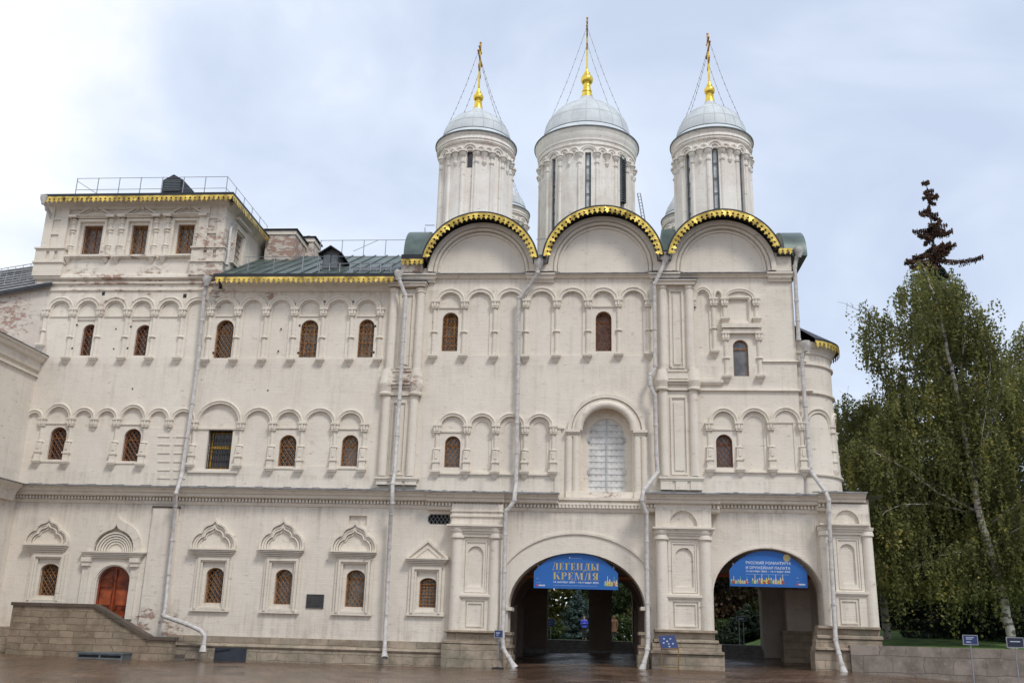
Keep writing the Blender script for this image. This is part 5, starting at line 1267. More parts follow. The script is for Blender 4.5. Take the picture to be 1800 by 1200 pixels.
# cornices: over pier 3, bay 1, pier 4, bay 2, pier 5
main_cornice(church, X_(750, 870, -.9), X_(885, 870, -1.1), -1.12, zf=Z_(820, 862, -1.1))
zf1 = Z_(945, 864.5, -.9)
main_cornice(church, X_(885, 870, -1.1), X_(981, 870, -.9), -.95, zf=zf1)
s = MB(); x0, x1 = X_(981, 880, -.5), X_(1140, 880, -.5)
s.box(x0, x1, .05, -.44, zf1-.60, zf1-.40); s.prism([(.05, zf1-.60), (-.45, zf1-.60), (-.43, zf1-.66), (-.39, zf1-.74), (.05, zf1-.76)], 'x', x0, x1); s.box(x0, x1, .05, -.50, zf1-.44, zf1-.36); s.build('cornice', M_TRIM, church)
s = MB(); n = int((x1-x0)/.148); s.box(x0+.002, x1-.002, -.435, -.455, zf1-.592, zf1-.448)
for i in range(n):
    xx = x0+(x1-x0)*(i+.5)/n; s.box(xx-.042, xx+.042, -.43, -.54, zf1-.585, zf1-.455)
s.build('dentil_band', M_TRIM, church)
zf4 = Z_(1200, 864.5, -1.5)
main_cornice(church, X_(1136, 870, -1.5), X_(1267, 870, -1.5), -1.5, zf=zf4)
zf5 = Z_(1350, 866, -.95)
main_cornice(church, X_(1266, 870, -.95), X_(1441, 870, -.95), -.95, zf=zf5)
main_cornice(church, X_(1440, 870, -1.1), X_(1524, 870, -1.1), -1.12, zf=Z_(1480, 863, -1.1))

def pier(Yp, tl, tr, cap, capx, body, bodyx0, bodyx1, rcol, panx, niche, ledge, lowp, base, lun=None, blocks=None, cornbot=890):
    """all arguments are photograph positions surveyed on the pier's own front plane Yp"""
    cxp = (tl+tr)/2
    Xp = lambda px, py: X_(px, py, Yp); Zp = lambda py: Z_(cxp, py, Yp)
    s = MB(); z0, z1 = Zp(cap[0]), Zp(cornbot)+.1
    hs = []
    if lun: hs.append((arch((Xp(lun[0], lun[3])+Xp(lun[1], lun[3]))/2, Xp(lun[1], lun[3])-Xp(lun[0], lun[3]), Zp(lun[3]), Zp(lun[2]), None if False else Zp(lun[2])-Zp(lun[3])-.001), .12, []))
    face_with_holes(s, rect(Xp(tl, 905), Xp(tr, 905), z0, z1), Yp, hs)
    for x in (Xp(tl, 905), Xp(tr, 905)): s.add([(x, Yp, z0), (x, YL+.02, z0), (x, YL+.02, z1), (x, Yp, z1)], [(0,1,2,3)])
    if blocks:
        for (b0, b1, e) in blocks: s.box(Xp(tl, b0)-e, Xp(tr, b0)+e, YL, Yp-e, Zp(b1), Zp(b0))
    x0, x1 = bodyx0, bodyx1; zb = Zp(body[1]); zt = Zp(body[0])
    s.box(x0+.06, x1-.06, YL+.02, Yp+.20, zb-.02, zt+.05)
    s.build('pier_block', M_WALL, church)
    # cap
    s = MB(); c0, c1 = Zp(cap[0]), Zp(cap[1]); h = c0-c1; xa_, xb_ = Xp(capx[0], cap[0]), Xp(capx[1], cap[0])
    for (f0, f1, e) in ((0, .16, 0), (.16, .30, .07), (.30, .52, .12), (.52, .72, .18), (.72, 1, .24)):
        s.box(xa_+e, xb_-e, YL, Yp-.26+e, c0-h*f1, c0-h*f0)
    for x in (x0+rcol, x1-rcol): s.lathe([(0, c0-.3*h), (rcol*1.35, c0-.3*h), (rcol*1.3, c0-.55*h), (rcol*1.1, c0-.7*h), (rcol*1.25, c1), (rcol*1.25, c1-.05), (rcol, c1-.09), (0, c1-.09)], x, Yp+.12, 18)
    s.build('pier_cap', M_TRIM, church, 35)
    for x in (x0+rcol, x1-rcol):
        s = MB(); s.lathe([(rcol*1.06, zb), (rcol*1.02, (zb+zt)/2), (rcol*.97, zt+.02)], x, Yp+.12, 20); s.build('engaged_column', M_WALL, church, 40)
    s = MB(); pa, pb = Xp(panx[0], 1000), Xp(panx[1], 1000); yq = Yp+.06
    nx0, nx1 = Xp(niche[0], 990), Xp(niche[1], 990); nz1, nz0 = Zp(niche[2]), Zp(niche[3]); zl = Zp(ledge)
    lx0, lx1, lz1, lz0 = Xp(lowp[0], 1075), Xp(lowp[1], 1075), Zp(lowp[2]), Zp(lowp[3])
    face_with_holes(s, rect(pa, pb, zl, zt), yq, [(rect(pa+.12, pb-.12, zl+.12, zt-.14), .05, [(arch((nx0+nx1)/2, nx1-nx0, nz0, nz1), .16, [])])])
    face_with_holes(s, rect(pa-.04, pb+.04, zb, zl), yq-.03, [(rect(lx0, lx1, lz0, lz1), .06, [])])
    s.band([(pa+.17, zl+.17), (pa+.17, zt-.19), (pb-.17, zt-.19), (pb-.17, zl+.17)], .05, yq+.06, yq+.01, closed=True)
    s.band([(lx0+.09, lz0+.09), (lx0+.09, lz1-.09), (lx1-.09, lz1-.09), (lx1-.09, lz0+.09)], .05, yq+.04, yq-.02, closed=True)
    s.build('niche_panel', M_WALL, church)
    s = MB(); s.box(pa-.10, pb+.10, Yp+.2, yq-.14, zl-.03, zl+.06); s.box(pa-.05, pb+.05, Yp+.2, yq-.09, zl-.09, zl-.031); s.build('panel_ledge', M_TRIM, church)
    # base
    s = MB()
    for (b0, b1, l, r, e) in base: 
        za_, zb_ = Zp(b0), Zp(b1); xl_, xr_ = Xp(l, b1), Xp(r, b1)
        if e >= 0: s.box(xl_, xr_, YL, Yp-e, zb_, za_)
        else: s.prism([(YL, zb_), (YL, za_), (Yp+e*.5, za_), (Yp+e, za_-(za_-zb_)*.25), (Yp+e, za_-(za_-zb_)*.75), (Yp+e*.6, zb_)], 'x', xl_, xr_)
    s.build('pier_base', M_PLINTH, church)
Y3, Y4, Y5 = -.75, -1.05, -.80
pier(Y3, 794, 884, (922, 943), (787, 886), (943, 1107), X_(792, 1000, Y3), X_(880, 1000, Y3), .245, (811, 861), (821, 849, 959, 1031), 1047, (817, 851, 1055, 1104),
     [(1107, 1112, 782, 880, -.28), (1112, 1126, 785, 877, .08), (1126, 1132, 780, 880, -.34), (1132, 1200, 775, 884, .32)], blocks=[(897, 899, .05), (905.5, 908, .06), (920, 922, .05)])
pier(Y4, 1152, 1250, (927, 946), (1147, 1256), (946, 1106), X_(1153, 1000, Y4), X_(1252, 1000, Y4), .25, (1175, 1231), (1187, 1219, 962, 1031), 1048, (1183, 1228, 1057, 1104),
     [(1106, 1112, 1151, 1260, -.26), (1112, 1123, 1152, 1256, .08), (1123, 1130, 1149, 1262, -.34), (1130, 1143, 1146, 1267, .30), (1143, 1150, 1143, 1271, -.52), (1150, 1205, 1146, 1273, .44)], lun=(1176, 1226, 897, 924))
pier(Y5, 1455, 1527, (921, 939), (1439, 1527), (939, 1100), X_(1445, 1000, Y5), X_(1539, 1000, Y5), .22, (1468, 1519), (1479, 1505, 955, 1026), 1042, (1476, 1512, 1051, 1099),
     [(1100, 1106, 1436, 1545, -.26), (1106, 1116, 1436, 1546, .08), (1116, 1124, 1434, 1549, -.34), (1124, 1137, 1432, 1548, .28), (1137, 1144, 1430, 1500, -.50), (1144, 1205, 1432, 1498, .40)], lun=(1467, 1511, 896, 920))
# small bases inside the big arches
for (px, Yq) in ((893, YL), (1131, YL)):
    s = MB()
    x = X_(px, 1110, Yq); z = Z_(px, 1110, Yq); s.box(x-.25, x+.20, YL-.25, YL+1.2, ZG, z-.9); s.box(x-.2, x+.14, YL-.12, YL+1.2, z-.9, z-.62); s.box(x-.22, x+.18, YL-.2, YL+1.2, z-.62, z-.52); s.box(x-.1, x+.10, YL-.08, YL+1.2, z-.52, z-.12); s.box(x-.2, x+.16, YL-.16, YL+1.2, z-.12, z)
    s.build('arch_base', M_PLINTH, church)
for px in (893, 1135):
    s = MB()
    x = X_(px, 1070, YL); z = Z_(px, 1070, YL); s.box(x-.2, x+.16, YL-.10, YL+1.25, z-.05, z+.09)
    s.build('arch_impost', M_TRIM, church)

# --- passages
def vault(mb, xc, wd, zs, rise, y0, y1, n=20):
    rows = [[(xc-wd/2*math.cos(math.pi*i/n), y, zs+rise*math.sin(math.pi*i/n)) for i in range(n+1)] for y in (y0, y1)]; mb.strip(rows)
YB1, YB2 = 12.5, 8.6
xw0, xw1 = xA1-wA1/2-.55, xA1+wA1/2+.45
s = MB(); hw = xw1-xw0; xm = (xw0+xw1)/2; zsp = zsA1+.2; zcr = zA1+.35
s.add([(xw0, 0.9, ZG), (xw0, YB1, ZG), (xw0, YB1, zsp), (xw0, .9, zsp)], [(0,1,2,3)]); s.add([(xw1, .9, ZG), (xw1, YB1, ZG), (xw1, YB1, zsp), (xw1, .9, zsp)], [(0,1,2,3)])
vault(s, xm, hw, zsp, zcr-zsp, .9, YB1)
# front infill between arch and hall
V, T = fill([(xw0, ZG), (xw1, ZG)] + [(xm+hw/2*math.cos(math.pi*i/20), zsp+(zcr-zsp)*math.sin(math.pi*i/20)) for i in range(21)], [arch(xA1, wA1, ZG-.01+.02, zA1, zA1-zsA1, 28)])
s.add([(a, .95, b) for a, b in V], T)
for k, y in enumerate((4.4, 8.4)):
    s.box(xw0-.01, xw0+.55, y, y+.8, ZG, zsp); s.box(xw1-.55, xw1+.01, y, y+.8, ZG, zsp)
    s.band([(xm-(hw/2-.2)*math.cos(math.pi*i/20), zsp+(zcr-zsp-.2)*math.sin(math.pi*i/20)) for i in range(21)], .4, y+.8, y)
# back wall with two tall openings
zo = Z_(1000, 985, YB1)
o1 = rect(X_(962, 1080, YB1), X_(1035, 1080, YB1), ZG+.01, zo)
o2 = arch((X_(1075, 1080, YB1)+X_(1112, 1080, YB1))/2, X_(1112, 1080, YB1)-X_(1075, 1080, YB1), ZG+.01, Z_(1090, 1022, YB1), 1.0)
face_with_holes(s, [(xw0, ZG), (xw1, ZG)] + [(xm+hw/2*math.cos(math.pi*i/20), zsp+(zcr-zsp)*math.sin(math.pi*i/20)) for i in range(21)], YB1, [(o1, .9, None), (o2, .9, None)])
s.build('passage_vault', M_HALL, church)
s = MB(); s.tube([(xw0, 2.2, Z_(1000, 1013, 2.2)), (xw1, 2.2, Z_(1000, 1013, 2.2))], .09, 6); s.tube([(xw0, 6.2, Z_(1000, 1013, 6.2)+.1), (xw1, 6.2, Z_(1000, 1013, 6.2)+.1)], .09, 6); s.build('tie_beam', simple('orange_timber_beam', (.36, .14, .035), .6, var=.2), church)
s = MB(); x0, x1 = X_(1255, 1100, .9), X_(1463, 1050, .9); xm2 = (x0+x1)/2; hw2 = x1-x0; zs2 = zsA2+.1; zc2 = zA2+.15
s.add([(x0, .9, ZG), (x0, YB2, ZG), (x0, YB2, zs2), (x0, .9, zs2)], [(0,1,2,3)]); s.add([(x1, .9, ZG), (x1, YB2, ZG), (x1, YB2, zs2), (x1, .9, zs2)], [(0,1,2,3)])
vault(s, xm2, hw2, zs2, zc2-zs2, .9, YB2)
V, T = fill([(x0-.02, ZG), (x1+.02, ZG), (x1+.02, zc2+.1), (x0-.02, zc2+.1)], [arch(xA2, wA2, ZG+.01, zA2, zA2-zsA2, 28)]); s.add([(a, .95, b) for a, b in V], T)
xo0, xo1 = X_(1245, 1100, YB2), X_(1341, 1100, YB2)
ozt = Z_(1300, 1005, YB2)
face_with_holes(s, rect(x0, x1, ZG, zc2), YB2, [(arch((max(xo0, x0+.05)+xo1)/2, xo1-max(xo0, x0+.05), ZG+.01, ozt, 1.1), .9, None)])
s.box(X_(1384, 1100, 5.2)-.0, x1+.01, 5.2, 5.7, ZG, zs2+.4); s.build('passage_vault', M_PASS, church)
s = MB(); s.box(X_(1381, 1150, 5.2)-.1, x1, 5.05, 5.85, ZG, Z_(1387, 1108, 5.2)); s.build('passage_pier_base', M_PLINTH, church); s = MB(); s.box(X_(1450, 1150, 1.)-.35, x1+.1, .9, 1.6, ZG, Z_(1440, 1108, .9)); s.build('passage_pier_base', M_PLINTH, church)
s = MB(); s.tube([(x0, 2.2, Z_(1350, 1012, 2.2)), (x1, 2.2, Z_(1350, 1012, 2.2))], .08, 6); s.build('tie_beam', simple('red_iron_tie', (.30, .06, .03), .6, var=.2), church)
# fill above passages so no light leaks
s = MB(); s.box(XPL+.2, XE-.2, .5, 12, ZA_ := max(zcr, zc2)+.05, ZFC-.5); s.build('floor_slab', M_HALL, church)

# --- church downpipes
pipe(church, PP((947,462,-.55),(945,480,-.55),(940,490,-.4),(912,525,-.25),(911,640,-.25),(907,850,-.25),(905,868,-1.1),(904,880,-1.15),(890,898,-1.05),(888,940,-1.05),(885,1070,-.95),(883,1120,-1.15),(885,1140,-1.2),(894,1155,-1.3),(898,1162,-1.32)), r=.09)
pipe(church, PP((1169,452,-.55),(1167,465,-.55),(1150,500,-.5),(1150,515,-.42),(1152,645,-.42),(1143,660,-.5),(1143,678,-.55),(1151,696,-.45),(1154,800,-.42),(1156,830,-.42),(1131,862,-1.5),(1128,880,-1.55),(1136,902,-1.35),(1137,1000,-1.25),(1139,1120,-1.35),(1138,1142,-1.5),(1132,1165,-1.6)), r=.09)
pipe(church, PP((1404,442,-.3),(1400,455,-.2),(1397,470,-.15),(1400,530,-.12),(1404,598,-.12)), r=.09, flare=False)
pipe(church, PP((1416,606,-.25),(1410,628,-.12),(1411,660,-.12),(1424,825,-.12),(1428,832,-.2),(1452,865,-1.2),(1457,880,-1.25),(1457,900,-1.2),(1462,1000,-1.15),(1469,1125,-1.25),(1475,1150,-1.45),(1480,1168,-1.5)), r=.09)
# ================================================================ SIDE WING (left edge)
from mathutils import noise as mnoise
wing = empty('side_wing', (-26.6, -6, .3), 'cream wing wall running towards the viewer at the left edge', 'building')
XW = X_(66, 650); ZWC = Z_(80, 626)
s = MB(); s.box(XW-3, XW, -16, -.002, ZMID+.5, ZWC-.05); s.box(XW-3, XW+.3, -16, YL-.002, -.3, ZMID+.5); s.build('wall', M_WALL, wing)
s = MB()
s.prism([(XW-.02, ZWC+.0), (XW+.42, ZWC-.02), (XW+.42, ZWC-.10), (XW+.32, ZWC-.14), (XW+.28, ZWC-.30), (XW+.14, ZWC-.38), (XW+.12, ZWC-.72), (XW+.04, ZWC-.78), (XW-.02, ZWC-.78)], 'y', -16, -.01)
s.box(XW-.02, XW+.10, -16, -.01, ZWC-1.02, ZWC-.92); zz = ZF
s.prism([(XW-.02, zz-.05), (XW+.86, zz-.05), (XW+.8, zz-.15), (XW+.68, zz-.27), (XW+.6, zz-.40), (XW+.5, zz-.76), (XW-.02, zz-.76)], 'y', -16, -.96); s.build('cornice', M_TRIM, wing)
s = MB(); s.prism([(XW-1.5, ZWC+.12), (XW+.46, ZWC+.03), (XW+.46, ZWC-.015), (XW-1.5, ZWC+.05)], 'y', -16, .0); s.prism([(XW-.02, zz+.13), (XW+.92, zz-.01), (XW+.92, zz-.045), (XW-.02, zz+.09)], 'y', -16, -.99); s.build('flashing', M_FLASH, wing)
Yp = .15; p = [at(-60, 560, Yp), at(83, 640, Yp), at(86, 503, Yp), at(0, 517, Yp), at(-60, 530, Yp)]
s = MB(); s.prism([(p[0].x, ZWC-.1), (p[1].x, ZWC-.1), (p[2].x, p[2].z), (p[3].x, p[3].z), (p[4].x, p[4].z)], 'y', -.03, .5); s.build('upper_wall', M_PEEL, wing)
s = MB(); a, b, c = at(92, 498, -.3), at(0, 514, -.3), at(-60, 527, -.3); d, e_, f_ = at(80, 466, 4.5), at(0, 477, 4.5), at(-60, 488, 4.5)
s.add([c, b, a, d, e_, f_] + [q-Vector((0, 0, .12)) for q in (c, b, a, d, e_, f_)], [(0,1,4,5),(1,2,3,4),(6,7,1,0),(7,8,2,1),(8,9,3,2),(6,11,10,7),(7,10,9,8)])
wr = s.build('roof', M_ROOFDK, wing)
s = MB()
for k in range(9):
    t = .04+k*.115; q0, q1, q2 = c.lerp(f_, t), b.lerp(e_, t), a.lerp(d, t)
    for u, v in ((q0, q1), (q1, q2)): s.tube([u+Vector((0, 0, .05)), v+Vector((0, 0, .05))], .045, 5)
s.build('roof_stripe', simple('pale_roof_stripe', (.55, .56, .58), .4, .4), wr)  # pale bars; white reflections along the roof's steps are put into their colour
s = MB(); up = Vector((0, 0, 1.0)); q0, q1 = at(-60, 527, 1.0), at(66, 500, 1.0)
for k in range(14):
    t = k/13; q = c.lerp(f_, .3).lerp(b.lerp(e_, .3), min(1, t*2)) if t < .5 else b.lerp(e_, .3).lerp(a.lerp(d, .3), (t-.5)*2)
    s.tube([q, q+Vector((0, .1, .95))], .018, 4)
q0, q1, q2 = c.lerp(f_, .3), b.lerp(e_, .3), a.lerp(d, .3)
for h in (.95, .6): s.tube([q0+Vector((0, .1, h)), q1+Vector((0, .1, h)), q2+Vector((0, .1, h))], .018, 4)
s.build('roof_railing', M_RAIL, wr)

# ================================================================ GROUND
GX = [(-60, .3), (-24, .28), (-17, .2), (-6, .22), (0, .42), (5, .44), (9, .56), (12, .42), (16, .2), (60, .1)]
def gz(x, y):
    z = np.interp(x, [g[0] for g in GX], [g[1] for g in GX])
    if y < -1: z *= max(0, 1+(y+1)/26)
    if y > 0: z += .028*min(y, 13)
    return float(z)
xs = list(np.linspace(-70, -28, 6)) + list(np.linspace(-27, 20, 95)) + list(np.linspace(24, 70, 6)); ys = list(np.linspace(-70, -20, 8)) + list(np.linspace(-18, 13.2, 53))
s = MB(); s.strip([[(x, y, gz(x, y)+.012*mnoise.noise(Vector((x*.7, y*.7, 0)))) for x in xs] for y in ys])
m, t, n, l, b = newmat('wet_paving')
g = n.new('ShaderNodeNewGeometry')
def NZ(scale, det, vec=None, rough=.6):
    q = n.new('ShaderNodeTexNoise'); q.inputs['Scale'].default_value = scale; q.inputs['Detail'].default_value = det; q.inputs['Roughness'].default_value = rough; l.new(vec or g.outputs['Position'], q.inputs['Vector']); return q.outputs['Fac']
def RM(f, a, b_, ca, cb_):
    q = n.new('ShaderNodeValToRGB'); q.color_ramp.elements[0].position = a; q.color_ramp.elements[1].position = b_; q.color_ramp.elements[0].color = (*ca, 1); q.color_ramp.elements[1].color = (*cb_, 1); l.new(f, q.inputs[0]); return q.outputs[0]
rot = n.new('ShaderNodeMapping'); rot.inputs['Rotation'].default_value = (0, 0, R(14)); l.new(g.outputs['Position'], rot.inputs['Vector'])
br = n.new('ShaderNodeTexBrick'); l.new(rot.outputs[0], br.inputs['Vector']); br.inputs['Scale'].default_value = 1; br.inputs['Brick Width'].default_value = .62; br.inputs['Row Height'].default_value = .42
br.inputs['Mortar Size'].default_value = .03; br.inputs['Color1'].default_value = (.19, .115, .072, 1); br.inputs['Color2'].default_value = (.105, .066, .043, 1); br.inputs['Mortar'].default_value = (.055, .038, .028, 1)
mx = n.new('ShaderNodeMixRGB'); mx.blend_type = 'MULTIPLY'; mx.inputs[0].default_value = .8; l.new(br.outputs['Color'], mx.inputs[1]); l.new(RM(NZ(.5, 8), .35, .65, (.62, .60, .60), (1.15, 1.1, 1.05)), mx.inputs[2]); l.new(mx.outputs[0], b.inputs['Base Color'])
l.new(RM(NZ(.35, 7), .44, .68, (.10,)*3, (.45,)*3), b.inputs['Roughness'])
hm = n.new('ShaderNodeMath'); hm.operation = 'MULTIPLY_ADD'; hm.inputs[1].default_value = -.6; l.new(br.outputs['Fac'], hm.inputs[0]); l.new(NZ(3.2, 6), hm.inputs[2])
bp = n.new('ShaderNodeBump'); bp.inputs['Distance'].default_value = .032; l.new(hm.outputs[0], bp.inputs['Height']); l.new(bp.outputs[0], b.inputs['Normal'])
M_GROUND = m
tag(s.build('paved_square', M_GROUND, None, 60), kind='structure')
M_LAWN = simple('lawn_grass', (.12, .21, .035), .9, var=.3, scale=1.2, bump=.05, bscale=25)
M_EARTH = simple('park_path_gravel', (.16, .14, .12), .8, var=.2)
s = MB(); s.box(-220, -3.1, 13.3, 260, -.5, 1.28); s.box(-3.1, 9.9, 15.0, 260, -.5, 1.28); 
def lawn_z(y, x=30): return 1.40+.050*max(0, min(y, 27))*max(0, min(1, (x-10)/4.5))-.1*max(0, min(1, (12-x)/2))*min(1, max(0, y/8))
s.strip([[(x, y, lawn_z(y, x)) for x in (9.9, 10.8, 12, 13, 14.5, 20, 40, 80, 220)] for y in (-1.0, 0, 4, 8, 12, 16, 20, 27, 60, 260)])
tag(s.build('park_lawn', M_LAWN), kind='structure')
s = MB(); s.box(-60, 9.88, 14.1, 19.5, -.4, 1.31); tag(s.build('park_path', M_EARTH), kind='structure')
s = MB(); s.box(-600, 600, -400, 900, -.9, -.35); tag(s.build('distant_ground', M_EARTH), kind='structure')
# grass tufts along the retaining wall
pts = []; 
s = MB()
for i in range(5200):
    x = rng.uniform(9.95, 24); y = -1.05+abs(rng.normal(0, 1))*2.2; h = rng.uniform(.05, .13); a = rng.uniform(0, 6.28); dx, dy = math.cos(a)*.012, math.sin(a)*.012
    s.add([(x-dx, y-dy, 1.395), (x+dx, y+dy, 1.395), (x+rng.normal(0, .03), y+rng.normal(0, .03), 1.4+h)], [(0,1,2)])
tag(s.build('grass', M_LAWN, recalc=False), 'short green grass edging the top of the retaining wall', 'grass', kind='stuff')

# steps up to the park at the end of each passage
M_KERB = simple('pale_wet_kerb', (.62, .62, .62), .3, var=.08)
def steps(name, x0, x1, y0, zb, zt, n, label):
    s = MB(); r_ = (zt-zb)/n
    for k in range(n): s.box(x0, x1, y0+.36*k, y0+.36*n+.4, zb-.3, zb+r_*(k+1)-.03); s.box(x0, x1, y0+.36*k-.02, y0+.36*(k+1), zb+r_*(k+1)-.03, zb+r_*(k+1))
    o = s.build(name, M_STEP); return tag(o, label, 'steps')
steps('stone_steps', xw0, xw1, 12.4, .72, 1.34, 4, 'dark wet stone steps at the far end of the larger passage')
steps('stone_steps', x0-.0 if False else X_(1255, 1100, .9), X_(1463, 1050, .9), 8.3, .62, 1.34, 4, 'dark stone steps rising to the park behind the right passage')
s = MB(); s.box(X_(1245, 1100, 9), X_(1350, 1100, 9)+.4, 9.75, 10.2, .9, 1.38); s.build('kerb', M_KERB, None); bpy.data.objects['kerb']['kind'] = 'structure'
s = MB(); s.box(xw0, xw1, 13.85, 14.2, .9, 1.37); o = s.build('kerb', M_KERB, None); o['kind'] = 'structure'
s = MB(); s.box(X_(1245, 1100, 9)-.5, 9.88, 10.0, 14.1, .5, 1.33); tag(s.build('park_path', M_EARTH), kind='structure')

# ================================================================ PORCH STAIRS
YP = -2.1
porch = empty('porch_stairs', (-20, -1.4, .25), 'weathered block stone stair parapet with dark coping in front of the red brown door', 'stairs')
P_ = lambda px, py: (X_(px, py, YP), Z_(px, py, YP))
tl, tr, sr, br_ = P_(23, 1063), P_(165, 1067), P_(261, 1124), P_(301, 1125)
zb = .0; xl0 = P_(16, 1148)[0]; xr0_ = P_(299, 1160)[0]
s = MB(); s.prism([(tl[0], zb), (xr0_, zb), (xr0_, br_[1]), (sr[0], sr[1]), (tr[0], tl[1]), (tl[0], tl[1])], 'y', YP, YP+.35)
s.box(tl[0], tl[0]+.35, YP+.351, YL-.32, zb, tl[1]); s.build('parapet_wall', M_PORCH, porch)
s = MB(); t_ = .13
s.box(tl[0]-.06, tr[0]+.05, YP-.07, YP+.42, tl[1], tl[1]+t_); s.box(tl[0]-.06, tl[0]+.42, YP+.421, YL-.32, tl[1], tl[1]+t_)
dx, dz = sr[0]-tr[0], sr[1]-tl[1]
s.prism([(tr[0]+.051, tl[1]-.0), (sr[0], sr[1]), (sr[0]+.05, sr[1]+t_), (tr[0]+.051, tl[1]+t_)], 'y', YP-.08, YP+.43)
s.box(sr[0]+.02, xr0_+.08, YP-.085, YP+.425, br_[1]+.0, br_[1]+t_); s.build('coping', M_CAP, porch)
s = MB(); n = 9; zt_ = tl[1]-.62; zg_ = .22
s.box(tl[0]+.352, tr[0]-.2, YP+.352, YL-.33, zb, zt_)
xs_, xe_ = tr[0]-.2, X_(333, 1159, -1.2)
for k in range(n): 
    z = zt_-(zt_-zg_)*(k+1)/(n+.0)+.0; s.box(xs_+(xe_-xs_)*k/n, xs_+(xe_-xs_)*(k+1)/n+.03, YP+.352, YL-.33, zb, z+ (zt_-zg_)/n*.0+.05)
s.build('step_flight', M_STEP, porch)
# ventilation box on the ground
vb = empty('vent_box', (-20.6, -2.6, .25), 'low grey metal vent box with grilles at the foot of the stair parapet', 'vent box')
x0, x1 = X_(134, 1160, -2.9), X_(214, 1160, -2.9); z0, z1 = gz(-20, -2.9)-.02, Z_(170, 1148, -2.9)
M_VENT = simple('blue_grey_vent_metal', (.16, .19, .205), .45, .4, .12)
s = MB(); s.box(x0-.03, x1+.03, -2.93, -2.12, z1, z1+.05); s.box(x0, x1, -2.84, -2.12, z0, z1-.001)
for x in (x0, (x0+x1)/2-.03, x1-.06): s.box(x, x+.06, -2.90, -2.841, z0, z1-.001)
s.box(x0+.061, x1-.061, -2.89, -2.842, z0, z0+.06); s.box(x0+.061, x1-.061, -2.89, -2.842, z1-.05, z1-.002); s.build('casing', M_VENT, vb)
s = MB(); s.box(x0+.05, x1-.05, -2.855, -2.843, z0+.06, z1-.05)
for k in range(26):
    x = x0+.09+(x1-x0-.18)*k/25; s.box(x-.012, x+.012, -2.88, -2.856, z0+.061, z1-.051)
s.build('grille', M_IRON, vb)

# retaining wall
ret = MB(); xw_0 = X_(1496, 1150, -1.4); ret.box(xw_0, 26, -1.4, -1.0, -.3, 1.53); ret.build('retaining_wall', M_LOWWALL)
rw_ = bpy.data.objects['retaining_wall']; tag(rw_, 'low stained block stone retaining wall below the lawn at the right', 'wall')
# plaque
M_PLAQ = simple('dark_bronze_plaque', (.055, .052, .052), .45, .5, .15)
plq = empty('plaque', at(554, 1056, YL-.02), 'dark rectangular memorial plaque fixed between two ground floor windows', 'plaque')
c = at(554, 1056, YL); s = MB(); s.box(c.x-.37, c.x+.37, YL-.045, YL-.001, c.z-.28, c.z+.28); s.build('plate', M_PLAQ, plq)
s = MB(); s.band([(c.x-.35, c.z-.26), (c.x+.35, c.z-.26), (c.x+.35, c.z+.26), (c.x-.35, c.z+.26)], .02, YL-.046, YL-.055, closed=True)
for k in range(4):
    z = c.z+.15-.09*k; wv = (.24, .28, .20, .26)[k]; s.box(c.x-wv, c.x+wv, YL-.050, YL-.046, z-.012, z+.012)
s.build('engraving', simple('worn_plaque_relief', (.10, .095, .09), .5, .5), plq)

# ================================================================ BANNERS AND SIGNS
M_BLUE = simple('banner_blue_vinyl', (.013, .115, .40), .5, 0, .05, .8)
M_GTXT = simple('banner_gold_ink', (.50, .40, .17), .5, 0, .05)
M_WTXT = simple('banner_white_ink', (.62, .68, .78), .5, 0, .03)
M_WTX2 = simple('banner_faint_ink', (.16, .27, .56), .5, 0, .03)
M_REDI = simple('banner_red_ink', (.55, .05, .06), .5, 0, .03)
M_FIG = [simple('figure_cream_ink', (.60, .52, .36), .5, 0, .05), simple('figure_red_ink', (.38, .06, .04), .5, 0, .05), simple('figure_green_ink', (.12, .24, .10), .5, 0, .05), simple('figure_yellow_ink', (.60, .50, .12), .5, 0, .05), simple('figure_teal_ink', (.10, .38, .45), .5, 0, .05)]
ST, HL = .20, .055
def rc(x0, x1, y0, y1): return [[(x0, y0), (x1, y0), (x1, y1), (x0, y1)]]
def sf(x, y, w_=.17, up=True): return rc(x-w_, x+w_, y, y+HL) if up else rc(x-w_, x+w_, y-HL, y)
def stem(x): return rc(x-ST/2, x+ST/2, 0, 1) + sf(x, 0) + sf(x, 1, up=False)
def hstem(x): return rc(x-HL/2, x+HL/2, 0, 1) + sf(x, 0, .12) + sf(x, 1, .12, False)
def bowl(x0, y0, y1, wx, flip=1):
    n = 10; ym, h = (y0+y1)/2, (y1-y0)/2; o = [(x0+flip*wx*math.sin(math.pi*i/n), ym-h*math.cos(math.pi*i/n)) for i in range(n+1)]; q = [(x0+flip*(wx-ST*.9)*math.sin(math.pi*i/n), ym-(h-HL)*math.cos(math.pi*i/n)) for i in range(n+1)]
    return [[o[i], o[i+1], q[i+1], q[i]] for i in range(n)]
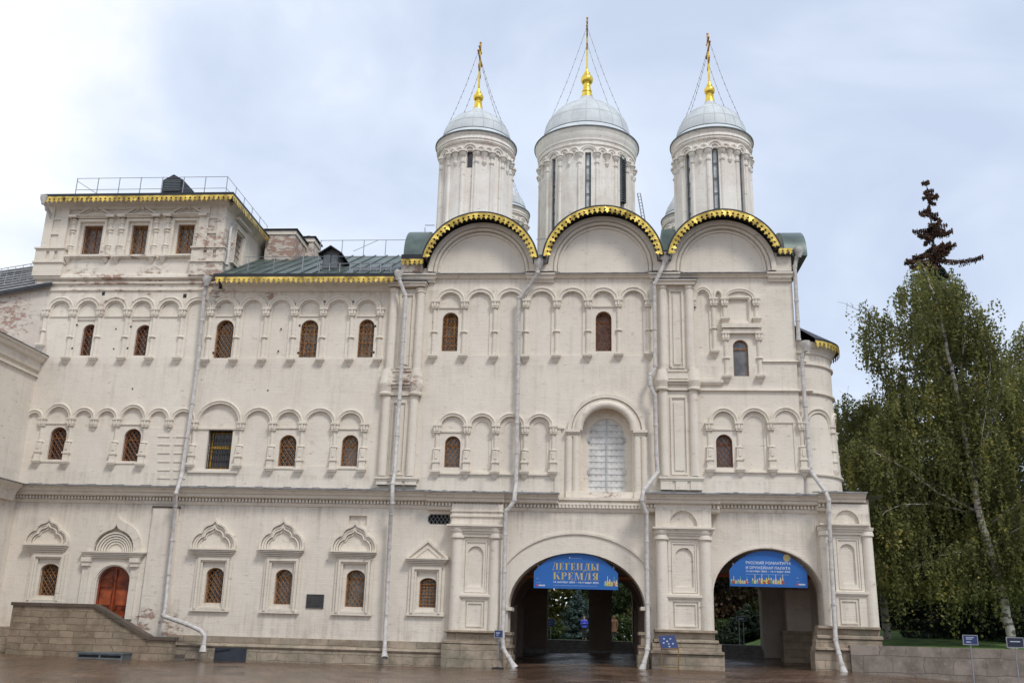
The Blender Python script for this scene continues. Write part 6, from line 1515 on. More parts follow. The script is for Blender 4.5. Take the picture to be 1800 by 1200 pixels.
GL = {'Л': (.92, stem(.68) + [[(.14, 0), (.20, 0), (.46, 1), (.40, 1)]] + rc(.34, .85, 1-HL, 1) + sf(.16, 0, .13)),
 'Е': (.78, stem(.25) + rc(.25, .68, 0, HL) + rc(.25, .66, 1-HL, 1) + rc(.25, .52, .5-HL/2, .5+HL/2) + rc(.62, .68, 0, .27) + rc(.60, .66, .75, 1) + rc(.49, .54, .38, .62)),
 'Г': (.74, stem(.25) + rc(.25, .66, 1-HL, 1) + rc(.60, .66, .70, 1)),
 'Н': (.95, stem(.23) + stem(.72) + rc(.23, .72, .5-HL/2, .5+HL/2)),
 'Д': (.98, rc(.60, .80, 0, 1) + [[(.22, HL), (.28, HL), (.50, 1), (.44, 1)]] + rc(.38, .9, 1-HL, 1) + rc(.06, .93, 0, HL*1.2) + rc(.06, .12, -.2, 0) + rc(.87, .93, -.2, 0)),
 'Ы': (1.12, stem(.23) + bowl(.25, 0, .56, .42) + stem(.92)),
 'К': (.95, stem(.23) + [[(.33, .44), (.38, .52), (.78, 1), (.72, 1)], [(.42, .52), (.56, .66), (.90, 0), (.68, 0)]] + sf(.75, 1, .13, False) + sf(.79, 0, .15)),
 'Р': (.80, stem(.23) + bowl(.25, .42, 1, .48)),
 'М': (1.15, hstem(.16) + [[(.14, 1), (.34, 1), (.62, .12), (.54, 0)], [(.54, 0), (.60, .12), (.86, 1), (.80, 1)]] + stem(.92)),
 'Я': (.90, stem(.64) + bowl(.62, .42, 1, .48, -1) + [[(.10, 0), (.28, 0), (.56, .44), (.42, .44)]] + sf(.16, 0, .14))}
def lettering(mb, word, x0, x1, z0, z1, y):
    tot = sum(GL[c][0] for c in word); sx = (x1-x0)/tot; sz = z1-z0; x = x0
    for c in word:
        for q in GL[c][1]: mb.add([(x+a*sx, y, z0+b_*sz) for a, b_ in q], [tuple(range(len(q)))])
        x += GL[c][0]*sx
def text_obj(name, txt, x0, x1, zb, zt, y, mat, parent, bold=.0):
    cu = bpy.data.curves.new(name, 'FONT'); cu.body = txt; cu.size = 1; cu.offset = bold
    o = bpy.data.objects.new(name+'_tmp', cu); COL.objects.link(o); dg = bpy.context.evaluated_depsgraph_get(); me = bpy.data.meshes.new_from_object(o.evaluated_get(dg)); bpy.data.objects.remove(o)
    co = np.zeros(len(me.vertices)*3); me.vertices.foreach_get('co', co); co = co.reshape(-1, 3)
    if len(co) == 0: return
    mn, mxx = co.min(0), co.max(0); k = (mxx-mn)
    X = x0+(co[:, 0]-mn[0])/k[0]*(x1-x0); Z = zb+(co[:, 1]-mn[1])/k[1]*(zt-zb)
    me.vertices.foreach_set('co', np.stack([X, np.full(len(X), y), Z], 1).ravel()); me.materials.clear(); me.materials.append(mat); me.update()
    me.name = name; o = bpy.data.objects.new(name, me); COL.objects.link(o); o.parent = parent; o.matrix_parent_inverse = Matrix.Translation(parent.location).inverted()
    return o
YBN = -.20
def banner(bl, brr, rt, tp, lt, label):
    B = lambda px, py: at(px, py, YBN)
    p0, p1, p2, p3, p4 = B(*bl), B(*brr), B(*rt), B(*tp), B(*lt)
    bt = empty('banner', ((p0.x+p1.x)/2, YBN, p0.z), label, 'banner', 'blue exhibition banners in the passage arches')
    x0, x1 = p0.x, p1.x; zb = (p0.z+p1.z)/2; zs_ = (p2.z+p4.z)/2; zt = p3.z; n = 24; hw = (x1-x0)/2; xm = (x0+x1)/2; h = zt-zs_
    rr = (hw*hw+h*h)/(2*h); a = math.asin(hw/rr)
    ol = [(x0, zb), (x1, zb)] + [(xm+rr*math.sin(a-2*a*i/n), zt-rr+rr*math.cos(a-2*a*i/n)) for i in range(n+1)]
    s = MB(); s.prism(ol, 'y', YBN, YBN+.04); s.build('panel', M_BLUE, bt)
    s = MB(); s.box(x0+.1, x1-.1, YBN+.041, YBN+.09, zb+.02, zb+.07); s.box(x0+.1, x1-.1, YBN+.041, YBN+.09, zs_, zs_+.05)
    for x in (x0+.15, xm, x1-.2): s.box(x, x+.05, YBN+.09, YBN+.14, zb+.02, zs_+.3)
    s.build('support_frame', M_RAIL, bt)
    return bt
def bx_(px0, px1, py0, py1): return X_(px0, (py0+py1)/2, YBN), X_(px1, (py0+py1)/2, YBN), Z_((px0+px1)/2, py1, YBN), Z_((px0+px1)/2, py0, YBN)
def figures(parent, px0, px1, pyt, pyb, n, seed):
    r_ = random.Random(seed); s = MB(); x0, x1, z0, z1 = bx_(px0, px1, pyt, pyb); h = z1-z0; y = YBN-.004
    for i in range(n):
        x = x0+(x1-x0)*(i+.5)/n; w_ = (x1-x0)/n*.6; hh = h*r_.uniform(.45, .75); k = r_.randrange(5)
        s.mi = k; s.add([(x-w_, y, z0), (x+w_, y, z0), (x+w_*.7, y, z0+hh*.6), (x-w_*.7, y, z0+hh*.6)], [(0,1,2,3)])
        s.mi = r_.choice((0, 0, 3)); s.add([(x-w_*.4, y-.001, z0+hh*.55), (x+w_*.4, y-.001, z0+hh*.55), (x+w_*.45, y-.001, z0+hh*.8), (x, y-.001, z0+hh), (x-w_*.45, y-.001, z0+hh*.8)], [(0,1,2,3,4)])
        s.mi = r_.randrange(1, 5); c_ = x+w_*.5; q = w_*.45; s.add([(c_+q*math.cos(a), y-.002, z0+hh*.28+q*math.sin(a)) for a in [R(45*j) for j in range(8)]], [tuple(range(8))])
        if i % 3 == 1: s.mi = r_.choice((0, 4)); s.add([(x-w_*.3, y-.001, z0+hh), (x+w_*.2, y-.001, z0+hh), (x+w_*.3, y-.001, z1), (x-w_*.1, y-.001, z1)], [(0,1,2,3)])
    s.build('painted_figures', M_FIG, parent, recalc=False)
b1 = banner((938, 1033.5), (1086.5, 1035.5), (1086.5, 1006.5), (1012, 970.5), (938.5, 1005), 'wide arched blue banner with large gold lettering in the larger passage')
s = MB(); x0, x1, z0, z1 = bx_(970, 1053, 988.5, 1002); lettering(s, 'ЛЕГЕНДЫ', x0, x1, z0, z1, YBN-.004)
x0, x1, z0, z1 = bx_(971.5, 1053, 1005, 1019); lettering(s, 'КРЕМЛЯ', x0, x1, z0, z1, YBN-.004); s.build('lettering', M_GTXT, b1, recalc=False)
text_obj('date_line', '13 октября 2023 – 14 января 2024', *bx_(973, 1052, 1021, 1025.3), YBN-.004, M_WTXT, b1, .02)
s = MB()
for (a, c_, d, e2) in ((973, 1051, 1028, 1029.6), (1004, 1024, 979.8, 981.6), (943, 949, 1015, 1017), (943, 952, 1022.5, 1023.6)):
    x0, x1, z0, z1 = bx_(a, c_, d, e2); k = int((x1-x0)/.05)
    for i in range(k): s.add([(x0+i*.05, YBN-.004, z0), (x0+i*.05+.035, YBN-.004, z0), (x0+i*.05+.035, YBN-.004, z1), (x0+i*.05, YBN-.004, z1)], [(0,1,2,3)])
s.build('small_print', M_WTX2, b1, recalc=False)
s = MB(); x0, x1, z0, z1 = bx_(947, 958, 1026.8, 1029.2)
for i in range(6): s.add([(x0+i*.045, YBN-.004, z0), (x0+i*.045+.035, YBN-.004, z0), (x0+i*.045+.035, YBN-.004, z1), (x0+i*.045, YBN-.004, z1)], [(0,1,2,3)])
x0, x1, z0, z1 = bx_(1000, 1003, 978.5, 982); s.add([(x0, YBN-.004, z1), ((x0+x1)/2, YBN-.004, z0), (x1, YBN-.004, z1)], [(0,1,2)]); s.build('emblem', M_WTXT, b1, recalc=False)
s = MB(); x0, x1, z0, z1 = bx_(943, 946.5, 1026.4, 1029.4); s.add([(x0, YBN-.004, z0), (x1, YBN-.004, z0), (x1, YBN-.004, z1), (x0, YBN-.004, z1)], [(0,1,2,3)]); s.build('logo_mark', M_REDI, b1, recalc=False)
figures(b1, 1062, 1085.5, 1012, 1029.5, 6, 3)
b2 = banner((1283, 1030.5), (1420, 1031.5), (1419.5, 1003.5), (1353, 967.5), (1282.5, 1002), 'blue banner with pale lettering and a yellow sun disc in the right passage')
text_obj('lettering', 'РУССКИЙ РОМАНТИЗМ', *bx_(1311, 1389, 985, 991.5), YBN-.004, M_WTXT, b2, .012)
text_obj('lettering', 'И ОРУЖЕЙНАЯ ПАЛАТА', *bx_(1311, 1389, 993.6, 1000), YBN-.004, M_WTXT, b2, .012)
text_obj('date_line', '13 октября 2023 – 14 января 2024', *bx_(1311.5, 1389, 1002, 1006), YBN-.004, M_WTXT, b2, .02)
s = MB()
for (a, c_, d, e2) in ((1311, 1389, 1008.3, 1009.9), (1400, 1405, 1014, 1016), (1400, 1408, 1021, 1022)):
    x0, x1, z0, z1 = bx_(a, c_, d, e2); k = int((x1-x0)/.05)
    for i in range(k): s.add([(x0+i*.05, YBN-.004, z0), (x0+i*.05+.035, YBN-.004, z0), (x0+i*.05+.035, YBN-.004, z1), (x0+i*.05, YBN-.004, z1)], [(0,1,2,3)])
s.build('small_print', M_WTX2, b2, recalc=False)
s = MB(); x0, x1, z0, z1 = bx_(1404, 1416, 1025.4, 1028)
for i in range(6): s.add([(x0+i*.045, YBN-.004, z0), (x0+i*.045+.035, YBN-.004, z0), (x0+i*.045+.035, YBN-.004, z1), (x0+i*.045, YBN-.004, z1)], [(0,1,2,3)])
s.build('emblem', M_WTXT, b2, recalc=False)
s = MB(); x0, x1, z0, z1 = bx_(1400, 1403.5, 1025, 1028.2); s.add([(x0, YBN-.004, z0), (x1, YBN-.004, z0), (x1, YBN-.004, z1), (x0, YBN-.004, z1)], [(0,1,2,3)]); s.build('logo_mark', M_REDI, b2, recalc=False)
c = at(1383, 980, YBN); s = MB(); s.add([(c.x+.145*math.cos(R(15*i)), YBN-.004, c.z+.145*math.sin(R(15*i))) for i in range(24)], [tuple(range(24))]); s.build('sun_disc', M_GTXT, b2, recalc=False)
figures(b2, 1284, 1315, 1012, 1025, 8, 5); figures(b2, 1321, 1378, 1009, 1025.5, 14, 9)

M_NAVY = simple('navy_sign_face', (.018, .035, .12), .4, 0, .05)
M_NAVY2 = simple('black_blue_sign_face', (.012, .014, .035), .4, 0, .05)
M_SBLUE = simple('bright_blue_sign_face', (.03, .10, .36), .4)
M_SIGNT = simple('sign_print', (.42, .48, .58), .5)
def post_sign(px0, px1, py0, py1, Y, face, label, lines, base=False, r=.022, group=None, lean=0, twin=False):
    a, b_ = at(px0, py0, Y), at(px1, py1, Y); x0, x1, z1, z0 = a.x, b_.x, a.z, b_.z; xm = (x0+x1)/2
    g0 = gz(xm, Y) if Y < 13 else 1.31
    o = empty('post_sign', (xm, Y, g0), label, 'sign', group)
    s = MB(); s.box(x0, x1, Y-.012, Y+.012, z0, z1); s.build('sign_board', face, o)
    s = MB(); s.band([(x0, z0), (x1, z0), (x1, z1), (x0, z1)], .025, Y-.018, Y+.016, closed=True); s.build('sign_frame', M_RAIL, o)
    s = MB(); pxs = (xm,) if not twin else (xm-.12, xm+.12)
    for xx in pxs: s.tube([(xx, Y+.03, g0), (xx, Y+.03, z1-.05)], r, 8)
    s.build('post', M_RAIL, o, 40)
    if base: s = MB(); s.lathe([(0, g0), (.24, g0), (.24, g0+.03), (.03, g0+.06), (0, g0+.06)], xm, Y+.02, 20); s.build('base_plate', M_IRON, o, 40)
    s = MB(); h = z1-z0
    for (fz, fx0, fx1, fh) in lines: s.add([(x0+(x1-x0)*fx0, Y-.0145, z0+h*fz), (x0+(x1-x0)*fx1, Y-.0145, z0+h*fz), (x0+(x1-x0)*fx1, Y-.0145, z0+h*(fz+fh)), (x0+(x1-x0)*fx0, Y-.0145, z0+h*(fz+fh))], [(0,1,2,3)])
    s.build('sign_print', M_SIGNT, o, recalc=False)
    return o
post_sign(1692, 1719, 1115.5, 1132.5, -8, M_NAVY, 'blue sign on a thin post in front of the retaining wall, nearer the church', [(.72, .2, .75, .08), (.56, .2, .62, .08), (.3, .2, .5, .05), (.2, .2, .55, .05)])
post_sign(1768.5, 1800, 1119.5, 1137.5, -8, M_NAVY2, 'dark navy sign on a thin post at the right edge of the view', [(.55, .2, .8, .1)])
post_sign(869.5, 883.5, 1107, 1120, -2.0, M_NAVY, 'small navy sign on a slim round based post left of the larger passage', [(.66, .2, .7, .08), (.5, .2, .6, .08), (.25, .2, .5, .06)], base=True)
post_sign(962, 975, 1087, 1100, 18, M_SBLUE, 'bright blue notice on a post beyond the larger passage', [(.7, .15, .85, .08), (.45, .15, .8, .08), (.2, .15, .7, .08)])
post_sign(1294, 1311.5, 1083, 1090.5, 17, M_NAVY2, 'dark direction sign on two posts beyond the right passage', [(.4, .2, .8, .2)], twin=True)
# slanted board on golden legs
lo = empty('display_board', at(1177, 1178, -2.2), 'slanted dark blue board with pale drawings on golden legs before the middle pier', 'display board')
Y = -2.2; q = [at(1163, 1140, Y), at(1192.5, 1138.5, Y), at(1186, 1115, Y+.45), at(1157, 1117, Y+.45)]
s = MB(); dn = Vector((0, .03, -.03)); s.add(q+[p+dn for p in q], [(0,1,2,3),(7,6,5,4),(0,4,5,1),(1,5,6,2),(2,6,7,3),(3,7,4,0)]); s.build('board', M_NAVY, lo)
s = MB(); g0 = gz(q[0].x, Y)
for a, b_ in ((q[0], q[3]), (q[1], q[2])):
    s.tube([(a.x, Y+.05, g0), (a.x, Y+.05, a.z)], .018, 6); s.tube([(a.x, Y+.02, a.z-.02), (b_.x, b_.y+.04, b_.z-.03)], .018, 6); s.tube([(a.x, Y-.15, g0+.02), (a.x, Y+.35, g0+.02)], .02, 6)
s.tube([(q[0].x, Y+.05, g0+.12), (q[1].x, Y+.05, g0+.12)], .016, 6); s.tube([q[0]+Vector((0, -.01, 0)), q[1]+Vector((0, -.01, 0))], .016, 6)
s.build('leg_frame', simple('brass_legs', (.34, .20, .06), .4, .6), lo, 40)
s = MB(); r_ = random.Random(4)
for i in range(7):
    u, v = (.5, .22, .75, .45, .3, .68, .5)[i], (.15, .45, .35, .55, .75, .72, .35)[i]; c = q[0].lerp(q[1], u).lerp(q[3].lerp(q[2], u), v)+Vector((0, -.004, .004)); ex = (q[1]-q[0]).normalized(); ey = (q[3]-q[0]).normalized()
    rr = .05; s.add([c+(ex*math.cos(R(40*j))+ey*math.sin(R(40*j)))*rr*(1 if j % 2 else .5) for j in range(9)], [tuple(range(9))])
s.build('drawing', M_SIGNT, lo, recalc=False)

# ================================================================ PEOPLE (seen far off through the larger passage)
M_SKIN = simple('skin', (.50, .31, .23), .6, var=.05)
def person(px, Y, g0, H, label, coat, legs, hair, long_coat, facing=-1, crossed=False):
    x = X_(px, 1110, Y)
    me = bpy.data.meshes.new('person'); k = H/1.72
    J = {}; V = []; E = []; Rd = []
    def j(name, x_, y_, z_, r, par=None):
        J[name] = len(V); V.append((x_*k, y_*k, z_*k)); Rd.append(r*k)
        if par: E.append((J[par], J[name]))
    f = facing
    j('pelvis', 0, 0, .95, .125); j('waist', 0, 0, 1.08, .115, 'pelvis'); j('chest', 0, 0, 1.28, .14, 'waist'); j('neck0', 0, 0, 1.43, .075, 'chest'); j('neck', 0, 0, 1.49, .052, 'neck0')
    j('head0', 0, f*.01, 1.56, .075, 'neck'); j('head', 0, f*.012, 1.63, .088, 'head0'); j('crown', 0, f*.0, 1.69, .065, 'head')
    for s_, sd_ in (('l', -1), ('r', 1)):
        j('sh'+s_, sd_*.17, 0, 1.39, .065, 'chest')
        if crossed: j('el'+s_, sd_*.25, f*.03, 1.14, .045, 'sh'+s_); j('wr'+s_, sd_*.02, f*.19, 1.17, .032, 'el'+s_); j('ha'+s_, -sd_*.07, f*.19, 1.18, .03, 'wr'+s_)
        else: j('el'+s_, sd_*.23, -f*.02, 1.12, .045, 'sh'+s_); j('wr'+s_, sd_*.24, f*.05, .88, .03, 'el'+s_); j('ha'+s_, sd_*.24, f*.07, .80, .03, 'wr'+s_)
        bx0 = V[J['ha'+s_]]
        for fi in range(4): j('f%d%s' % (fi, s_), bx0[0]/k+(fi-1.5)*.012, bx0[1]/k+(fi-1.5)*.014, bx0[2]/k-.055-.008*(fi in (1, 2)), .009, 'ha'+s_)
        j('th'+s_, bx0[0]/k-sd_*.03, bx0[1]/k+f*.03, bx0[2]/k-.02, .010, 'ha'+s_)
        j('hip'+s_, sd_*.09, 0, .90, .095, 'pelvis'); j('kn'+s_, sd_*.10, f*.02*sd_, .50, .062, 'hip'+s_); j('an'+s_, sd_*.10, -f*.02*sd_, .09, .042, 'kn'+s_); j('to'+s_, sd_*.11, f*.13, .04, .038, 'an'+s_)
    me.from_pydata(V, E, []); o = bpy.data.objects.new('person', me); COL.objects.link(o); o.location = (x, Y, g0)
    sk = o.modifiers.new('skin', 'SKIN'); sk.use_smooth_shade = True; o.modifiers.new('sub', 'SUBSURF').levels = 1; o.modifiers['sub'].render_levels = 1
    for i, r in enumerate(Rd): me.skin_vertices[0].data[i].radius = (r, r)
    me.skin_vertices[0].data[0].use_root = True; me.materials.append(M_SKIN)
    tag(o, label, 'person')
    def part(name, mb, mat): 
        q = mb.build(name, mat, None, 50); q.parent = o; return q
    s = MB(); b0 = .62 if long_coat else .88
    prof = [(.20, b0), (.185, .98), (.165, 1.1), (.19, 1.3), (.17, 1.41), (.07, 1.47)]
    s.strip([[(r*k*math.cos(a), r*k*.72*math.sin(a), z*k) for a in [R(20*i) for i in range(18)]] for r, z in prof], True)
    for s_, sd_ in (('l', -1), ('r', 1)):
        s.tube([Vector(V[J['sh'+s_]]), Vector(V[J['el'+s_]]), Vector(V[J['wr'+s_]])], [.085*k, .065*k, .048*k], 10)
    part('coat', s, coat)
    s = MB()
    for s_ in 'lr': s.tube([Vector(V[J['hip'+s_]]), Vector(V[J['kn'+s_]]), Vector(V[J['an'+s_]])], [.105*k, .075*k, .06*k], 10)
    part('trousers', s, legs)
    s = MB()
    for s_ in 'lr': a = Vector(V[J['an'+s_]]); s.tube([a+Vector((0, -f*.06*k, -.04*k)), a+Vector((0, f*.05*k, -.05*k)), a+Vector((0, f*.17*k, -.055*k))], [.05*k, .05*k, .03*k], 8)
    part('shoes', s, M_IRON)
    s = MB(); rows = [[(.105*k*math.cos(R(t))*math.cos(a), -f*.018*k+.11*k*math.cos(R(t))*math.sin(a), 1.645*k+.105*k*math.sin(R(t))) for a in [R(20*i) for i in range(18)]] for t in (15, 40, 65, 88)]; s.strip(rows, True)
    s.box(-.085*k, .085*k, -f*.10*k, -f*.03*k, (1.42 if long_coat else 1.53)*k, 1.67*k); part('hair', s, hair)
    return o
person(1079.5, 31, 1.31, 1.70, 'person in a long brown coat walking beyond the larger passage', simple('brown_coat', (.17, .085, .05), .8), simple('dark_tights', (.03, .028, .03), .8), simple('auburn_hair', (.16, .06, .03), .6), True, facing=1)
person(1027, 33, 1.31, 1.68, 'person in a blue jacket standing with folded arms beyond the larger passage', simple('royal_blue_jacket', (.03, .06, .62), .6), simple('black_trousers', (.012, .012, .016), .8), simple('brown_hair', (.05, .03, .02), .6), False, crossed=True)

# ================================================================ TREES
def leaf_mat(name, c1, c2, c3=None, tr=.25):
    m, t, n, l, b = newmat(name); b.inputs['Roughness'].default_value = .55; b.inputs['Specular IOR Level'].default_value = .3
    g = n.new('ShaderNodeNewGeometry'); no = n.new('ShaderNodeTexNoise'); no.inputs['Scale'].default_value = .75; no.inputs['Detail'].default_value = 4; l.new(g.outputs['Position'], no.inputs['Vector'])
    wn = n.new('ShaderNodeMath'); wn.operation = 'MULTIPLY_ADD'; l.new(g.outputs['Random Per Island'], wn.inputs[0]); wn.inputs[1].default_value = .42; 
    m2 = n.new('ShaderNodeMath'); m2.operation = 'MULTIPLY'; m2.inputs[1].default_value = .75; l.new(no.outputs['Fac'], m2.inputs[0]); l.new(m2.outputs[0], wn.inputs[2])
    r = n.new('ShaderNodeValToRGB'); l.new(wn.outputs[0], r.inputs[0]); r.color_ramp.elements[0].position = .25; r.color_ramp.elements[1].position = .78; r.color_ramp.elements[0].color = (*c1, 1); r.color_ramp.elements[1].color = (*c2, 1)
    if c3: e = r.color_ramp.elements.new(.80); e.color = (*c3, 1)
    l.new(r.outputs[0], b.inputs['Base Color'])
    td = n.new('ShaderNodeBsdfTranslucent'); l.new(r.outputs[0], td.inputs['Color']); mxs = n.new('ShaderNodeMixShader'); mxs.inputs[0].default_value = tr
    l.new(b.outputs[0], mxs.inputs[1]); l.new(td.outputs[0], mxs.inputs[2]); l.new(mxs.outputs[0], n['Material Output'].inputs['Surface'])
    return m
ML_BIRCH = leaf_mat('birch_leaves', (.095, .105, .034), (.25, .26, .085), (.46, .40, .11), .5)
ML_DARK = leaf_mat('dark_green_leaves', (.018, .034, .011), (.062, .090, .026), (.11, .115, .03))
ML_SPRU = leaf_mat('spruce_needles', (.012, .022, .014), (.035, .055, .030), tr=.05)
ML_DEAD = leaf_mat('dead_spruce_needles', (.030, .022, .018), (.17, .092, .062), tr=.05)
ML_BLUE = leaf_mat('blue_spruce_needles', (.035, .062, .058), (.09, .135, .125), tr=.05)
ML_RED = leaf_mat('red_autumn_leaves', (.03, .024, .012), (.085, .048, .022))
ML_YEL = leaf_mat('yellow_green_leaves', (.04, .05, .014), (.13, .125, .03))
def bark(name, c1, c2):
    m, t, n, l, b = newmat(name); b.inputs['Roughness'].default_value = .8
    g = n.new('ShaderNodeNewGeometry'); v = n.new('ShaderNodeVectorMath'); v.operation = 'MULTIPLY'; l.new(g.outputs['Position'], v.inputs[0]); v.inputs[1].default_value = (3, 3, 7)
    no = n.new('ShaderNodeTexNoise'); no.inputs['Scale'].default_value = 1; no.inputs['Detail'].default_value = 6; l.new(v.outputs[0], no.inputs['Vector'])
    r = n.new('ShaderNodeValToRGB'); l.new(no.outputs['Fac'], r.inputs[0]); r.color_ramp.elements[0].position = .42; r.color_ramp.elements[1].position = .52; r.color_ramp.elements[0].color = (*c1, 1); r.color_ramp.elements[1].color = (*c2, 1)
    l.new(r.outputs[0], b.inputs['Base Color']); return m
M_BB = bark('birch_bark', (.10, .085, .07), (.43, .40, .36)); M_BK = bark('brown_bark', (.03, .024, .02), (.075, .058, .045))
def leaves(name, C_, size, mat, parent, aspect=.62, droop=0.0):
    C_ = np.asarray(C_, float); n = len(C_)
    a = rng.normal(size=(n, 3)); a[:, 2] -= droop; a /= np.linalg.norm(a, axis=1)[:, None]
    b_ = rng.normal(size=(n, 3)); b_ -= a*(a*b_).sum(1)[:, None]; b_ /= np.linalg.norm(b_, axis=1)[:, None]
    sz = size*rng.uniform(.65, 1.3, n)[:, None]
    P = np.stack([C_-a*sz*.5, C_+b_*sz*aspect*.5, C_+a*sz*.5, C_-b_*sz*aspect*.5], 1).reshape(-1, 3)
    me = bpy.data.meshes.new(name); me.vertices.add(4*n); me.vertices.foreach_set('co', P.ravel()); me.loops.add(4*n); me.loops.foreach_set('vertex_index', np.arange(4*n)); me.polygons.add(n); me.polygons.foreach_set('loop_start', np.arange(0, 4*n, 4)); me.update(calc_edges=True)
    me.materials.append(mat); o = bpy.data.objects.new(name, me); COL.objects.link(o); o.parent = parent
    if parent: o.matrix_parent_inverse = Matrix.Translation(parent.location).inverted()
    return o
def in_poly_np(px, pz, poly):
    c = np.zeros(len(px), bool); n = len(poly); j = n-1
    for i in range(n):
        xi, yi = poly[i]; xj, yj = poly[j]; m_ = ((yi > pz) != (yj > pz)) & (px < (xj-xi)*(pz-yi)/(yj-yi+1e-12)+xi); c ^= m_; j = i
    return c
def birch(Y, trunk, limbs, crown, n_strands, label, base, depth=2.6, leaf=.15, r0=.18, seed=1, top_r=.03, thin=.1):
    global rng; rng = np.random.default_rng(seed); rd = random.Random(seed)
    root = at(*base, Y); root.z = 1.38; t = empty('birch_tree', root, label, 'tree')
    tp = [at(a, b_, Y-.5*min(1, i*.25)) for i, (a, b_) in enumerate(trunk)]; tp[0].z = 1.3
    pts = []; n = len(tp)
    for i in range(n-1):
        for k in range(4): q = tp[i].lerp(tp[i+1], k/4); pts.append(q+Vector((rd.uniform(-.03, .03), rd.uniform(-.05, .05), 0)))
    pts.append(tp[-1]); rs = [r0*(1-i/(len(pts)-1))**.8+top_r*.6 for i in range(len(pts))]
    s = MB(); s.tube(pts, rs, 10); s.build('trunk', M_BB, t, 60)
    s = MB(); anchor = []; tw = MB()
    for L_, rr in limbs:
        lp = []; m_ = len(L_); dy = rd.uniform(-2.6, -1.2)
        for i, (a, b_) in enumerate(L_): lp.append(at(a, b_, Y+dy*i/(m_-1)))
        fp = []
        for i in range(m_-1):
            for k in range(3): fp.append(lp[i].lerp(lp[i+1], k/3)+Vector((rd.uniform(-.05, .05), rd.uniform(-.05, .05), rd.uniform(-.04, .04))))
        fp.append(lp[-1]); s.tube(fp, [rr*(1-.8*i/(len(fp)-1)) for i in range(len(fp))], 6); anchor += fp[2:]
        for q in fp[2:]:
            for k in range(2):
                d = Vector((rd.uniform(-1, 1), rd.uniform(-.8, .8), rd.uniform(-.3, .9))).normalized()*rd.uniform(.4, 1.0); tw.tube([q, q+d*.5+Vector((0, 0, .06)), q+d], [rr*.22, rr*.14, .006], 4)
    s.build('limb', M_BB, t, 60)
    poly = [(at(a, b_, Y).x, at(a, b_, Y).z) for a, b_ in crown]; P = np.array(poly); x0, z0 = P.min(0); x1, z1 = P.max(0)
    S_ = [(q.x+rd.gauss(0, .3), q.y+rd.gauss(0, .3), q.z+rd.uniform(-.05, .3)) for q in anchor for _ in range(4)]; n_strands += len(S_); tries = 0
    while len(S_) < n_strands and tries < 40:
        tries += 1; X = rng.uniform(x0, x1, 4000); Z = rng.uniform(z0, z1, 4000); ok = in_poly_np(X, Z, poly); X, Z = X[ok], Z[ok]; Yv = Y+rng.uniform(-.55*depth, 1.3*depth, len(X))
        for x, y, z in zip(X, Yv, Z):
            nv = mnoise.noise(Vector((x*.55, y*.55, z*.45))*1.0)+.5*mnoise.noise(Vector((x*1.3, y*1.3, z*1.1)))
            if nv > thin-.06-.12*rd.random(): S_.append((x, y, z))
            if len(S_) >= n_strands: break
    C_ = []
    for (x, y, z) in S_:
        ln = rd.uniform(.5, 1.7); m_ = int(ln/.055); dx, dy = rd.uniform(-.25, .25), rd.uniform(-.25, .25)
        u = np.arange(m_)/m_; xs_ = x+dx*u+rng.normal(0, .05, m_); zs_ = z-ln*u**1.15+rng.normal(0, .03, m_); C_.append(np.stack([xs_, y+dy*u+rng.normal(0, .05, m_), zs_], 1))
        if rd.random() < .22: tw.tube([(x, y, z), (x+dx*.5, y+dy*.5, z-ln*.45), (x+dx, y+dy, z-ln)], [.008, .006, .004], 3, caps=False)
    C_ = np.concatenate(C_); ok = in_poly_np(C_[:, 0], C_[:, 2], poly) | (rng.random(len(C_)) < .25); C_ = C_[ok & (C_[:, 2] > 1.5)]
    cr = leaves('crown', C_, leaf, ML_BIRCH, t, droop=.5); tw.build('twig', M_BK, cr, recalc=False)
    return t
main_crown = [(1592,478),(1604,462),(1630,455),(1655,468),(1678,495),(1690,530),(1712,548),(1738,528),(1752,545),(1768,580),(1766,625),(1790,650),(1830,700),(1860,820),(1860,1010),(1810,1060),(1740,1050),(1680,1062),(1600,1050),(1545,1030),(1522,980),(1512,935),(1492,900),(1478,850),(1468,800),(1500,760),(1540,720),(1560,690),(1575,660),(1568,630),(1552,618),(1548,600),(1540,618),(1530,590),(1512,565),(1499,548),(1505,540),(1530,550),(1560,566),(1590,580),(1596,545),(1588,510)]
tmain = [(1779,1114),(1766,1060),(1756,1030),(1748,992),(1736,950),(1725,921),(1717,880),(1712,842),(1700,795),(1695,762),(1686,712),(1675,656),(1662,600),(1652,555),(1640,515),(1630,487),(1622,465)]
lims = [([(1717,900),(1680,880),(1650,867),(1596,825),(1560,806),(1529,790)], .075), ([(1708,850),(1680,828),(1658,808),(1617,781),(1580,770)], .06), ([(1700,820),(1680,800),(1662,783),(1640,770)], .045),
        ([(1671,667),(1650,640),(1630,619),(1592,589),(1560,570),(1525,551),(1500,541)], .06), ([(1690,660),(1692,620),(1694,575),(1707,544)], .05), ([(1712,842),(1722,800),(1742,746),(1761,675),(1772,649)], .07),
        ([(1740,925),(1770,900),(1800,879),(1830,860)], .05), ([(1752,960),(1780,935),(1812,915)], .05), ([(1665,610),(1640,575),(1622,560)], .035), ([(1655,560),(1665,530),(1660,500)], .03), ([(1700,900),(1640,885),(1580,888),(1550,905)], .04), ([(1690,1000),(1640,985),(1600,1000)], .03), ([(1748,560),(1740,600),(1742,650),(1735,700),(1725,780)], .03), ([(1737,990),(1690,970),(1650,975)], .035)]
birch(3.0, tmain, lims, main_crown, 5600, 'tall leaning birch with white limbs and drooping yellow green leaves on the lawn', (1779,1114), seed=3)
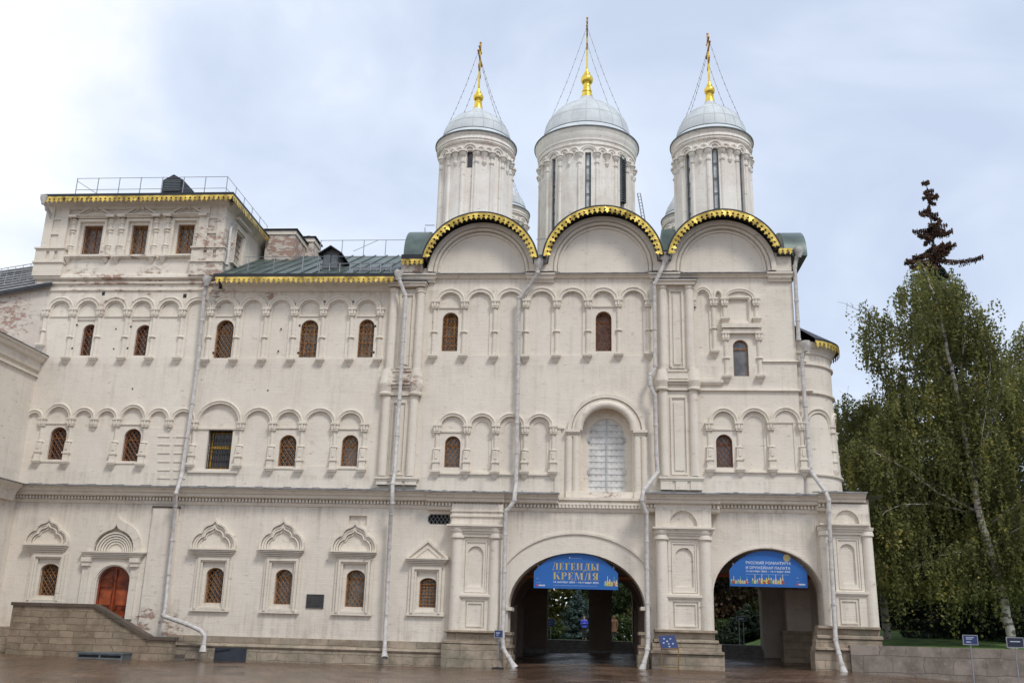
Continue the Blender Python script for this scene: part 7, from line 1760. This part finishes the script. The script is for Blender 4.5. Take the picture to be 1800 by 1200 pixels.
birch(9.0, [(1560,1105),(1548,1000),(1535,880),(1525,780),(1515,710)], [([(1540,900),(1500,820),(1478,760)], .06), ([(1530,820),(1560,760),(1580,720)], .05), ([(1525,780),(1500,730),(1490,700)], .03)],
      [(1466,710),(1478,695),(1500,705),(1520,692),(1545,678),(1575,668),(1600,690),(1610,800),(1600,960),(1560,1040),(1530,1020),(1500,900),(1488,860),(1475,820),(1466,770)], 2600, 'smaller birch standing close behind the right corner of the church', (1560,1105), seed=8, depth=2, leaf=.14)
birch(6.0, [(1880,1105),(1860,1000),(1840,850),(1825,720),(1812,620)], [([(1850,900),(1810,800),(1790,740)], .06), ([(1835,800),(1800,700),(1785,640)], .05)],
      [(1775,600),(1790,570),(1815,560),(1880,600),(1900,800),(1900,1050),(1800,1060),(1790,900),(1770,760),(1782,680)], 1600, 'birch cut off by the right edge of the view', (1880,1105), seed=5, depth=2)
def spruce(px, Y, ytop, zb, rmax, label, mat=ML_SPRU, dead_py=None, nwh=46, seed=1, dens=1.0, leaf=.20, sparse=1.0, name='spruce_tree'):
    global rng; rng = np.random.default_rng(seed); rd = random.Random(seed)
    top = at(px, ytop, Y); x0 = top.x; H = top.z-zb
    t = empty(name, (x0, Y, zb), label, 'tree')
    s = MB(); s.tube([(x0+rd.uniform(-.05, .05), Y, zb+H*i/12) for i in range(13)], [.02+.0125*H*(1-i/12) for i in range(13)], 8); zd = at(px, dead_py, Y).z if dead_py else 1e9
    G_, D_ = [], []; tw = s
    for k in range(nwh):
        f = (k+.3)/nwh; z = top.z-H*f**.9*.97; nb = rd.randint(5, 7); 
        for b_ in range(nb):
            a = rd.uniform(0, 2*math.pi); L_ = rmax*(f**.8)*rd.uniform(.65, 1.15)+.12; dead = z > zd
            if dead: L_ = (.16+9.5*f)*rd.uniform(.75, 1.0)*rd.choice((.55, .8, 1.0, 1.2, 1.5)); z += rd.uniform(-.25, .25)
            if dead and rd.random() < .15: continue
            m_ = max(4, int(L_/.10)); u = np.linspace(0, 1, m_)
            zz = z - L_*.45*u + L_*.28*u**2.2; X = x0+np.cos(a)*L_*u; Yv = Y+np.sin(a)*L_*u
            wd = (.10+.42*L_*.35*np.sin(np.pi*np.minimum(1, u*.9+.12)))*(.62 if dead else 1)
            cnt = int(m_*(9 if not dead else 26)*dens); i = rng.integers(0, m_, cnt); off = rng.uniform(-1, 1, cnt)*wd[i]
            C_ = np.stack([X[i]-np.sin(a)*off, Yv[i]+np.cos(a)*off, zz[i]-np.abs(off)*.45+rng.normal(0, .05, cnt)-rng.uniform(0, .10, cnt)], 1)
            (D_ if dead else G_).append(C_)
            if dead or L_ > 1: tw.tube([(X[0], Yv[0], zz[0]), (X[m_//2], Yv[m_//2], zz[m_//2]), (X[-1], Yv[-1], zz[-1])], [.03, .02, .008], 4, caps=False)
    c = leaves('crown', np.concatenate(G_ or D_), leaf, mat, t, .42)
    if D_ and G_: d = leaves('crown', np.concatenate(D_), leaf*.72, ML_DEAD, t, .45); d['label'] = 'brown dead upper crown'
    s.build('trunk', M_BK, t, 60)
    return t
spruce(1629, 12, 318, 1.9, 4.3, 'very tall spruce with a dead brown top rising behind the birch', dead_py=470, nwh=64, seed=12, dens=1.35, leaf=.22)
spruce(1700, 16, 880, 2.1, 4.2, 'low dark spruce under the birch crown', nwh=26, seed=4, leaf=.26)
spruce(1590, 22, 960, 2.4, 4.0, 'dark spruce beyond the lawn, nearest the church corner', nwh=24, seed=5, leaf=.28)
spruce(1800, 14, 930, 2.0, 3.6, 'dark spruce at the right edge behind the signs', nwh=24, seed=6, leaf=.26)
spruce(1017, 40, 1036, 1.3, 2.6, 'young blue spruce framed by the larger passage', mat=ML_BLUE, nwh=24, seed=7, leaf=.20, name='blue_spruce', dens=1.5)
spruce(1312, 30, 1062, 1.3, 3.4, 'dark spruce framed by the right passage', nwh=22, seed=9, leaf=.26)
def broadleaf(x, Y, zb, H, rad, mat, label, seed, n=5200, leaf=.34, group=None, trunk_r=.25, cz=.58, name='broadleaf_tree'):
    global rng; rng = np.random.default_rng(seed); rd = random.Random(seed)
    t = empty(name, (x, Y, zb), label, 'tree', group)
    s = MB(); s.tube([(x+rd.uniform(-.1, .1), Y, zb+H*.75*i/6) for i in range(7)], [trunk_r*(1-.12*i) for i in range(7)], 8)
    C_ = []
    for k in range(16):
        a = rd.uniform(0, 6.28); f = rd.random()**.6; bx, by, bz = x+math.cos(a)*rad*f*.75, Y+math.sin(a)*rad*f*.75, zb+H*(cz+rd.uniform(-.36, .32)); rr = rad*rd.uniform(.28, .5)
        s.tube([(x, Y, zb+H*rd.uniform(.25, .55)), ((x+bx)/2, (Y+by)/2, bz-.6), (bx, by, bz)], [trunk_r*.35, trunk_r*.22, .03], 5)
        m_ = n//16; d = rng.normal(size=(m_, 3)); d /= np.linalg.norm(d, axis=1)[:, None]; q = d*(rng.random(m_)**.4)[:, None]*rr; q[:, 2] *= .75
        q += np.sin(q*5+k)*.12; C_.append(q+[bx, by, bz])
    s.build('trunk', M_BK, t, 60); C_ = np.concatenate(C_); leaves('crown', C_[C_[:, 2] > zb+.3], leaf, mat, t, .7)
bgs = [(-14,44,12,4.5,ML_DARK),(-8,42,13,5,ML_DARK),(-5.0,52,14,5,ML_YEL),(0.5,56,15,6,ML_DARK),(4.5,46,12,4.5,ML_YEL),(8,54,15,5.5,ML_DARK),(13.5,44,13,5,ML_DARK),(10.0,36,9,3.6,ML_RED),(19,50,15,6,ML_DARK),(17,30,9,4.5,ML_DARK),(23,34,11,5,ML_DARK),(29,28,12,5,ML_DARK),(26,42,14,6,ML_DARK),(13.6,24,6.5,3.0,ML_DARK),(21,20,8,4,ML_DARK)]
kinds = {id(ML_DARK): 'dark green leafy tree in the park', id(ML_YEL): 'yellowing leafy tree in the park', id(ML_RED): 'small red leaved tree in the park'}
where = ['farthest left behind the palace', 'seen at the left of the larger passage', 'in the left half of the larger passage', 'in the middle of the larger passage', 'in the right half of the larger passage', 'at the left of the right passage', 'behind the right passage opening', 'above the dark spruce in the right passage', 'far behind the church corner', 'low behind the church corner', 'behind the tall spruce', 'far behind the leaning birch', 'deep in the park on the right', 'nearest the right end of the church', 'between the low spruces on the right']
for i, (x, Y, H, rad, m_) in enumerate(bgs):
    broadleaf(x, Y, 1.3 if x < 9.9 else lawn_z(Y, x)-.03, H, rad, m_, kinds[id(m_)]+', '+where[i], 40+i, n=7000 if i < 9 else 6000, leaf=.36, cz=.5)
rng = np.random.default_rng(77)
n_ = 26000; C_ = np.stack([rng.uniform(-45, 60, n_), rng.uniform(62, 74, n_), 1.3+rng.beta(1.2, 1.5, n_)*13.5], 1); C_[:, 2] += 1.5*np.sin(C_[:, 0]*.35)+1.0*np.sin(C_[:, 0]*.9)
tag(leaves('distant_wood', C_[C_[:, 2] > 1.0], .75, ML_DARK, None, .8), 'far off dark belt of trees closing the park', 'woodland', kind='stuff')
# clipped shrubs beyond the passages
for i, (x, Y, rr) in enumerate(((1.9, 38, 1.3), (-3.6, 36, 1.0), (9.4, 33, 1.2))):
    rng = np.random.default_rng(90+i); t = empty('shrub', (x, Y, 1.3), ('round dark shrub at the right of the larger passage', 'dark shrub at the left of the larger passage', 'dark shrub under the trees in the right passage')[i], 'shrub')
    d = rng.normal(size=(2600, 3)); d /= np.linalg.norm(d, axis=1)[:, None]; q = d*(rng.random(2600)**.35)[:, None]*[rr*1.3, rr, rr*.8]; q[:, 2] += 1.3+rr*.7; q[:, 0] += x; q[:, 1] += Y; leaves('foliage', q[q[:, 2] > 1.3], .2, ML_DARK, t, .7)
    s = MB(); s.tube([(x, Y, 1.28), (x, Y, 1.3+rr)], .06, 6); s.build('stem', M_BK, t)
